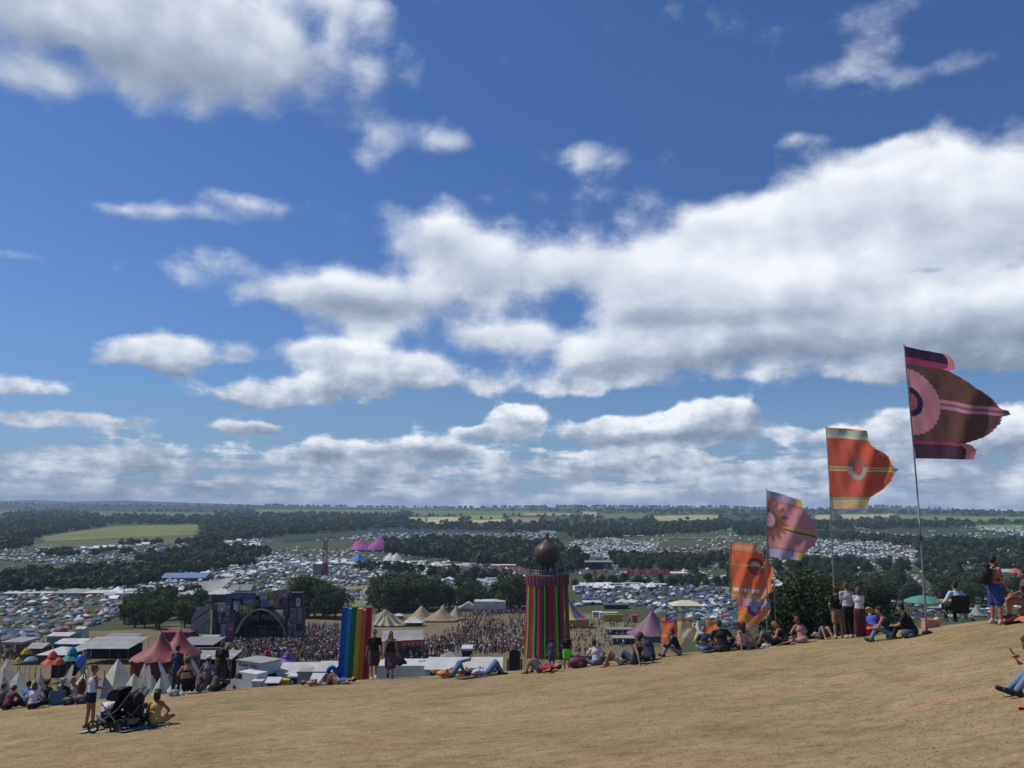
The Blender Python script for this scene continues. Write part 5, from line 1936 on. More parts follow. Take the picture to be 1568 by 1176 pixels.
# the far main stage, black box with a grey side
ms = thing('main_stage', 'big black box stage with a flat pale roof and grey side wall', 'stage', at(915, 720, 885))
z1, z0 = zat(861, 720) - ms.location.z, 0
b = MB()
b.box((-3.0, 0, z1 / 2), (15.5, 14, z1))
b.build('stage_box', M_black, ms)
b = MB()
b.box((8.4, -1.0, z1 * .48), (7.0, 12, z1 * .92))
b.build('side_wall', mk('scrim', (.20, .21, .23), .8, .2, .4), ms)
b = MB()
b.box((1.0, 0, z1 + .5), (23, 16, .8))
b.build('roof', M_palec, ms)
b = MB()
b.box((9.5, -7.1, z1 * .5), (1.6, .2, z1 * .5))
b.build('screen', M_dark, ms)
# pale swooping tent above it
peak_tent('pale_pyramid_tent', 'pale grey pointed tent with a long tail above the black stage', 'tent', 934, 974, 838, 860, 880, 20, [(-.5, 0, 1)], M_palec, sharp=.9, nx=30, ny=14)
hall('long_white_tent', 'long white tent with a row of red flags before it', 'marquee', 958, 1052, 878, 886, 640, 14, cmat('cream_white', (.66, .58, .50)), cmat('cream_wall', (.62, .45, .38)), 'gable')
hall('long_white_roof', 'long white roof line far beyond the bright tents', 'hall', 946, 986, 822, 824, 1400, 14, M_white, M_white, 'gable')
hall('long_pink_roof', 'long dusky pink roof line beyond the bright tents', 'hall', 986, 1130, 825, 828, 1330, 16, cmat('dusky', (.26, .17, .17)), cmat('dusky', (.26, .17, .17)), 'gable')
hall('white_marquee', 'long low white marquee among the blue tents', 'marquee', 992, 1042, 899, 903, 545, 8, M_white, M_greyc, 'gable')
hall('white_marquee', 'white marquee left of the hedge by the orange flag', 'marquee', 1046, 1062, 887, 893, 590, 8, M_white, M_wht, 'hip')
hall('white_marquee', 'row of white peaks right of the long pale tent', 'marquee', 1066, 1112, 886, 891, 590, 8, M_white, M_wht, 'hip')
hall('grey_marquee', 'cream hipped marquee left of the orange flags', 'marquee', 1030, 1078, 919, 932, 400, 12, M_cream, M_palec, 'hip')
hall('white_marquee', 'white tent with a dark doorway right of the tower', 'marquee', 894, 922, 922, 930, 420, 9, M_white, M_greyc, 'hip', rows=(1, 1.5, 1.8, 1.0, M_dark, 'doorway'))
peak_tent('white_peaked_marquee', 'white marquee with two sharp peaks among the blue tents', 'marquee', 944, 990, 918, 929, 425, 9, [(-.5, 0, 1), (.1, 0, 1)], M_white, sharp=3.0, nx=40, ny=10, wall=(1, 1, 1))
hall('green_marquee', 'dark green low marquee right of the striped tower', 'marquee', 926, 962, 926, 932, 400, 7, cmat('dkgreen', (.05, .08, .06)), M_dark, 'flat')
hall('white_marquee', 'white stall behind the long-haired woman under the flags', 'marquee', 1168, 1196, 921, 925, 380, 6, M_white, M_wht, 'hip')
vehicle('campervan', 'white campervan with a yellow awning right of the tower', 'van', 935, 946, 345, Wc, 9.0, 2.3, 3.0, 0, 'van')
hall('yellow_windbreak', 'long low mustard windbreak beside the white campervan', 'windbreak', 924, 953, 941, 944, 335, .8, cmat('mustard', (.42, .30, .05)), cmat('mustard', (.42, .30, .05)), 'flat')
hall('white_lorry_box', 'white lorry body left of the campervan', 'lorry', 908, 922, 937, 941, 360, 3, M_wht, M_wht, 'flat', rows=(2, 1.2, 1.0, 1.6, M_glass, 'window'))
hall('orange_kiosk', 'small red-orange kiosk right of the campervan', 'kiosk', 968, 976, 942, 944, 330, 2, cmat('redor', (.35, .08, .05)), cmat('redor', (.35, .08, .05)), 'flat')
# rainbow striped round tent half hidden by the tower
SC6 = [(.5, .35, .05), (.04, .16, .22), (.42, .07, .05), (.06, .07, .2), (.5, .2, .04), (.05, .2, .2)]
peak_tent('striped_big_top', 'rainbow striped round tent half hidden by the ribbon tower', 'tent', 838, 906, 919, 949, 300, 15, [(0, 0, 1)], M_col,
          colf=lambda u, v: SC6[int((math.atan2(v - .5, u - .5) / 6.2832 + .5) * 24) % 6], wall=(.5, .2, .04), mwall=M_col, sharp=1.7, nx=100, ny=60)
peak_tent('striped_peak_tent', 'dusty pink and blue striped pointed tent left of the orange banner', 'tent', 964, 1036, 938, 974, 222, 11, [(.12, 0, 1)], M_col,
          colf=lambda u, v: [(.26, .06, .09), (.10, .11, .17)][int((u + v * .3) * 22) % 2], wall=(.12, .12, .14), mwall=M_col, sharp=1.8, nx=90, ny=30)
peak_tent('red_peak_tent', 'small red pointed tent right beside the striped pointed one', 'tent', 1004, 1040, 944, 962, 240, 7, [(0, 0, 1)], M_red, sharp=1.8, nx=30, ny=16, wall=(1, 1, 1))
peak_tent('white_peak_tent', 'white sharply pointed gazebo between the cream and orange banners', 'gazebo', 1060, 1084, 951, 970, 250, 5, [(0, 0, 1)], M_white, sharp=2.6, nx=24, ny=16, wall=(1, 1, 1), masts=False)
hall('grey_trailer', 'long grey flat trailer behind the sitting couple', 'trailer', 932, 968, 966, 970, 262, 5, M_greyc, M_black, 'flat')
hall('silver_airstream', 'dark flat-roofed van behind the woman in the spotted top', 'van', 940, 972, 981, 985, 215, 4, M_palec, M_black, 'flat')
peak_tent('white_bell_tent', 'pale grey peaked tent between the two seated women on the right', 'tent', 1362, 1388, 920, 942, 360, 6, [(0, 0, 1)], M_palec, sharp=1.6, nx=20, ny=12, wall=(1, 1, 1))
hall('orange_awning', 'orange awning behind the man in the camping chair', 'awning', 1448, 1482, 920, 924, 380, 6, cmat('tango', (.60, .22, .05)), M_dark, 'flat', open_=True)
hall('green_awning', 'pale green awning right of the man in the camping chair', 'awning', 1484, 1512, 933, 936, 370, 5, cmat('mint', (.14, .34, .26)), M_dark, 'flat', open_=True)
hall('white_stall', 'white peaked stall roofs left of the pale green awning', 'stall', 1425, 1450, 930, 935, 390, 5, M_palec, M_dark, 'hip', open_=True)
peak_tent('white_bell_tent', 'grey peaked tent below the backpack of the bare-chested man', 'tent', 1490, 1515, 926, 944, 355, 6, [(0, 0, 1)], M_palec, sharp=1.6, nx=20, ny=12, wall=(1, 1, 1))
peak_tent('yellow_big_top', 'pale yellow pointed tent at the right edge of the far field', 'tent', 1540, 1580, 845, 856, 880, 14, [(0, 0, 1)], cmat('pyellow', (.6, .48, .22)), sharp=1.6, nx=24, ny=12, wall=(1, 1, 1))
hall('white_marquee', 'long white marquee left of the red-orange parasol at the right', 'marquee', 1530, 1570, 871, 876, 640, 8, M_white, M_wht, 'gable')
hall('white_marquee', 'small white marquee before the belt of trees, right half', 'marquee', 1315, 1336, 868, 872, 700, 6, M_white, M_wht, 'gable')
hall('white_marquee', 'white marquee in the trees right of the third flag pole', 'marquee', 1480, 1498, 847, 851, 850, 7, M_white, M_wht, 'gable')
hall('red_stall', 'little red stall in the trees by the second flag pole', 'stall', 1258, 1268, 866, 870, 720, 5, cmat('dullred', (.35, .08, .07)), M_wood, 'gable')

# red lattice mast with a slanting jib
cm = thing('lattice_crane', 'thin dark red lattice tower with a slanting arm over the centre field', 'crane', at(497, 640, 884))
hz = zat(828, 640) - cm.location.z
k = MB()
for a in (-1, 1):
    for b_ in (-1, 1):
        k.tube([(a * 1.6, b_ * 1.6, 0), (a * 1.0, b_ * 1.0, hz)], .16, 5)
n = 9
for i in range(n):
    z0_, z1_ = hz * i / n, hz * (i + 1) / n
    w0, w1 = 1.6 - .6 * i / n, 1.6 - .6 * (i + 1) / n
    for s in (-1, 1):
        k.tube([(-w0, s * w0, z0_), (w1, s * w1, z1_)], .09, 4)
        k.tube([(w0, s * w0, z0_), (-w1, s * w1, z1_)], .09, 4)
        k.tube([(s * w0, -w0, z0_), (s * w1, w1, z1_)], .09, 4)
k.build('tower', cmat('rust', (.20, .04, .04)), cm)
k = MB()
tip = (ray(541, 780)[0] * 640 - cm.location.x, 0, zat(780, 640) - cm.location.z)
k.tube([(0, 0, hz * .97), tip], [.45, .18], 5)
k.build('jib', MATS['rust'], cm)
b = MB()
b.box((-5.5, -1, 4.5), (7, 1, 8.5))
b.build('banner_panel', cmat('bannerp', (.30, .27, .22)), cm)
b = MB()
b.lathe([(3.4, 0), (3.0, 4), (1.8, 9.5)], 10)
b.build('base_skirt', cmat('rust2', (.26, .05, .05)), cm)

# perimeter fence line on the far rise
M_pf = mk('pale_metal_fence', (.36, .40, .40), .5, .05, .1)
for lab, pts in (('pale perimeter fence line above the far tents, left run', [(435, 831), (520, 824), (560, 818), (600, 815), (660, 814)]),
                 ('pale perimeter fence line above the far tents, middle run', [(672, 814.5), (730, 815), (800, 814), (850, 816.5)]),
                 ('pale perimeter fence line above the right-hand far tents', [(1048, 812), (1110, 812), (1240, 816)])):
    P = [gp(*p) for p in pts]
    t = thing('perimeter_fence', lab, 'fence', P[0], 0, 'perimeter fence')
    for i in range(len(P) - 1):
        a, b_ = P[i] - P[0], P[i + 1] - P[0]
        mb = MB()
        mb.add([a + Vector((0, 0, -1)), b_ + Vector((0, 0, -1)), b_ + Vector((0, 0, 4.2)), a + Vector((0, 0, 4.2)),
                a + Vector((0, .3, -1)), b_ + Vector((0, .3, -1)), b_ + Vector((0, .3, 4.2)), a + Vector((0, .3, 4.2))],
               [(0, 1, 2, 3), (5, 4, 7, 6), (3, 2, 6, 7), (1, 5, 6, 2), (4, 0, 3, 7)])
        mb.build('fence_run', M_pf, t)

# ---- scattered white marquees, vans and caravans among the tents
rg_ = np.random.default_rng(77)
MQ = {}


def small_marquee(kind, mat, nm):
    mb = MB()
    if kind == 0:
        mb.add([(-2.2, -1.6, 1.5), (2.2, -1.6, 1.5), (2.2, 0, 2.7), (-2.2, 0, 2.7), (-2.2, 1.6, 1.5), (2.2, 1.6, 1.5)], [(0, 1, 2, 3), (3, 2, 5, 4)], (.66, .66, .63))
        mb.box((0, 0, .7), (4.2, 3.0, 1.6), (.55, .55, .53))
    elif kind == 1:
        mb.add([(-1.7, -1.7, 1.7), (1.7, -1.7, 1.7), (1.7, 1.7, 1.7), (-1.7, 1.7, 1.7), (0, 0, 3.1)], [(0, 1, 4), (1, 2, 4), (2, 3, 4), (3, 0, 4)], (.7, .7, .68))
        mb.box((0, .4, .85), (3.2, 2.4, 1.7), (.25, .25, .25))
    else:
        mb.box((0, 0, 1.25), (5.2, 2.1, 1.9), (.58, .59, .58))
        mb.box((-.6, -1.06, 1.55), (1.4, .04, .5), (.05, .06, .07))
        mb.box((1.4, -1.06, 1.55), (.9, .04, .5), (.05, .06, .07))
        for s in (-1.6, 1.6):
            mb.tube([(s, -1.1, .33), (s, 1.1, .33)], .33, 10, (.02, .02, .02))
    return mb.mesh(nm, M_cloth)


for kind, nm in ((0, 'white_marquee'), (1, 'white_gazebo'), (2, 'caravan')):
    MQ[kind] = (small_marquee(kind, None, nm), nm)
MZ = [([(160, 905), (300, 898), (330, 905), (240, 918), (170, 922)], 46, 'the jumble left of the saddle tent'),
      ([(250, 885), (420, 868), (450, 872), (300, 895)], 26, 'the rows behind the blue-roofed hall'),
      ([(380, 862), (530, 858), (530, 868), (400, 870)], 30, 'the row left of the blue tent'),
      ([(730, 893), (806, 888), (806, 898), (740, 900)], 26, 'the rows of vans behind the copse'),
      ([(590, 930), (640, 926), (650, 934), (600, 938)], 14, 'the car rows behind the striped big top'),
      ([(880, 899), (1000, 899), (1000, 906), (880, 905)], 34, 'the hedge row past the tower'),
      ([(560, 862), (700, 862), (720, 872), (560, 872)], 26, 'the row of stalls below the big tops'),
      ([(300, 828), (420, 826), (420, 836), (310, 846)], 24, 'the far slope left of centre'),
      ([(60, 838), (290, 836), (280, 848), (60, 850)], 22, 'the far left field'),
      ([(750, 872), (806, 880), (806, 888), (770, 884)], 12, 'the pink flag row')]
for zi, (poly, n, ph) in enumerate(MZ):
    X, Yp = scatter(poly, n, 1300 + zi)
    gx, gy, gz_ = ground_pts(X, Yp)
    for i in range(n):
        kind = int(rg_.choice([0, 1, 2])) if zi not in (3, 4) else 2
        me, nm = MQ[kind]
        o = link(nm, me)
        o.location = (gx[i], gy[i], gz_[i])
        s = rg_.uniform(.9, 1.5) * (1.5 if gy[i] > 900 else 1)
        o.scale = (s, s, s)
        o.rotation_euler = (0, 0, rg_.uniform(-.5, .5))
        tag(o, 'small %s in %s' % (nm.replace('_', ' ').replace('caravan', 'white caravan'), ph), {'caravan': 'caravan', 'white_marquee': 'marquee', 'white_gazebo': 'gazebo'}[nm], 'white shelters in ' + ph)

# little silk flags in the two flag rows
fl_mesh = {}
for zi, (pts, cols, ph) in enumerate([
        ([(705 + i * 4.4, 884 + 3.2 * math.sin(i * .9)) for i in range(24)], ['pink', 'salmon', 'cream'], 'the row right of the copse'),
        ([(960 + i * 6.0, 887.5 + .8 * math.sin(i)) for i in range(11)], ['rose', 'rose', 'salmon'], 'the row before the pale tent'),
        ([(880, 888), (893, 887), (908, 888), (920, 887), (934, 888)], ['salmon', 'cream', 'rose'], 'the row before the black stage')]):
    for i, (px, py) in enumerate(pts):
        c = cols[i % len(cols)]
        cc = {'pink': (.62, .26, .24), 'salmon': (.66, .32, .22), 'cream': (.62, .52, .40), 'rose': (.52, .12, .14)}[c]
        if c not in fl_mesh:
            mb = MB()
            mb.sheet(lambda u, v: (.08 + 3.0 * u * (1 - .35 * abs(2 * v - 1) ** 2), .3 * math.sin(4 * u), 3.2 + 4.2 * v - .5 * u), 8, 6, cc)
            mb2 = MB()
            mb2.tube([(0, 0, -.3), (0, 0, 7.6)], .07, 5)
            fl_mesh[c] = (mb.mesh('cloth', mk('ribbon_cloth', 'Col')), mb2.mesh('pole', M_steel))
        t = thing('silk_flag', 'small %s silk flag in %s' % (c, ph), 'flag', gp(px, py), random.uniform(-.3, .3), 'silk flags in ' + ph)
        link('cloth', fl_mesh[c][0], t)
        link('pole', fl_mesh[c][1], t)
# ------------------------------------------------------------ the arena stage with its collage of coloured panels
Ys = 228.0


def spx(px, py, Y=Ys):
    return Vector((ray(px, py)[0] * Y, Y, zat(py, Y)))


def build_stage():
    c0 = at(395, Ys, 990)
    st = thing('festival_stage', 'dark arched festival stage framed by a collage of coloured picture panels', 'stage', c0)
    org = Vector(c0)

    def panel(nm, px0, py0, px1, py1, col, Y=Ys, th=.25, mat=None, parent=st):
        a, b = spx(px0, py1, Y), spx(px1, py0, Y)
        mb = MB()
        mb.box(((a.x + b.x) / 2 - org.x, Y - org.y, (a.z + b.z) / 2 - org.z), (abs(b.x - a.x), th, abs(b.z - a.z)), col)
        return mb.build(nm, mat or M_col, parent)
    M_scaf = mk('scaffold_black', (.028, .03, .036), .8, .2, .6)
    # structural towers behind the panels
    for nm, a in (('left_tower', (322, 925, 364, 1000)), ('right_tower', (434, 930, 463, 992)), ('top_beam', (352, 908, 462, 934))):
        p0, p1 = spx(a[0], a[3]), spx(a[2], a[1])
        mb = MB()
        mb.box(((p0.x + p1.x) / 2 - org.x, 2.0, (p0.z + p1.z) / 2 - org.z), (p1.x - p0.x, 3.6, p1.z - p0.z))
        mb.build('scaffold_tower', M_scaf, st)
    # collage: (px0,py0,px1,py1,colour)
    P = [(345, 909, 372, 925, (.035, .10, .22)), (372, 908, 392, 917, (.04, .09, .18)), (372, 917, 391, 927, (.10, .16, .20)), (355, 916, 371, 926, (.12, .09, .12)),
         (357, 920, 366, 938, (.34, .37, .42)), (366.5, 926, 381, 939, (.34, .28, .05)), (381.5, 926, 387, 938, (.22, .17, .18)), (387, 919, 397, 928, (.07, .10, .12)),
         (392, 908, 397, 912, (.45, .47, .48)), (398, 906, 409, 918, (.38, .40, .42)), (399, 918.5, 412, 930, (.07, .17, .24)), (409.5, 906, 418, 917, (.36, .28, .06)),
         (412, 918, 420, 928, (.30, .30, .28)), (418.5, 904, 424, 917, (.26, .10, .12)), (420.5, 917, 428, 931, (.38, .14, .03)), (424.5, 903, 431, 917, (.34, .17, .06)),
         (431, 903, 441, 915, (.26, .22, .17)), (428, 925, 443, 931, (.04, .05, .12)), (431, 915.5, 441, 925, (.06, .07, .11)), (442, 906, 447, 914, (.10, .06, .07)),
         (453, 916, 460, 929, (.38, .39, .40)), (443, 920, 452, 929, (.05, .06, .10)), (433, 932, 442, 944, (.22, .04, .05)), (430, 926, 434, 934, (.30, .06, .05)),
         (444, 930.5, 454, 946, (.17, .19, .15)), (454.3, 930.5, 462.5, 955, (.15, .19, .18)), (437, 946, 448.5, 962, (.20, .19, .24)), (441, 951, 448, 961, (.10, .14, .42)),
         (448.8, 946.3, 454, 966, (.12, .14, .17)), (433, 963, 447, 979, (.20, .19, .22)), (449, 966.3, 462.5, 979, (.14, .17, .24)), (434, 957, 440.8, 962.8, (.09, .09, .14)),
         (333, 926, 345, 936, (.30, .34, .40)), (345.5, 926, 353, 933, (.34, .22, .16)), (323.5, 926, 332.5, 934, (.08, .07, .07)), (334, 936, 343, 939.5, (.34, .09, .06)),
         (345, 934, 352, 944, (.18, .22, .20)), (353.5, 934, 361, 945, (.10, .07, .09)), (341, 945, 352, 953, (.08, .13, .19)), (338, 955, 347, 968, (.14, .24, .32)),
         (347.5, 954, 359, 966.5, (.34, .07, .17)), (352.5, 945.5, 362, 953.5, (.06, .07, .10)), (338, 968.5, 346, 976, (.17, .26, .30)), (346.8, 967, 358, 979, (.28, .04, .05)),
         (336.5, 976.5, 345, 990, (.34, .35, .36)), (345.5, 979.5, 357, 991, (.09, .12, .16)), (323, 980, 332.5, 991, (.55, .11, .03)), (324, 936, 333, 979, (.035, .03, .04)),
         (333.5, 940, 340, 954, (.13, .14, .17)), (326, 991.3, 344, 997, (.20, .10, .08)), (362, 939.5, 368, 944, (.20, .05, .06)), (387, 928.5, 392, 934, (.06, .08, .11))]
    for i, (a, b_, c, d, col) in enumerate(P):
        pn = panel('picture_panel', a, b_, c, d, tuple(q * .68 + sum(col) / 3 * .22 for q in col), Ys - .15 - (i % 3) * .04, .2)
        w_, h_ = c - a, d - b_
        # simple shapes painted on each picture
        for k in range(2 if w_ * h_ > 50 else 1):
            rx, ry = random.uniform(.15, .6), random.uniform(.15, .6)
            rw, rh = random.uniform(.22, .4), random.uniform(.22, .4)
            if rx + rw > .95 or ry + rh > .95:
                continue
            f = random.choice([.35, 1.7, 2.2, .5])
            c2 = tuple(min(.55, q * f + .01) for q in (col[(k + 1) % 3], col[k % 3], col[(k + 2) % 3]))
            mb = MB()
            A, B = spx(a + w_ * rx, b_ + h_ * (ry + rh)), spx(a + w_ * (rx + rw), b_ + h_ * ry)
            mb.ell(((A.x + B.x) / 2 - org.x, -.29 - (i % 3) * .04 - .02 * k, (A.z + B.z) / 2 - org.z), ((B.x - A.x) / 2, .04, (B.z - A.z) / 2), 12, 8, c2)
            mb.build('painted_shape', M_col, pn)
    # arched canvas roof: grey band following the arch, dark inside
    n = 22
    A0, A1 = spx(361.5, 992), spx(441, 985)
    px_arch = []
    for i in range(n + 1):
        t = i / n
        px = 361.5 + t * 79
        sh = (math.sin(math.pi * min(1, max(0, t * .92 + .04))) ** .52)
        sh *= 1 - .10 * max(0, t - .6)
        px_arch.append((px, 990 - 58.5 * sh))
    mb = MB()
    outer = [spx(px, py) - org for px, py in px_arch]
    dep = 11.0
    vs, fs = [], []
    for o_ in outer:
        vs += [(o_.x, -1.6, o_.z), (o_.x, dep, o_.z * .98)]
    for i in range(n):
        fs.append((2 * i, 2 * i + 2, 2 * i + 3, 2 * i + 1))
    mb.add(vs, fs)
    mb.build('arch_roof', M_palec, st, True)
    # front lip of the canvas
    mb = MB()
    vs, fs = [], []
    cen = (outer[0] + outer[-1]) / 2
    cen.z += 4
    for i, o_ in enumerate(outer):
        t = i / n
        wd = .13 * (1 - t) ** 1.1 + .028
        inn = o_.lerp(cen, wd)
        vs += [(o_.x, -1.62, o_.z), (inn.x, -1.70, inn.z)]
    for i in range(n):
        fs.append((2 * i, 2 * i + 1, 2 * i + 3, 2 * i + 2))
    mb.add(vs, fs)
    mb.build('arch_lip', M_greyc, st)
    # dark inside: back wall, floor, drums of equipment
    mb = MB()
    vs = [(o_.x, dep - .5, o_.z * .97) for o_ in outer]
    mb.add(vs + [(outer[-1].x, dep - .5, -1), (outer[0].x, dep - .5, -1)], [tuple(range(n + 3))])
    mb.build('backdrop', M_black, st)
    for s, pxx in ((0, 363), (1, 439)):
        q = spx(pxx, 985) - org
        mb = MB()
        mb.box((q.x, 4.5, 3.0), (.3, 11, 10))
        mb.build('side_wall', M_black, st)
    fl = spx(362, 985) - org
    fr = spx(440, 985) - org
    mb = MB()
    mb.box(((fl.x + fr.x) / 2, 4.0, .7), (fr.x - fl.x, 10, 1.4))
    mb.build('stage_floor', M_black, st)
    for px, w_, h_ in ((372, 1.2, 2.4), (384, 1.6, 1.2), (398, 2.2, 1.6), (412, 1.4, 1.2), (424, 1.3, 2.2), (432, 1.0, 2.8)):
        q = spx(px, 980) - org
        mb = MB()
        mb.box((q.x, 3.0, 1.4 + h_ / 2), (w_, 1.2, h_))
        mb.build('amplifier', mk('amp_grey', (.05, .05, .055), .6, .2, 2), st)
    q = spx(404, 976) - org
    mb = MB()
    mb.tube([(-3.5 + q.x, 2.0, q.z + 2.6), (q.x + 4.5, 2.0, q.z + 2.6)], .08, 6)
    for i in range(6):
        mb.ell((q.x - 3 + i * 1.4, 1.9, q.z + 2.4), (.16, .16, .2), 8, 5)
    mb.build('lamp_bar', M_steel, st)
    q = spx(405.5, 941.0) - org
    text_mesh('stage_name', 'THE PARK', 2.1, mk('name_letters', (.13, .12, .14), .8, .1, 1), st, (q.x, -1.9, q.z - 1.25), (math.pi / 2, 0, 0), ext=.06, sx=.82)
    # grey barrel-roofed annex at the left
    mb = MB()
    seg = [(291, 970), (292, 950), (296, 938), (305, 931), (321, 926)]
    vs, fs = [], []
    for px, py in seg:
        q = spx(px, py) - org
        vs += [(q.x, .5, q.z), (q.x + 1.0, 9, q.z)]
    for i in range(len(seg) - 1):
        fs.append((2 * i, 2 * i + 2, 2 * i + 3, 2 * i + 1))
    q0, q1 = spx(321, 972) - org, spx(321, 926) - org
    m_ = len(vs)
    front = [2 * i for i in range(len(seg))]
    vs += [(q0.x, .5, q0.z)]
    fs.append(tuple(front + [m_]))
    mb.add(vs, fs)
    mb.build('annex_canvas', mk('annex_grey', (.20, .21, .22), .7, .12, .4), st)
    for (a, b_) in (((291, 953), (321, 933)), ((310, 957), (321, 949))):
        mb = MB()
        p0, p1 = spx(*a) - org, spx(*b_) - org
        mb.tube([(p0.x, .42, p0.z), (p1.x, .42, p1.z)], .12, 6)
        mb.build('annex_strut', M_black, st)
    # back left banner frame and aerials over the roof
    for px, h_ in ((441.5, 5.0), (385, 3.0), (366, 4.0)):
        q = spx(px, 905) - org
        mb = MB()
        mb.tube([(q.x, .6, q.z - 6), (q.x, .6, q.z + h_ * .5)], .1, 6)
        mb.build('mast', M_steel, st)


build_stage()
FLAGC = [(.5, .05, .05), (.6, .6, .6)]
k = thing('small_flag', 'little red and white flag left of the stage foot', 'flag', at(318, 150, 1000))
m = MB()
m.tube([(0, 0, -.3), (0, 0, 3.6)], .04, 6)
m.build('pole', M_steel, k)
m = MB()
m.sheet(lambda u, v: (u * 1.3, .12 * math.sin(5 * u), 2.2 + 1.3 * v - .3 * u), 8, 4, lambda u, v: FLAGC[int(v * 3.9) % 2])
m.build('cloth', M_col, k)
# ------------------------------------------------------------ people on the near hill
V3 = Vector
SKIN = {'fair': (.34, .18, .125), 'tan': (.26, .13, .085), 'red': (.35, .14, .095), 'brown': (.10, .05, .032)}


def remesh(prims, voxel, mat, smooth=2):
    """prims: capsules ('c',a,b,ra,rb) and ellipsoids ('e',c,(rx,ry,rz),rot) fused into one continuous surface"""
    mb = MB()
    for p in prims:
        if p[0] == 'c':
            _, a, b, ra, rb = p
            a, b = V3(a), V3(b)
            d = b - a
            L = max(d.length, 1e-4)
            q = d.to_track_quat('Z', 'Y').to_matrix()
            prof = [(max(ra * math.cos(t), 1e-4), ra * math.sin(t)) for t in (-1.5708, -1.0, -.5)] + [(ra, 0), (rb, L)] + \
                   [(max(rb * math.cos(t), 1e-4), L + rb * math.sin(t)) for t in (.5, 1.0, 1.5708)]
            n = 10
            vs, fs = [], []
            for (r_, z) in prof:
                for k in range(n):
                    t = 2 * math.pi * k / n
                    vs.append(q @ V3((r_ * math.cos(t), r_ * math.sin(t), z)) + a)
            for i in range(len(prof) - 1):
                for k in range(n):
                    fs.append((i * n + k, i * n + (k + 1) % n, (i + 1) * n + (k + 1) % n, (i + 1) * n + k))
            fs.append(tuple(reversed(range(n))))
            fs.append(tuple((len(prof) - 1) * n + k for k in range(n)))
            mb.add(vs, fs)
        else:
            mb.ell(p[1], p[2], 12, 8, rot=p[3] if len(p) > 3 else None)
    me = mb.mesh('tmp', mat)
    ob = bpy.data.objects.new('tmp', me)
    COL.objects.link(ob)
    md = ob.modifiers.new('r', 'REMESH')
    md.mode = 'VOXEL'
    md.voxel_size = voxel
    md.use_smooth_shade = True
    sm = ob.modifiers.new('s', 'SMOOTH')
    sm.iterations = smooth
    sm.factor = .5
    dg = bpy.context.evaluated_depsgraph_get()
    out = bpy.data.meshes.new_from_object(ob.evaluated_get(dg))
    bpy.data.objects.remove(ob)
    bpy.data.meshes.remove(me)
    out.materials.clear()
    out.materials.append(mat)
    return out


def ik(a, b, l1, l2, pole):
    a, b = V3(a), V3(b)
    d = b - a
    L = min(d.length, (l1 + l2) * .999)
    dn = d.normalized()
    b = a + dn * L
    x = (l1 * l1 - l2 * l2 + L * L) / (2 * L)
    h = math.sqrt(max(l1 * l1 - x * x, 0))
    p = V3(pole)
    p = p - dn * p.dot(dn)
    if p.length < 1e-4:
        p = V3((0, 1, 0))
    p.normalize()
    return a + dn * x + p * h, b


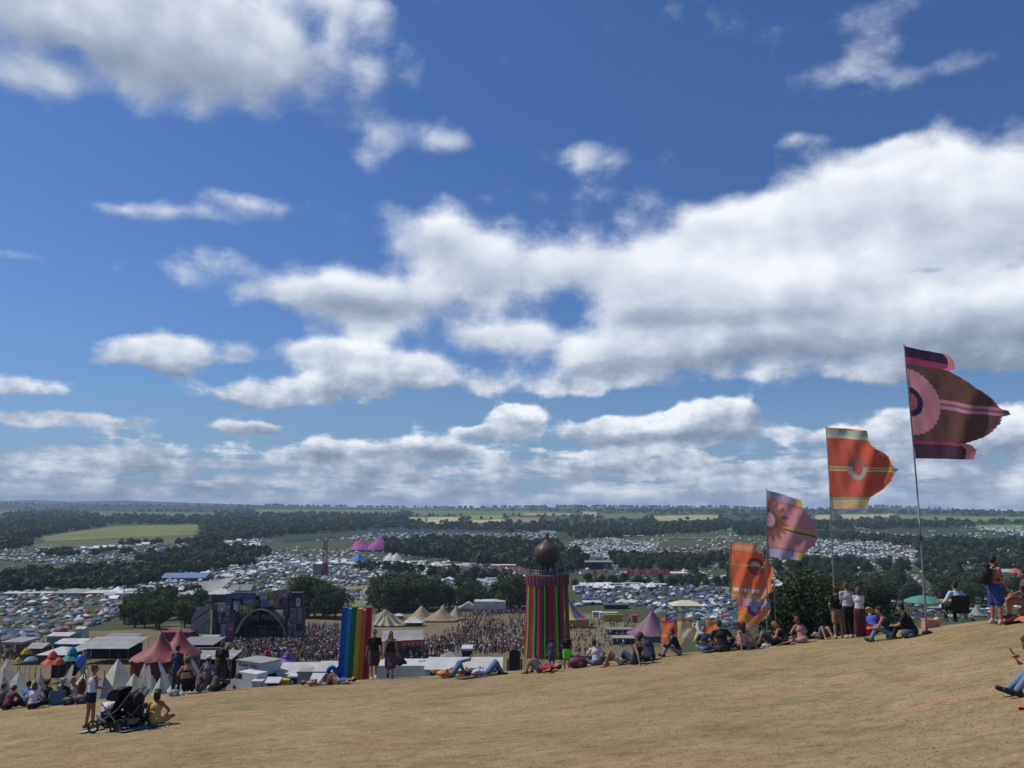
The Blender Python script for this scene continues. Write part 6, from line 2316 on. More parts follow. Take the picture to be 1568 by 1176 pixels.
# pose: pelvis, torso lean (forward deg), side lean, ankles, knee pole, wrists, elbow pole, head pitch
POSES = {
    'stand': dict(pel=(0, 0, .93), lean=2, feet=[(.11, .02, .08), (-.11, -.02, .08)], kp=(0, 1, 0), hands=[(.26, .06, .84), (-.26, .06, .84)], ep=(0, -1, 0)),
    'stand_hip': dict(pel=(.02, 0, .92), lean=3, feet=[(.14, .08, .08), (-.10, -.03, .08)], kp=(0, 1, 0), hands=[(.20, .08, 1.02), (-.25, .05, .83)], ep=(.6, -1, 0)),
    'stand_front': dict(pel=(0, 0, .93), lean=4, feet=[(.10, .05, .08), (-.11, -.04, .08)], kp=(0, 1, 0), hands=[(.10, .33, 1.08), (-.12, .30, 1.04)], ep=(0, -.25, -1)),
    'stand_pocket': dict(pel=(0, 0, .93), lean=1, feet=[(.12, .02, .08), (-.12, 0, .08)], kp=(0, 1, 0), hands=[(.21, .06, .93), (-.21, .06, .93)], ep=(1, -1, 0)),
    'walk': dict(pel=(0, 0, .91), lean=4, feet=[(.07, .26, .10), (-.07, -.20, .12)], kp=(0, 1, 0), hands=[(.28, -.10, .85), (-.27, .14, .87)], ep=(0, -1, 0)),
    'sit_knees': dict(pel=(0, 0, .13), lean=14, feet=[(.13, .60, .08), (-.13, .56, .08)], kp=(0, .3, 1), hands=[(.10, .50, .40), (-.10, .50, .38)], ep=(.8, -.3, -.6)),
    'sit_one': dict(pel=(0, 0, .13), lean=10, feet=[(.12, .52, .08), (-.14, .80, .08)], kp=(0, .3, 1), hands=[(.06, .46, .44), (-.28, .10, .22)], ep=(.8, -.3, -.6)),
    'sit_back': dict(pel=(0, 0, .13), lean=-26, feet=[(.11, .82, .08), (-.13, .62, .08)], kp=(0, .3, 1), hands=[(.26, -.42, .08), (-.26, -.42, .08)], ep=(0, -1, .1)),
    'sit_cross': dict(pel=(0, 0, .12), lean=12, feet=[(-.10, .34, .09), (.10, .40, .09)], kp=(1, .5, .35), hands=[(.16, .32, .28), (-.16, .32, .28)], ep=(1, -.3, -.3)),
    'sit_hunch': dict(pel=(0, 0, .12), lean=30, feet=[(-.12, .36, .09), (.12, .42, .09)], kp=(1, .5, .4), hands=[(.12, .44, .30), (-.10, .46, .28)], ep=(1, -.3, -.3), head=25),
    'lie_knees': dict(pel=(0, 0, .13), lean=-86, feet=[(.12, .42, .08), (-.12, .50, .08)], kp=(0, .2, 1), hands=[(.10, -.20, .26), (-.34, -.35, .10)], ep=(1, 0, -.2)),
    'lie_leg_up': dict(pel=(0, 0, .13), lean=-84, feet=[(.12, .42, .08), (-.02, .62, .58)], kp=(0, .2, 1), hands=[(.14, -.22, .27), (-.12, -.22, .27)], ep=(1, 0, -.2)),
    'lie_flat': dict(pel=(0, 0, .13), lean=-84, feet=[(.13, .86, .08), (-.13, .86, .08)], kp=(0, .2, 1), hands=[(.12, -.2, .27), (-.34, -.3, .10)], ep=(1, 0, -.2)),
    'lie_prone': dict(pel=(0, 0, .15), lean=62, feet=[(.12, -.84, .06), (-.12, -.84, .06)], kp=(0, 0, -1), hands=[(.16, .72, .10), (-.16, .72, .10)], ep=(1, 0, -.6)),
    'chair': dict(pel=(0, 0, .46), lean=4, feet=[(.14, .44, .08), (-.14, .46, .08)], kp=(0, .6, 1), hands=[(.28, .26, .62), (-.28, .26, .62)], ep=(.6, -.8, -.4)),
    'sit_phone': dict(pel=(0, 0, .13), lean=24, feet=[(.10, .72, .09), (-.10, .66, .09)], kp=(0, .3, 1), hands=[(.07, .50, .56), (-.07, .50, .54)], ep=(1, -.2, -.6), head=22),
}


def person(label, loc, face, pose, top=None, bottom=None, hair='short', haircol=(.04, .025, .018), skin='fair', scale=1.0, shoes=(.04, .04, .045),
           hat=None, voxel=.017, group=None, female=False, slim=1.0, flip=False, face_to=None, top_mat=None, strap=None, head_turn=0):
    """face: heading in degrees, 0 = away from the viewer, 90 = to the right, 180 = towards the viewer"""
    P = POSES[pose]
    t = thing('person', label, 'person', loc, -math.radians(face), group)
    t.scale = (scale, scale, scale)
    if pose.startswith(('sit', 'lie')):      # sitters lean with the slope they sit on
        X_, Y_ = loc[0], loc[1]
        gx_ = (float(H(X_ + .5, Y_)) - float(H(X_ - .5, Y_)))
        gy_ = (float(H(X_, Y_ + .5)) - float(H(X_, Y_ - .5)))
        qn = V3((-gx_, -gy_, 1)).normalized().to_track_quat('Z', 'Y')
        qn = V3((0, 0, 1)).rotation_difference(V3((-gx_, -gy_, 1)).normalized())
        t.rotation_euler = (qn.to_matrix() @ Matrix.Rotation(-math.radians(face), 3, 'Z')).to_euler()
    sm = mk('skin_' + skin, SKIN[skin], .55, .06, 6, spec=.35)
    fx = -1 if flip else 1
    pel = V3(P['pel'])
    th = math.radians(P['lean'])
    T = V3((0, math.sin(th), math.cos(th)))
    Fw = V3((0, math.cos(th), -math.sin(th)))
    Rv = V3((1, 0, 0))
    R3 = Matrix((Rv, Fw, T)).transposed()
    sw = (.152 if female else .172) * slim
    hw = .092
    sh = [pel + T * .478 + Rv * s * sw for s in (1, -1)]
    neck = pel + T * .54
    hp = math.radians(P.get('head', 0)) + th * .35
    if P['lean'] < -60:
        hp = th
    if P['lean'] > 50:
        hp = math.radians(10)
    HT = V3((0, math.sin(hp), math.cos(hp)))
    HF = V3((0, math.cos(hp), -math.sin(hp)))
    ht = Matrix.Rotation(-math.radians(head_turn), 3, HT)
    HF = ht @ HF
    HR = ht @ Rv
    R3h = Matrix((HR, HF, HT)).transposed()
    hc = neck + T * .05 + HT * .115 + HF * .015
    hips = [pel + Rv * s * hw for s in (1, -1)]
    legs, arms = [], []
    for i, s in ((0, 1), (1, -1)):
        ft = V3(P['feet'][i if not flip else 1 - i])
        ft.x = abs(ft.x) * s if not (pose == 'sit_cross' or pose == 'sit_hunch') else -abs(ft.x) * s * .6
        kp = V3(P['kp'])
        kp.x *= s
        k_, a_ = ik(hips[i], ft, .43, .41, kp)
        legs.append((hips[i], k_, a_))
        hd = V3(P['hands'][i if not flip else 1 - i])
        hd.x = abs(hd.x) * s
        ep = V3(P['ep'])
        ep.x *= s
        e_, w_ = ik(sh[i], hd, .285, .255, ep)
        arms.append((sh[i], e_, w_))
    B = []
    gl = 1.07 if female else 1.0
    B.append(('e', pel + T * .03, (.165 * slim * gl, .118, .135), R3))
    B.append(('e', pel + T * .18, (.135 * slim, .10, .15), R3))
    B.append(('e', pel + T * .36, (.160 * slim, .112, .165), R3))
    if female:
        for s in (1, -1):
            B.append(('e', pel + T * .36 + Fw * .085 + Rv * s * .07, (.06, .05, .06), R3))
    B.append(('c', sh[0], sh[1], .056, .056))
    B.append(('c', pel + T * .47, neck + T * .07, .066, .052))
    B.append(('e', hc, (.076, .094, .112), R3h))
    B.append(('e', hc - HT * .065 + HF * .03, (.055, .06, .055), R3h))
    B.append(('e', hc + HF * .098 - HT * .018, (.015, .022, .026), R3h))
    for s in (1, -1):
        B.append(('e', hc + HR * s * .078 - HT * .01, (.012, .022, .032), R3h))
    fd = []
    for i, (h_, k_, a_) in enumerate(legs):
        B.append(('c', h_, k_, .088 * slim, .056))
        B.append(('c', k_, a_, .056, .036))
        m_ = k_.lerp(a_, .3)
        back = -(k_ - h_).normalized().cross(Rv) * .02
        B.append(('e', m_, (.056, .056, .10), (a_ - k_).to_track_quat('Z', 'Y').to_matrix()))
        shin = (a_ - k_).normalized()
        d = V3((0, 1, 0)) - shin * shin.y * .6
        if P['lean'] < -60 or pose in ('sit_back',):
            d = V3((0, .55, .8)) if abs(shin.z) < .75 else V3((0, 1, -.1))
        if pose == 'lie_leg_up' and i == (1 if not flip else 0):
            d = V3((0, .3, .9))
        if pose == 'lie_prone':
            d = V3((0, -1, -.2))
        d.normalize()
        fd.append(d)
        he = a_ - d * .05 - V3((0, 0, .03)) * (1 if abs(shin.z) > .5 else 0)
        B.append(('c', he, he + d * .19, .036, .028))
    hands = []
    for i, (s_, e_, w_) in enumerate(arms):
        B.append(('c', s_, e_, .050 * slim, .038))
        B.append(('c', e_, w_, .038, .024))
        f_ = (w_ - e_).normalized()
        side = f_.cross(V3((0, 0, 1)))
        if side.length < .2:
            side = V3((0, 1, 0)).cross(f_)
        side.normalize()
        nr = side.cross(f_)
        B.append(('c', w_, w_ + f_ * .075, .028, .034))
        for q, ln in ((-.027, .062), (-.009, .075), (.010, .070), (.028, .055)):
            b0 = w_ + f_ * .08 + side * q
            m_ = b0 + f_ * ln * .55 - nr * .008
            B.append(('c', b0, m_, .0105, .010))
            B.append(('c', m_, m_ + f_ * ln * .38 - nr * .022, .010, .009))
        b0 = w_ + f_ * .03 + side * .03 * (1 if i else -1)
        B.append(('c', b0, b0 + f_ * .045 + side * .025 * (1 if i else -1), .012, .010))
        hands.append((w_ + f_ * .1, f_))
    link('body', remesh(B, voxel, sm, 1), t)
    # eyes and mouth
    for s in (1, -1):
        e = MB()
        e.ell(tuple(hc + HR * s * .031 + HF * .086 + HT * .008), (.013, .010, .008), 8, 6, rot=R3h)
        e.build('eye', M_black, t)
    e = MB()
    e.ell(tuple(hc + HF * .088 - HT * .058), (.024, .008, .006), 8, 5, rot=R3h)
    e.build('mouth', cmat('lips', (.25, .07, .06)), t)
    # ---- clothes
    g = .014
    if top:
        kind, col = top
        m = top_mat or cmat('cloth_%.3f_%.3f_%.3f' % col, col, .85)
        C = []
        if kind != 'bikini':
            C.append(('e', pel + T * .10, (.150 * slim * gl + g, .112 + g, .15), R3))
            C.append(('e', pel + T * .20, (.140 * slim + g, .105 + g, .15), R3))
            C.append(('e', pel + T * .36, (.160 * slim + g, .112 + g, .150), R3))
            if female:
                for s in (1, -1):
                    C.append(('e', pel + T * .36 + Fw * .088 + Rv * s * .07, (.068, .055, .066), R3))
        else:
            C.append(('e', pel + T * .36, (.160 * slim + g, .112 + g, .07), R3))
        if kind in ('tee', 'long', 'jacket'):
            C.append(('c', sh[0], sh[1], .060, .060))
            C.append(('c', pel + T * .40, pel + T * .51, .10, .072))
            for (s_, e_, w_) in arms:
                if kind == 'tee':
                    C.append(('c', s_, s_.lerp(e_, .62), .056, .060))
                else:
                    C.append(('c', s_, e_, .066, .055))
                    C.append(('c', e_, e_.lerp(w_, .94), .054, .040))
        elif kind in ('tank', 'strappy'):
            for s in (1, -1):
                C.append(('c', pel + T * .44 + Rv * s * .10, pel + T * .535 + Rv * s * .085, .045, .032 if kind == 'tank' else .02))
        if kind == 'jacket':
            C.append(('e', pel + T * .0, (.178, .135, .14), R3))
        link('shirt', remesh(C, voxel, m), t)
    if bottom:
        kind, col = bottom
        m = cmat('cloth_%.3f_%.3f_%.3f' % col, col, .85)
        C = [('e', pel + T * .03, (.165 * slim * gl + g, .118 + g, .125), R3)]
        if kind in ('trousers', 'jeans', 'shorts', 'hotpants'):
            f = {'trousers': 1, 'jeans': 1, 'shorts': .82, 'hotpants': .38}[kind]
            for (h_, k_, a_) in legs:
                C.append(('c', h_, h_.lerp(k_, min(1, f)), .098 * slim + (.012 if kind == 'shorts' else 0), (.070 if f == 1 else .088) + (.018 if kind == 'shorts' else 0)))
                if f == 1:
                    C.append(('c', k_, k_.lerp(a_, .93), .068, .056 if kind == 'trousers' else .048))
        else:      # skirt, maxi
            if pose.startswith('sit'):
                for (h_, k_, a_) in legs:
                    C.append(('c', h_, k_.lerp(h_, .25), .098, .075))
                C.append(('e', pel + T * .02, (.20, .17, .13), R3))
                legs_ = []
            else:
                legs_ = legs
            ln = {'skirt': .55, 'maxi': .92, 'dress': .5}[kind]
            mid = (legs[0][1] + legs[1][1]) / 2
            low = (legs[0][2] + legs[1][2]) / 2
            for (h_, k_, a_) in legs_:
                C.append(('c', h_, h_.lerp(k_, min(1, ln / .5)), .12, .13))
                if ln > .6:
                    C.append(('c', k_, k_.lerp(a_, .8), .13, .12))
            if legs_:
                C.append(('c', pel, pel.lerp(mid, min(1, ln / .5)), .15, .15))
            if ln > .6 and legs_:
                C.append(('c', mid, mid.lerp(low, .8), .15, .13))
        link('skirt' if kind in ('skirt', 'maxi', 'dress') else ('shorts' if kind in ('shorts', 'hotpants') else 'trousers'), remesh(C, voxel, m), t)
    if shoes:
        m = cmat('shoe_%.3f_%.3f_%.3f' % shoes, shoes, .6)
        for (h_, k_, a_), d in zip(legs, fd):
            he = a_ - d * .055 - V3((0, 0, .025)) * (1 if abs((a_ - k_).normalized().z) > .5 else 0)
            C = [('c', he, he + d * .21, .046, .038), ('c', he, a_ + (k_ - a_).normalized() * .05, .046, .045)]
            link('shoe', remesh(C, voxel, m), t)
    # ---- hair and hats
    hm = mk('hair_%.3f_%.3f_%.3f' % haircol, haircol, .6, .25, 30, bump=.6)
    C = []
    if hair != 'bald':
        C.append(('e', hc - HF * .018 + HT * .032, (.086, .094, .092), R3h))
        C.append(('e', hc - HF * .045 - HT * .01, (.080, .070, .085), R3h))
    if hair == 'long':
        back = -HF
        C.append(('c', hc - HF * .055, hc - HF * .085 - T * .22, .072, .058))
        C.append(('c', hc - HF * .085 - T * .22, hc - HF * .09 - T * .36, .058, .030))
        for s in (1, -1):
            C.append(('c', hc + HR * s * .066 - HF * .02, hc + HR * s * .075 - HF * .03 - T * .24, .030, .022))
    elif hair == 'bob':
        for s in (1, -1):
            C.append(('c', hc + HR * s * .06 - HF * .03, hc + HR * s * .068 - HF * .03 - HT * .12, .040, .034))
        C.append(('c', hc - HF * .06, hc - HF * .07 - HT * .13, .066, .052))
    elif hair == 'bun':
        C.append(('e', hc - HF * .085 + HT * .085, (.042, .042, .042), R3h))
    elif hair == 'curly':
        for k in range(14):
            a = k * 2.4
            C.append(('e', hc - HF * .02 + HT * (.03 + .05 * math.cos(k)) + HR * .085 * math.cos(a) - HF * .07 * abs(math.sin(a)), (.045, .045, .05)))
    elif hair == 'pony':
        C.append(('c', hc - HF * .09 + HT * .02, hc - HF * .13 - HT * .16, .034, .018))
    elif hair == 'beard':
        C.append(('e', hc - HT * .085 + HF * .045, (.058, .052, .045), R3h))
    if C:
        link('hair', remesh(C, min(voxel, .014), hm, 1), t)
    if hat:
        kind, col = hat
        m = cmat('hat_%.3f_%.3f_%.3f' % col, col, .85)
        mb = MB()
        Rm = R3h.to_4x4()
        base = hc + HT * .045 - HF * .01
        if kind == 'brim':
            prof = [(.17, -.02), (.175, -.012), (.10, .0), (.098, .05), (.085, .085), (.02, .10)]
        elif kind == 'bucket':
            prof = [(.135, -.05), (.10, .0), (.092, .06), (.06, .08), (.01, .085)]
        elif kind == 'beanie':
            prof = [(.100, -.04), (.104, .0), (.102, .045), (.075, .09), (.01, .115)]
        else:
            prof = [(.096, -.01), (.098, .02), (.092, .055), (.06, .085), (.01, .095)]
        mb.lathe(prof, 20)
        if kind == 'cap':
            mb.ell((0, .11, .0), (.07, .075, .010), 12, 6)
        mb.v = [tuple(base + R3h @ V3(v)) for v in mb.v]
        mb.build('hat', m, t, True)
    t['hc'] = 0
    del t['hc']
    return t, dict(hc=hc, hands=hands, pel=pel, T=T, Fw=Fw, sh=sh, neck=neck, R3=R3, R3h=R3h, HF=HF, HR=HR, HT=HT)


def sunglasses(t, I):
    mb = MB()
    for s in (1, -1):
        mb.ell(tuple(I['hc'] + I['HR'] * s * .032 + I['HF'] * .098 + I['HT'] * .008), (.028, .008, .020), 10, 6, rot=I['R3h'])
    mb.box(tuple(I['hc'] + I['HF'] * .098 + I['HT'] * .012), (.03, .008, .006), rot=I['R3h'])
    mb.build('sunglasses', M_black, t)


def crest(px, back=0.0, py=960):
    """ground point on the crest line at a column, moved back from the viewer by some metres"""
    u = ray(px, py)[0]
    D = float(np.interp(u, _uf, _df)) + back
    return V3((u * D, D, float(H(u * D, D)) - .02))


def nearp(px, py):
    p = gn(px, py)
    p.z -= .02
    return p


NAVY, BLK, WHT = (.025, .032, .065), (.017, .017, .019), (.60, .60, .62)
DEN, MAR, GRY = (.10, .16, .25), (.115, .035, .05), (.12, .13, .16)
BR, DB, BLD, GRH = (.07, .035, .02), (.022, .015, .012), (.38, .26, .13), (.24, .23, .21)

# left group on the crest
person('person in a maroon top hunched at the left picture edge', nearp(9, 1087), 10, 'sit_hunch', ('long', MAR), ('trousers', BLK), haircol=DB, skin='tan')
person('person in an olive cap half behind the maroon top at the left edge', crest(-2, 1.2, 1080), 20, 'sit_knees', ('tee', (.10, .10, .08)), ('trousers', BLK), hat=('cap', (.22, .20, .11)), skin='tan')
person('dark-haired boy in a bright blue t-shirt sitting before the cream tent', crest(38, .8, 1080), 10, 'sit_knees', ('tee', (.08, .19, .42)), ('trousers', NAVY), haircol=DB)
person('woman with brown hair in a white t-shirt sitting with her back turned', nearp(50, 1086), -5, 'sit_cross', ('tee', (.56, .52, .58)), ('trousers', BLK), 'bob', (.09, .04, .03), female=True)
person('person with black curly hair in black, right of the white t-shirt', crest(66, 1.0, 1080), 20, 'sit_cross', ('long', BLK), ('trousers', BLK), 'curly', DB)
person('grey-haired person in a black shirt sitting in a blue folding chair', crest(90, .6, 1075), 20, 'sit_knees', ('tee', BLK), ('trousers', BLK), 'curly', (.34, .31, .25))
person('person in a pale top and grey cap beside a dark rucksack', crest(116, 1.0, 1070), 200, 'sit_cross', ('tank', (.50, .42, .36)), ('trousers', (.18, .20, .19)), hat=('cap', (.26, .26, .24)), skin='red')
t, I = person('woman standing in a white vest and black shorts, hands at her front', nearp(136, 1116), 40, 'stand_front', ('tank', (.55, .57, .66)), ('hotpants', BLK), 'bun', (.16, .07, .04), 'red', .98,
              shoes=(.18, .09, .06), female=True)
person('person in a white t-shirt sitting on the grass half behind the pushchair', nearp(157, 1111), 15, 'sit_hunch', ('tee', (.58, .55, .60)), ('shorts', NAVY), haircol=DB)
person('broad person in a slate grey t-shirt sitting right of the pushchair', nearp(207, 1113), -10, 'sit_hunch', ('tee', (.085, .09, .13)), ('trousers', BLK), haircol=DB, slim=1.15)
person('woman in an olive sun hat and mustard yellow dress sitting with her back turned', nearp(236, 1112), 12, 'sit_cross', ('tube', (.45, .30, .10)), ('dress', (.45, .30, .10)), 'bob', (.05, .03, .02), 'red',
       female=True, hat=('brim', (.10, .10, .055)), top_mat=cmat('mustard_dress', (.45, .30, .10)))
person('man standing in a navy jacket left of the green hat', crest(268, 1.2, 1065), 15, 'stand', ('jacket', NAVY), ('trousers', (.04, .05, .09)), haircol=DB, scale=1.0)
person('woman in a green knitted hat, bare back and long black skirt', crest(284, .6, 1063), -10, 'chair', ('bikini', BLK), ('maxi', BLK), 'short', DB, 'fair', hat=('beanie', (.01, .17, .06)), female=True)
person('person with brown hair crouching between the green hat and the white cap', crest(305, 1.2, 1063), 60, 'sit_knees', ('tank', MAR), ('shorts', (.2, .17, .13)), 'bun', BR, 'red', 1.1, female=True)
person('person in a white cap and dusky purple checked top', crest(316, 1.2, 1063), 15, 'chair', ('tee', (.15, .13, .20)), ('trousers', (.12, .11, .15)), hat=('cap', (.6, .6, .62)))
person('person in an olive top sitting low right of the white cap', crest(325, .8, 1063), 25, 'sit_hunch', ('long', (.07, .08, .06)), ('trousers', BLK), haircol=BR)
person('man standing in black with pale trainers, rightmost of the left group', crest(337, 1.0, 1060), 5, 'stand', ('tee', BLK), ('trousers', (.03, .03, .04)), haircol=BR, shoes=(.5, .5, .5), slim=1.1)

# before the rainbow
person('sunbather with one leg up and a silver wrap left of the rainbow', crest(490, .2, 1050), 80, 'lie_knees', ('bikini', (.5, .45, .4)), ('hotpants', (.5, .45, .4)), haircol=BR, skin='red', female=True, scale=.82)
person('sunbather with bare knees up and blue cloth at the foot of the rainbow', crest(518, .1, 1048), -80, 'lie_knees', ('tank', (.05, .12, .3)), ('hotpants', (.35, .28, .2)), haircol=BR, skin='fair', shoes=None, scale=.82)
# the couple walking towards the viewer
t, I = person('man walking in a black polo shirt, dark shorts and sunglasses', crest(572, 1.3, 1043), 172, 'walk', ('tee', BLK), ('shorts', (.055, .045, .05)), 'short', BR, 'red', 1.05, shoes=(.5, .45, .42), slim=1.08)
sunglasses(t, I)
t, I = person('woman walking with long dark hair, black vest and wind-blown mauve skirt', crest(597, 1.2, 1043), 168, 'walk', ('tank', BLK), ('skirt', (.085, .055, .075)), 'long', DB, 'fair', .99, female=True, shoes=(.04, .04, .04), flip=True)
sunglasses(t, I)
mb = MB()
mb.sheet(lambda u, v: (-(.10 + .46 * u) + .05 * math.sin(6 * v), .12 * math.sin(4 * u + 3 * v) + .10, .86 - .10 * u - (.42 - .10 * u) * v * (1 - .25 * u) + .03 * math.sin(9 * u)), 14, 10)
o = mb.build('skirt_hem', cmat('cloth_%.3f_%.3f_%.3f' % (.085, .055, .075), (.085, .055, .075), .85), t, True)

# lying on the crest
person('sunbather in an orange print shirt and jeans lying with one bare foot raised', nearp(694, 1037), 88, 'lie_leg_up', ('tee', (.58, .19, .06)), ('jeans', DEN), haircol=DB, skin='fair', shoes=None)
person('sunbather in a cream top lying behind the orange shirt', crest(722, .8, 1030), 80, 'lie_flat', ('tee', (.40, .36, .28)), ('shorts', (.12, .09, .07)), haircol=BR, skin='red')
person('sunbather in a pale blue shirt and jeans lying with knees up', nearp(748, 1034), 84, 'lie_knees', ('tee', (.40, .45, .56)), ('jeans', DEN), haircol=DB, skin='tan', flip=True)
mb = MB()
mb.ell((0, 0, .13), (.24, .16, .14), 14, 8)
mb.tube([(-.15, .1, .1), (-.05, .14, .28), (.1, .1, .12)], .02, 6)
o = mb.build('rucksack', cmat('navy_bag', (.02, .03, .07)), None, True)
o.location = nearp(737, 1034)
tag(o, 'navy rucksack lying between the sunbathers', 'bag')
person('person in a red and white football shirt lying on the crest before the tower', nearp(828, 1030), -60, 'lie_knees', ('tee', (.32, .02, .035)), ('shorts', (.10, .09, .09)), haircol=BR, skin='red', shoes=(.05, .05, .05))
person('small child standing in a dark sun hat and blue-grey overall', crest(845, .5, 1024), 0, 'stand', ('tee', (.07, .10, .15)), ('shorts', (.06, .09, .13)), hat=('bucket', BLK), scale=.60, skin='fair', shoes=(.2, .12, .08))
person('boy standing in a black t-shirt and neon green shorts', crest(868, .4, 1022), 10, 'stand_pocket', ('tee', BLK), ('shorts', (.20, .72, .06)), haircol=DB, scale=.66, skin='tan')
person('person in a white t-shirt sitting upright right of the green shorts', crest(915, .2, 1016), 0, 'sit_cross', ('tee', (.52, .49, .56)), ('shorts', GRY), haircol=DB, skin='tan', scale=.92)
person('sunbather with brown knees up and a flowered cloth, left of the couple', nearp(950, 1018), -85, 'lie_knees', ('bikini', BLK), ('hotpants', (.35, .33, .26)), haircol=BR, skin='tan', shoes=None, female=True)
t, I = person('woman in sunglasses and a spotted black vest leaning back on her arms', nearp(975, 1017), -35, 'sit_back', ('tank', (.035, .03, .045)), ('trousers', (.04, .05, .10)), 'bun', DB, 'fair', 1.08, female=True)
sunglasses(t, I)
person('man in a navy t-shirt sitting right of the woman in sunglasses', nearp(996, 1012), -20, 'sit_hunch', ('tee', (.035, .048, .085)), ('trousers', NAVY), haircol=DB, skin='tan', scale=1.12)
person('dark-dressed person facing left beside the orange banner', crest(1041, .6, 1003), -70, 'sit_knees', ('long', BLK), ('trousers', (.2, .2, .24)), haircol=(.10, .03, .045), scale=.98)
person('bald person in a dark blue top low behind the crest', crest(1083, 1.0, 998), 10, 'sit_cross', ('tee', (.03, .035, .055)), ('trousers', DEN), 'bald', skin='red', scale=.92)
person('broad man in a black t-shirt sitting under the orange flag', crest(1109, .2, 996), 0, 'sit_cross', ('tee', BLK), ('trousers', (.03, .035, .05)), 'short', (.05, .04, .03), 'fair', 1.13, slim=1.12)
person('woman with very long brown hair leaning on one arm', crest(1137, .2, 993), -15, 'sit_back', ('strappy', (.42, .30, .24)), ('trousers', (.06, .05, .08)), 'long', (.045, .022, .015), 'fair', 1.05, female=True)
person('man in a white and grey patterned shirt facing left under the pink flag', crest(1153, .2, 992), -50, 'sit_hunch', ('tee', (.36, .33, .32)), ('trousers', (.2, .18, .2)), 'short', DB, 'tan', 1.08)
person('blond sunbather lying with a dark towel right of the flag pole', crest(1184, .5, 988), -80, 'lie_knees', ('bikini', (.03, .035, .06)), ('shorts', (.03, .035, .06)), 'long', BLD, 'tan', female=True)
person('person in a black vest leaning forward, fair-haired', crest(1207, .3, 984), -60, 'sit_hunch', ('tank', BLK), ('trousers', BLK), 'bob', (.25, .13, .06), 'red', .95, female=True)
person('woman in a pale pink dress with red-brown hair sitting on the crest', crest(1230, .3, 982), -15, 'sit_cross', ('tank', (.45, .24, .24)), ('dress', (.45, .24, .24)), 'bob', (.14, .05, .03), 'fair', .95, female=True)
person('sunbather behind the crest of whom only knees and feet show', crest(1262, 1.0, 980), 175, 'lie_knees', ('tee', GRY), ('shorts', GRY), 'short', BR, 'fair', .9, shoes=None)
# standing group under the second flag pole
person('man standing in a black t-shirt and tan shorts', crest(1285, .6, 978), 5, 'stand_pocket', ('tee', BLK), ('shorts', (.25, .16, .10)), 'curly', BR, 'fair', .98, shoes=(.35, .22, .16))
person('man standing in a pale grey t-shirt and black trousers', crest(1301, .3, 977), 0, 'stand_front', ('tee', (.40, .40, .41)), ('trousers', BLK), 'short', BR, 'fair', 1.04, shoes=(.5, .3, .25), slim=1.08)
t, I = person('woman standing in a white top and long maroon skirt with a cross-body strap', crest(1318, .3, 974), 15, 'stand_front', ('tee', (.55, .53, .54)), ('maxi', (.10, .03, .035)), 'bob', (.15, .06, .04), 'fair', .92, female=True)
person('person in a blue flowered shirt and straw hat bending forward', crest(1340, 1.2, 972), 20, 'sit_hunch', ('tee', (.07, .10, .42)), ('trousers', NAVY), hat=('brim', (.40, .30, .13)), haircol=BLD, scale=1.0)
person('woman in a dark green top and jeans sitting with arms round her knee', nearp(1368, 978), -62, 'sit_knees', ('tank', (.012, .055, .05)), ('jeans', (.10, .19, .28)), 'bun', DB, 'red', 1.08, female=True)
person('woman in a wide-necked black top sitting beside the grey rucksack', nearp(1402, 974), -55, 'sit_knees', ('tee', BLK), ('trousers', BLK), 'bun', DB, 'fair', 1.08, female=True)
mb = MB()
mb.ell((0, 0, .14), (.20, .13, .14), 14, 8)
mb.ell((.07, -.12, .10), (.11, .06, .08), 12, 6)
mb.tube([(-.1, .1, .25), (0, .12, .38), (.1, .1, .25)], .018, 6)
o = mb.build('rucksack', cmat('slate_bag', (.055, .065, .085)), None, True)
o.location = nearp(1390, 977)
tag(o, 'slate grey rucksack lying between the two seated women', 'bag')
mb = MB()
mb.ell((0, 0, .06), (.16, .10, .07), 12, 6)
o = mb.build('small_bag', M_black, None, True)
o.location = nearp(1420, 971)
tag(o, 'small dark bag at the foot of the right-hand flag pole', 'bag')
b = MB()
b.box((0, 0, .13), (.44, .3, .26))
b.box((0, 0, .27), (.47, .33, .04))
o = b.build('pink_crate', cmat('pink_card', (.50, .22, .19)), None)
o.location = crest(1425, 1.0, 965)
o.rotation_euler = (0, .1, .2)
tag(o, 'salmon pink box standing behind the right-hand flag pole', 'box')
b = MB()
b.box((0, 0, .16), (.36, .3, .3))
b.box((0, 0, .33), (.38, .32, .05))
o = b.build('red_cool_box', cmat('red_box', (.55, .05, .04)), None)
o.location = crest(1332, .5, 972)
tag(o, 'small red cool box right of the maroon skirt', 'box')
# man in the camping chair
ch = crest(1468, 2.2, 958)
person('man in a black waistcoat and white sleeves sitting in a camping chair', ch, 0, 'chair', ('long', (.42, .48, .60)), ('trousers', BLK), 'short', DB, 'fair', 1.05)
cc = thing('camping_chair', 'black folding camping chair carrying the man in the waistcoat', 'chair', ch, 0)
b = MB()
b.sheet(lambda u, v: ((u - .5) * .58, -.16 - .12 * v + .05 * math.cos((u - .5) * 3), .40 + .52 * v), 8, 8)
b.sheet(lambda u, v: ((u - .5) * .58, -.155 - .12 * v + .02 + .05 * math.cos((u - .5) * 3), .40 + .52 * v), 8, 8)
b.build('backrest', M_black, cc)
b = MB()
b.box((0, .08, .37), (.54, .46, .03))
b.build('seat', M_black, cc)
for sx in (-1, 1):
    for (ya, yb) in ((-.2, .28), (.28, -.2)):
        b = MB()
        b.tube([(sx * .28, ya, 0), (sx * .28, yb, .42)], .012, 6)
        b.build('leg', M_steel, cc)
    b = MB()
    b.box((sx * .31, .05, .60), (.06, .42, .025))
    b.build('armrest', M_black, cc)
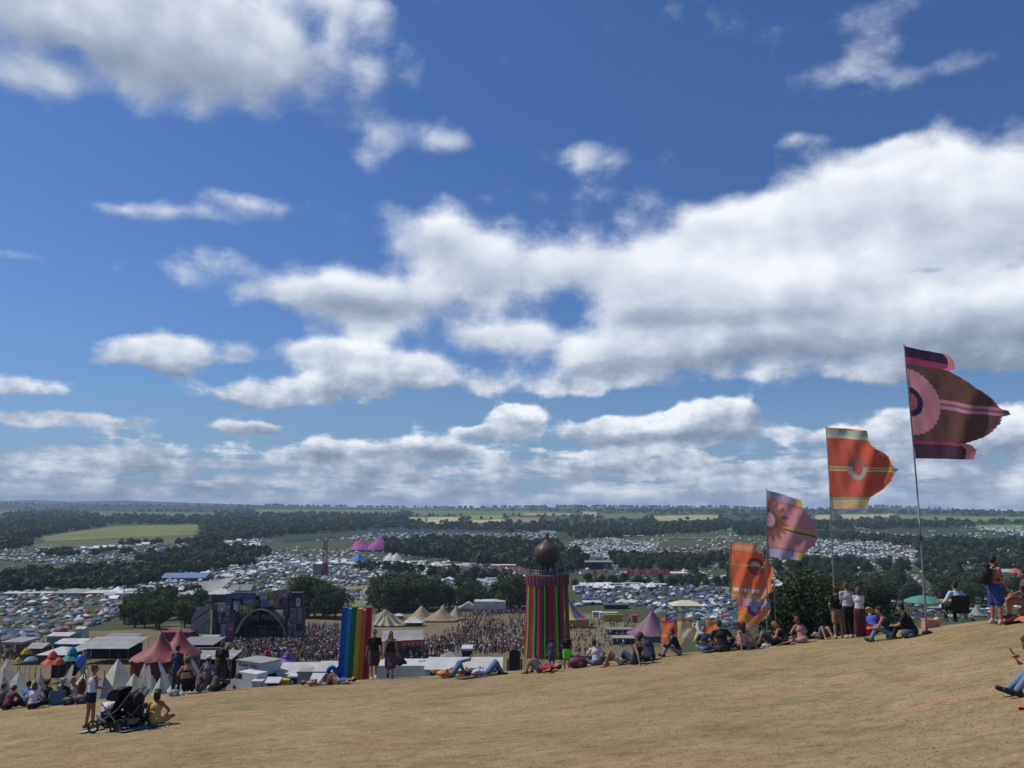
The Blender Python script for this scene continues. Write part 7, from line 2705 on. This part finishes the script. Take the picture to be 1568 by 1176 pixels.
# bare-chested man with rucksack
t, I = person('bare-chested bearded man in blue shorts standing with a black rucksack', nearp(1527, 957), 82, 'stand_front', None, ('shorts', (.035, .05, .20)), 'beard', DB, 'red', 1.12, slim=1.05, shoes=(.35, .3, .25), voxel=.014)
b = MB()
bk = I['pel'] + I['T'] * .32 - I['Fw'] * .24
b.ell(tuple(bk), (.17, .13, .27), 16, 10)
b.ell(tuple(bk - I['Fw'] * .10 - I['T'] * .07), (.13, .08, .16), 14, 8)
b.ell(tuple(bk + I['T'] * .22), (.14, .11, .09), 14, 8)
ro = b.build('rucksack', M_black, None, True)
ro.location = t.location
ro.rotation_euler = t.rotation_euler
ro.scale = t.scale
tag(ro, 'bulky black rucksack on the back of the bare-chested man', 'bag')
for s in (1, -1):
    b = MB()
    a = I['pel'] + I['T'] * .50 + V3((s * .11, 0, 0))
    b.tube([tuple(a - I['Fw'] * .12), tuple(a + I['T'] * .065), tuple(a + I['Fw'] * .11 - I['T'] * .08), tuple(a + I['Fw'] * .12 - I['T'] * .2 + V3((s * .04, 0, 0))),
            tuple(a - I['Fw'] * .05 - I['T'] * .32 + V3((s * .06, 0, 0)))], .022, 6)
    b.build('strap', M_black, ro)
# right edge
person('man in an olive t-shirt bending forward at the right picture edge', crest(1576, .5, 950), -70, 'chair', ('tee', (.075, .085, .06)), ('shorts', (.30, .14, .09)), 'short', DB, 'red', 1.1)
b = MB()
b.sheet(lambda u, v: ((u - .5) * .9, (v - .5) * .6, .05 + .09 * math.sin(7 * u) * math.sin(5 * v) + .10 * (1 - abs(2 * v - 1))), 16, 12)
o = b.build('orange_blanket', cmat('orange_blanket', (.55, .17, .07)), None, True)
o.location = crest(1556, .1, 952)
tag(o, 'crumpled orange blanket under the man at the right edge', 'blanket')
b = MB()
b.ell((0, 0, .20), (.27, .27, .22), 16, 10)
b.ell((0, 0, .34), (.18, .18, .08), 14, 8)
o = b.build('bean_bag', cmat('orange_bag', (.52, .18, .08)), None, True)
o.location = crest(1578, .5, 950)
tag(o, 'orange bean bag seat under the bending man at the right edge', 'seat')
t, I = person('person in jeans and black boots sitting at the right edge looking at a phone', nearp(1628, 1060), -75, 'sit_phone', ('tank', BLK), ('jeans', (.13, .19, .30)), 'bun', (.06, .03, .02), 'red', 1.08, shoes=(.02, .02, .024), female=True,
              voxel=.009)
hd = (I['hands'][0][0] + I['hands'][1][0]) / 2
b = MB()
b.box((0, 0, 0), (.075, .010, .15))
po = b.build('phone_case', M_black, None)
po.parent = None
wm = Matrix.LocRotScale(t.location, t.rotation_euler, t.scale)
po.location = wm @ (hd + V3((0, .02, .045)))
po.rotation_euler = (-.5, 0, t.rotation_euler.z)
tag(po, 'dark phone held by the person in jeans at the right edge', 'phone')
b = MB()
b.sheet(lambda u, v: ((u - .5) * .2, (v - .5) * .16, .03 + .03 * math.sin(7 * u) * math.sin(5 * v)), 10, 8)
o = b.build('red_cloth', cmat('coral_cloth', (.55, .12, .08)), None, True)
o.location = nearp(1567, 1086)
tag(o, 'scrap of coral cloth on the grass at the right edge', 'cloth')

def lay(o, extra=0.0):
    """tilt a thing to the slope it lies on"""
    x, y = o.location.x, o.location.y
    e = .35
    dx = (float(H(x + e, y)) - float(H(x - e, y))) / (2 * e)
    dy = (float(H(x, y + e)) - float(H(x, y - e))) / (2 * e)
    n = V3((-dx, -dy, 1)).normalized()
    o.rotation_euler = n.to_track_quat('Z', 'Y').to_euler()
    o.location.z = float(H(x, y)) + extra


lay(COL.objects['orange_blanket'])
lay(COL.objects['red_cloth'])

# blankets and bits on the grass
for (px, py, w, d, c, nm, lab) in [(214, 1116, 1.1, .7, (.10, .20, .24), 'blanket', 'dull teal blanket under the grey-shirted sitter'),
                                   (140, 1120, .6, .4, (.25, .33, .30), 'blanket', 'corner of a pale green blanket by the pushchair wheel'),
                                   (735, 1036, 1.7, .6, (.10, .07, .05), 'blanket', 'dark blanket under the sunbathers'),
                                   (1100, 996, 1.6, .5, (.05, .05, .08), 'blanket', 'dark blanket under the black-shirted man')]:
    b = MB()
    b.sheet(lambda u, v: ((u - .5) * w, (v - .5) * d, .035 + .012 * math.sin(9 * u) * math.cos(7 * v)), 14, 8)
    o = b.build(nm, cmat('bl_%.2f_%.2f_%.2f' % c, c, .9), None, True)
    o.location = nearp(px, py)
    lay(o)
    tag(o, lab, 'blanket')
for (px, py, c, s, nm, lab, cat) in [(62, 1081, (.5, .5, .48), .17, 'silver_bowl', 'shiny silver bowl on the grass right of the white t-shirt', 'bowl'),
                                     (71, 1079, (.13, .08, .04), .16, 'brown_bag', 'brown bag beside the silver bowl', 'bag'),
                                     (885, 1019, (.12, .025, .05), .34, 'maroon_bag', 'big maroon holdall on the crest right of the boy', 'bag'),
                                     (277, 1066, (.5, .5, .48), .14, 'white_bag', 'small white bag at the feet of the green-hatted woman', 'bag'),
                                     (267, 1064, (.2, .21, .22), .22, 'grey_bag', 'grey bag at the feet of the man in navy', 'bag'),
                                     (126, 1066, (.03, .035, .05), .30, 'rucksack', 'dark rucksack left of the standing woman in shorts', 'bag'),
                                     (1172, 988, (.5, .5, .5), .13, 'white_bag', 'small black and white bag at the pole of the pink flag', 'bag'),
                                     (105, 1076, (.02, .022, .03), .26, 'rucksack', 'black rucksack right of the folding chair', 'bag')]:
    b = MB()
    b.ell((0, 0, s * .55), (s, s * .6, s * .6), 14, 8)
    b.ell((s * .3, -s * .45, s * .4), (s * .45, s * .25, s * .35), 10, 6)
    b.tube([(-s * .4, 0, s * .95), (0, 0, s * 1.35), (s * .4, 0, s * .95)], s * .07, 6)
    o = b.build(nm, cmat('bag_%.2f_%.2f_%.2f' % c, c, .6), None, True)
    o.location = crest(px, .1, py) if px not in (62, 71) else nearp(px, py)
    tag(o, lab, cat)
# knapsack of the standing woman in shorts
b = MB()
b.ell((0, 0, 0), (.10, .16, .22), 12, 8)
b.tube([(0, 0, .2), (.05, 0, .42), (.1, 0, .2)], .02, 6)
o = b.build('shoulder_bag', cmat('oxblood', (.10, .025, .03)), None, True)
p = nearp(136, 1116)
o.location = (p.x - .30, p.y + .05, p.z + 1.12)
tag(o, 'oxblood bag on the shoulder of the woman in shorts', 'bag')

# folding chair of the grey-haired person
fc = thing('folding_chair', 'low blue folding chair under the grey-haired person', 'chair', crest(90, .55, 1075), .2)
b = MB()
b.box((0, -.18, .3), (.5, .03, .5))
b.build('backrest', cmat('bluechair', (.08, .13, .22)), fc)
b = MB()
b.box((0, .06, .07), (.5, .45, .03))
b.build('seat', MATS[cmat('bluechair', (.08, .13, .22)).name], fc)
for s in (-1, 1):
    b = MB()
    b.tube([(s * .26, -.2, 0), (s * .26, -.2, .58)], .014, 6)
    b.build('leg', M_steel, fc)


# ---- pushchair
def pushchair():
    o = nearp(176, 1119)
    t = thing('pushchair', 'black pushchair with a raised hood and a wheeled frame on the grass', 'pushchair', o, math.radians(-14))
    hc = cmat('pram_black', (.016, .017, .02), .75)
    for (x, y, r) in ((-.48, -.25, .15), (-.48, .25, .15), (.42, -.32, .19), (.42, .32, .19)):
        w = MB()
        n = 18
        pts = [(x + r * math.cos(2 * math.pi * k / n), y, r + r * math.sin(2 * math.pi * k / n)) for k in range(n + 1)]
        w.tube(pts, .026, 8, cap=False)
        wo = w.build('wheel', M_rubber, t, True)
        w = MB()
        for k in range(6):
            a = math.pi * k / 3
            w.tube([(x, y, r), (x + r * math.cos(a), y, r + r * math.sin(a))], .008, 4)
        w.tube([(x, y - .03, r), (x, y + .03, r)], .03, 8)
        w.build('spokes', M_steel, wo)
    f = MB()
    for s in (-1, 1):
        f.tube([(-.48, s * .25, .15), (.25, s * .27, .62), (.62, s * .27, 1.08)], .016, 8)
        f.tube([(.42, s * .32, .19), (-.05, s * .27, .55), (-.25, s * .27, .75)], .015, 8)
    f.tube([(.62, -.27, 1.08), (.70, -.2, 1.12), (.70, .2, 1.12), (.62, .27, 1.08)], .018, 8)
    f.tube([(.42, -.32, .19), (.42, .32, .19)], .012, 6)
    f.build('frame', M_steel, t)
    s_ = MB()
    s_.sheet(lambda u, v: (-.32 + .55 * v, (u - .5) * .44, .52 - .10 * math.sin(math.pi * min(1, v * 1.6)) + max(0, v - .55) * 1.1), 8, 12)
    s_.box((-.08, 0, .42), (.46, .42, .10))
    s_.build('seat', hc, t)
    h = MB()

    def hood(u, v):
        a = -.35 + 1.9 * v
        y = (u - .5) * .5
        r = .34 * math.cos((u - .5) * .9)
        return (.16 - r * math.sin(a) * .95, y, .82 + r * math.cos(a) * .95)
    h.sheet(hood, 10, 12)
    h.sheet(lambda u, v: (.16 - .3 * math.sin(-.35 + 1.9 * u) * v, -.245, .82 + .3 * math.cos(-.35 + 1.9 * u) * v), 8, 3)
    h.sheet(lambda u, v: (.16 - .3 * math.sin(-.35 + 1.9 * u) * v, .245, .82 + .3 * math.cos(-.35 + 1.9 * u) * v), 8, 3)
    h.build('hood', hc, t, True)
    b = MB()
    b.box((.12, 0, .24), (.5, .4, .16))
    b.build('basket', hc, t)
    b = MB()
    b.box((-.30, -.05, .36), (.30, .36, .05), rot=Matrix.Rotation(.5, 3, 'Y'))
    b.build('footrest', cmat('pram_pattern', (.38, .38, .42)), t)
    b = MB()
    b.ell((.66, 0, .86), (.11, .18, .17), 12, 8)
    b.build('handle_bag', hc, t, True)
    # second, folded-back pushchair hood beside it
    o2 = nearp(200, 1116)
    t2 = thing('pushchair', 'second dark pushchair facing away, right of the first one', 'pushchair', o2, math.radians(20))
    h = MB()
    h.ell((0, 0, .74), (.30, .26, .26), 16, 10)
    h.ell((.05, .02, .46), (.26, .22, .22), 14, 8)
    h.build('hood', hc, t2, True)
    f = MB()
    for s in (-1, 1):
        f.tube([(-.34, s * .24, .13), (.1, s * .24, .5), (.42, s * .24, 1.02)], .016, 8)
        f.tube([(.32, s * .26, .14), (-.1, s * .24, .5)], .014, 8)
    f.tube([(.42, -.24, 1.02), (.42, .24, 1.02)], .018, 8)
    f.build('frame', M_steel, t2)
    for (x, y, r) in ((-.34, -.24, .13), (-.34, .24, .13), (.32, -.27, .15), (.32, .27, .15)):
        w = MB()
        pts = [(x + r * math.cos(2 * math.pi * k / 16), y, r + r * math.sin(2 * math.pi * k / 16)) for k in range(17)]
        w.tube(pts, .024, 8, cap=False)
        wo = w.build('wheel', M_rubber, t2, True)
        w = MB()
        for k in range(5):
            a = 2 * math.pi * k / 5
            w.tube([(x, y, r), (x + r * math.cos(a), y, r + r * math.sin(a))], .008, 4)
        w.build('spokes', M_steel, wo)
    b = MB()
    b.box((0, 0, .24), (.42, .36, .14))
    b.build('basket', cmat('pram_tan', (.30, .26, .18)), t2)


pushchair()


# ------------------------------------------------------------ tall silk flags on poles
def interp(tab, v):
    xs = [a for a, b in tab]
    return float(np.interp(v, xs, [b for a, b in tab]))


def big_flag(label, top, base_px, Y, vtop, vbot, Lmax, Ltab, colf, slope=.12, slope_b=0.0, fray=.05, pole_r=.028, nu=150, nv=120, wave=.16, ang=.25, seed=0, group=None, ztop=None):
    """pole from its base on the hill to the photo point of its top; cloth between rows vtop and vbot, length Lmax (photo px)"""
    u1, r1 = ray(*top)
    P1 = V3((u1 * Y, Y, r1 * Y))
    ub = ray(base_px, 960)[0]
    P0 = V3((ub * Y, Y, float(H(ub * Y, Y)) - .3))
    t = thing('silk_flag', label, 'flag', (P0.x, P0.y, P0.z + .3), 0, group)
    org = V3(t.location)
    p = MB()
    pts = [P0.lerp(P1, k / 10) + V3((.05 * math.sin(math.pi * k / 10), 0, 0)) - org for k in range(11)]
    p.tube([tuple(q) for q in pts], [pole_r * (1.25 - .6 * k / 10) for k in range(11)], 8)
    p.build('pole', mk('pole_grey', (.17, .19, .20), .5, .1, 4), t, True)
    fr = (P1.z - P0.z)

    def onpole(py):
        z = zat(py, Y)
        k = (z - P0.z) / fr
        return P0.lerp(P1, k) + V3((.05 * math.sin(math.pi * k), 0, 0))
    A, B = onpole(vtop), onpole(vbot)
    hgt = (A - B).length
    L = Lmax * Y / F
    rg = np.random.default_rng(seed)
    fra = rg.normal(0, 1, nv + 1)
    mb = MB()

    def fn(u, v):       # v: 0 top .. 1 bottom
        Lv = interp(Ltab, v) * L
        if fray:
            j = int(v * nv)
            Lv *= 1 + fray * .16 * fra[j] * (1 if u > .9 else u)
        x = .03 + u * Lv
        a = A.lerp(B, v)
        # droop of the upper edge grows along the cloth
        z = a.z - slope * x * (1 - v) - slope_b * x * v
        ph = x * 2.6 + v * 2.3 + seed
        y = wave * (x / max(L, .1)) ** .7 * (math.sin(ph) + .4 * math.sin(2.3 * ph + 4 * v)) + x * ang
        y += .035 * math.sin(5 * x + 6 * v + 2 * math.sin(4 * v)) * min(1, x) + .02 * math.sin(9 * v + 3.5 * x + seed) + .008 * math.sin(13 * x - 9 * v)
        return (a.x + x - org.x, a.y + y - org.y, z - org.z)

    def cf(u, v):
        x = u * interp(Ltab, v) * L
        c_ = colf(x / hgt, v, u)
        l_ = sum(c_) / 3
        return tuple(min(.8, (q * .94 + l_ * .06) * 1.35 + .010) for q in c_)
    mb.sheet(fn, nu, nv, cf)
    mb.build('cloth', mk('silk', 'Col', .6, .07, 2.5, trans=.6, spec=.25), t, True)
    # loops holding the cloth to the pole
    lp = MB()
    for k in range(7):
        q = A.lerp(B, k / 6) - org
        lp.tube([(q.x - .03, q.y, q.z), (q.x + .05, q.y + .01, q.z)], .012, 5)
    lp.build('pole_loops', M_wht, t)
    return t


def scal(x, y, cx, cy, n, amp):
    """distance from a point measured so that circles come out scalloped"""
    dx, dy = x - cx, y - cy
    a = math.atan2(dy, dx)
    return math.hypot(dx, dy) / (1 + amp * abs(math.sin(n * a / 2)))


# flag 1, dark: plum bands, brown field, pink scalloped sun at the hoist
def f1(x, v, u):
    if v < .155:
        if u > .84:
            return (.50, .16, .19)
        return (.035, .018, .040) if v < .10 else (.30, .035, .09)
    if v > .845:
        if u > .86:
            return (.50, .17, .17)
        return (.28, .03, .08) if v < .87 else (.055, .022, .040)
    d = scal(x, v, .0, .50, 34, .05)
    if d < .075:
        return (.22, .06, .08)
    if d < .128:
        return (.012, .014, .035)
    if d < .285:
        return (.44, .17, .20)
    if .445 < v < .535:
        return (.12, .09, .12) if .478 < v < .502 else (.44, .16, .20)
    if u > .975:
        return (.30, .08, .18)
    return (.105, .050, .040)


big_flag('dark plum and brown silk flag with a pink scalloped sun, rightmost and tallest', (1384, 527), 1418.5, 25.2, 529, 702, 176,
         [(0, .43), (.04, .49), (.12, .49), (.15, .42), (.165, .46), (.22, .66), (.30, .79), (.38, .86), (.45, .91), (.475, .99), (.52, .99), (.54, .92), (.62, .89), (.70, .82), (.78, .70), (.83, .58), (.842, .54), (.85, .58), (.90, .63), (1, .60)],
         f1, slope=.17, slope_b=.0, seed=1, group='tall silk flags on the crest')


# flag 2, orange: green and cream bands, pale ring in the middle
def f2(x, v, u):
    if v < .035:
        return (.62, .22, .12)
    if v < .13:
        return (.22, .42, .34) if v < .09 else (.50, .45, .28)
    if v > .965 or .915 < v:
        return (.62, .34, .16)
    if v > .86:
        return (.18, .30, .20) if v < .895 else (.55, .40, .2)
    cx = .40
    d = scal(x, v, cx, .50, 30, .05)
    if d < .085:
        return (.34, .075, .065)
    if d < .145:
        return (.30, .30, .24) if v > .48 else (.24, .10, .09)
    if .475 < v < .535:
        return (.22, .20, .10) if .495 < v < .51 else (.58, .36, .12)
    if u > .98:
        return (.6, .4, .1)
    return (.50, .085, .045)


big_flag('orange-red silk flag with green banded edges and a pale ring', (1264.5, 653), 1277.5, 33.5, 654, 779, 118,
         [(0, .60), (.13, .60), (.18, .66), (.25, .77), (.34, .87), (.42, .91), (.47, .93), (.50, 1.0), (.54, .95), (.65, .88), (.75, .78), (.84, .64), (.87, .57), (1, .53)],
         f2, slope=.05, slope_b=-.02, seed=2, group='tall silk flags on the crest')


# flag 3, dusky pink: lilac bands, brown sun at the hoist, yellow tips
def f3(x, v, u):
    if v < .11:
        return (.60, .40, .05) if u > .82 else (.26, .22, .30)
    if v < .155:
        return (.40, .12, .12)
    if v > .87:
        return (.60, .38, .06) if u > .84 else (.30, .27, .36)
    if v > .835:
        return (.42, .12, .12)
    d = scal(x, v, .02, .44, 15, .12)
    if d < .10:
        return (.50, .22, .25)
    if d < .155:
        return (.13, .08, .08)
    if d < .27 + .05 * math.sin(17 * math.atan2(v - .44, x + .01)):
        return (.30, .10, .06)
    if .455 < v + x * -.05 < .54:
        return (.10, .06, .05) if v + x * -.05 > .512 else (.42, .27, .07)
    return (.46, .19, .20)


big_flag('dusky pink silk flag with lilac edges and a brown sun at the pole', (1173.5, 748), 1166.5, 42, 750, 852, 80,
         [(0, .72), (.10, .76), (.13, .74), (.2, .82), (.35, .96), (.5, 1.0), (.62, .98), (.75, .88), (.85, .76), (1, .68)],
         f3, slope=.27, slope_b=.13, seed=3, group='tall silk flags on the crest', wave=.22)


# flag 4, bright orange with a brown ring
def f4(x, v, u):
    if v < .04:
        return (.55, .15, .08)
    if v < .15:
        return (.50, .30, .16) if .07 < v < .10 else (.62, .22, .09)
    if .395 < v < .415:
        return (.40, .28, .18)
    d = scal(x, v, .50, .41, 28, .05)
    if d < .09:
        return (.42, .36, .26) if v < .41 else (.26, .05, .025)
    if d < .155:
        return (.24, .045, .025)
    if v > .78:
        if .83 < v < .90 and x < .55 and abs(math.sin(38 * x)) * .05 + .03 * math.sin(90 * x) > (v - .84) * .7 and int(x * 22) % 4:
            return (.62, .52, .46)
        return (.50, .16, .07) if v < .95 else (.45, .30, .12)
    return (.62, .11, .035)


big_flag('bright orange silk flag with a brown ring, leftmost of the tall ones', (1117, 828), 1110, 52, 829, 914, 73,
         [(0, .60), (.12, .64), (.2, .74), (.35, .88), (.5, .98), (.58, 1.0), (.66, .88), (.72, .94), (.82, .97), (.92, .80), (1, .62)],
         f4, slope=.12, slope_b=.10, seed=4, group='tall silk flags on the crest', wave=.3)


def f5(x, v, u):
    if v < .10:
        return (.48, .26, .10)
    if .12 < v < .34 and x > .2:
        return (.34, .25, .30)
    d = math.hypot(x - .55, v - .42)
    if d < .10:
        return (.26, .30, .28)
    if d < .22:
        return (.26, .02, .14)
    if v > .88:
        return (.80, .24, .15)
    if v < .4:
        return (.45, .09, .08)
    return (.68, .20 + .06 * math.sin(20 * math.atan2(v - .42, x - .55)), .05)


big_flag('orange silk flag with a purple half sun and lilac stripe, hanging low', (1127, 900), 1124, 58, 909, 962, 53,
         [(0, .78), (.2, .98), (.35, 1.0), (.55, .96), (.7, .82), (.85, .64), (1, .52)], f5, slope=.12, slope_b=0, seed=5, wave=.22, nu=70, nv=60, group='low silk flags behind the crest')


def f6(x, v, u):
    d = math.hypot(x - .40, v - .52)
    if d < .10:
        return (.75, .45, .30)
    if d < .145:
        return (.14, .02, .05)
    if .48 < v < .505:
        return (.6, .42, .3)
    if v > .92:
        return (.7, .3, .2)
    if .86 < v < .89:
        return (.6, .5, .4)
    if v < .10:
        return (.40, .05, .05)
    return (.68, .14, .04)


big_flag('orange banner with a ringed disc left of the cream banner', (1011, 948), 1010, 62, 950, 998, 26, [(0, .95), (.4, 1.0), (.7, .95), (1, .78)], f6, slope=.06, seed=6, wave=.12, nu=50, nv=60, group='low silk flags behind the crest')
big_flag('cream and tan silk flag blowing low beside the orange banners', (1036, 943), 1035, 66, 946, 992, 32, [(0, .86), (.1, .7), (.35, .9), (.6, 1.0), (.72, .86), (.86, .5), (1, .3)],
         lambda x, v, u: (.22, .14, .05) if v < .12 else ((.55, .36, .18) if math.hypot(x - .35, v - .5) > .2 else (.62, .5, .32)), slope=.06, seed=7, wave=.3, nu=50, nv=60, group='low silk flags behind the crest')
big_flag('plain orange banner between the white gazebo and the seated man', (1080, 946), 1079, 60, 949, 990, 23, [(0, .98), (.5, 1.0), (1, .95)],
         lambda x, v, u: (.55, .28, .10) if v < .1 else (.60, .17, .035), slope=.03, seed=8, wave=.1, nu=40, nv=50, group='low silk flags behind the crest')
big_flag('small pink banner on a pole left of the bright orange flag', (1104, 936), 1106, 55, 937, 947, 10, [(0, 1), (1, 1)],
         lambda x, v, u: (.50, .20, .24), slope=.02, seed=9, wave=.05, nu=20, nv=20, group='low silk flags behind the crest')
big_flag('small white balloon-like pennant right of the bright orange flag', (1185, 884), 1183, 60, 886, 896, 13, [(0, .5), (.3, 1), (.7, 1), (1, .6)],
         lambda x, v, u: (.55, .54, .50), slope=.3, slope_b=.2, seed=10, wave=.1, nu=20, nv=20, group='low silk flags behind the crest')
# ------------------------------------------------------------ look-alikes: say which one by its place in its row
def finish_labels():
    by = {}
    for o in COL.objects:
        if o.parent is None and o.get('label'):
            by.setdefault(o['label'], []).append(o)
    for lab, obs in by.items():
        if len(obs) < 2:
            continue
        obs.sort(key=lambda o: o.location.x / max(o.location.y, .1))
        for i, o in enumerate(obs):
            nl = '%s, %s from the left' % (lab, ordn(i + 1))
            if len(nl.split()) <= 16:
                o['label'] = nl


finish_labels()
# ------------------------------------------------------------ haze
def build_haze():
    hz = MB()
    S_ = 13400.0
    zb, zt = -560.0, 110.0
    hz.box((0, 0, (zb + zt) / 2), (2 * S_ + 4, 2 * S_ + 4, zt - zb))
    m = bpy.data.materials.new('haze')
    m.use_nodes = True
    t = m.node_tree
    t.nodes.clear()
    N = NT(t)
    out = N.n('ShaderNodeOutputMaterial')
    pv = N.n('ShaderNodeVolumePrincipled', {'Color': (.62, .80, 1.0, 1), 'Density': HAZE_D, 'Anisotropy': 0.0})
    t.links.new(pv.outputs[0], out.inputs['Volume'])
    o = hz.build('haze', m)
    tag(o, kind='stuff')


HAZE_D = 0.000085
build_haze()
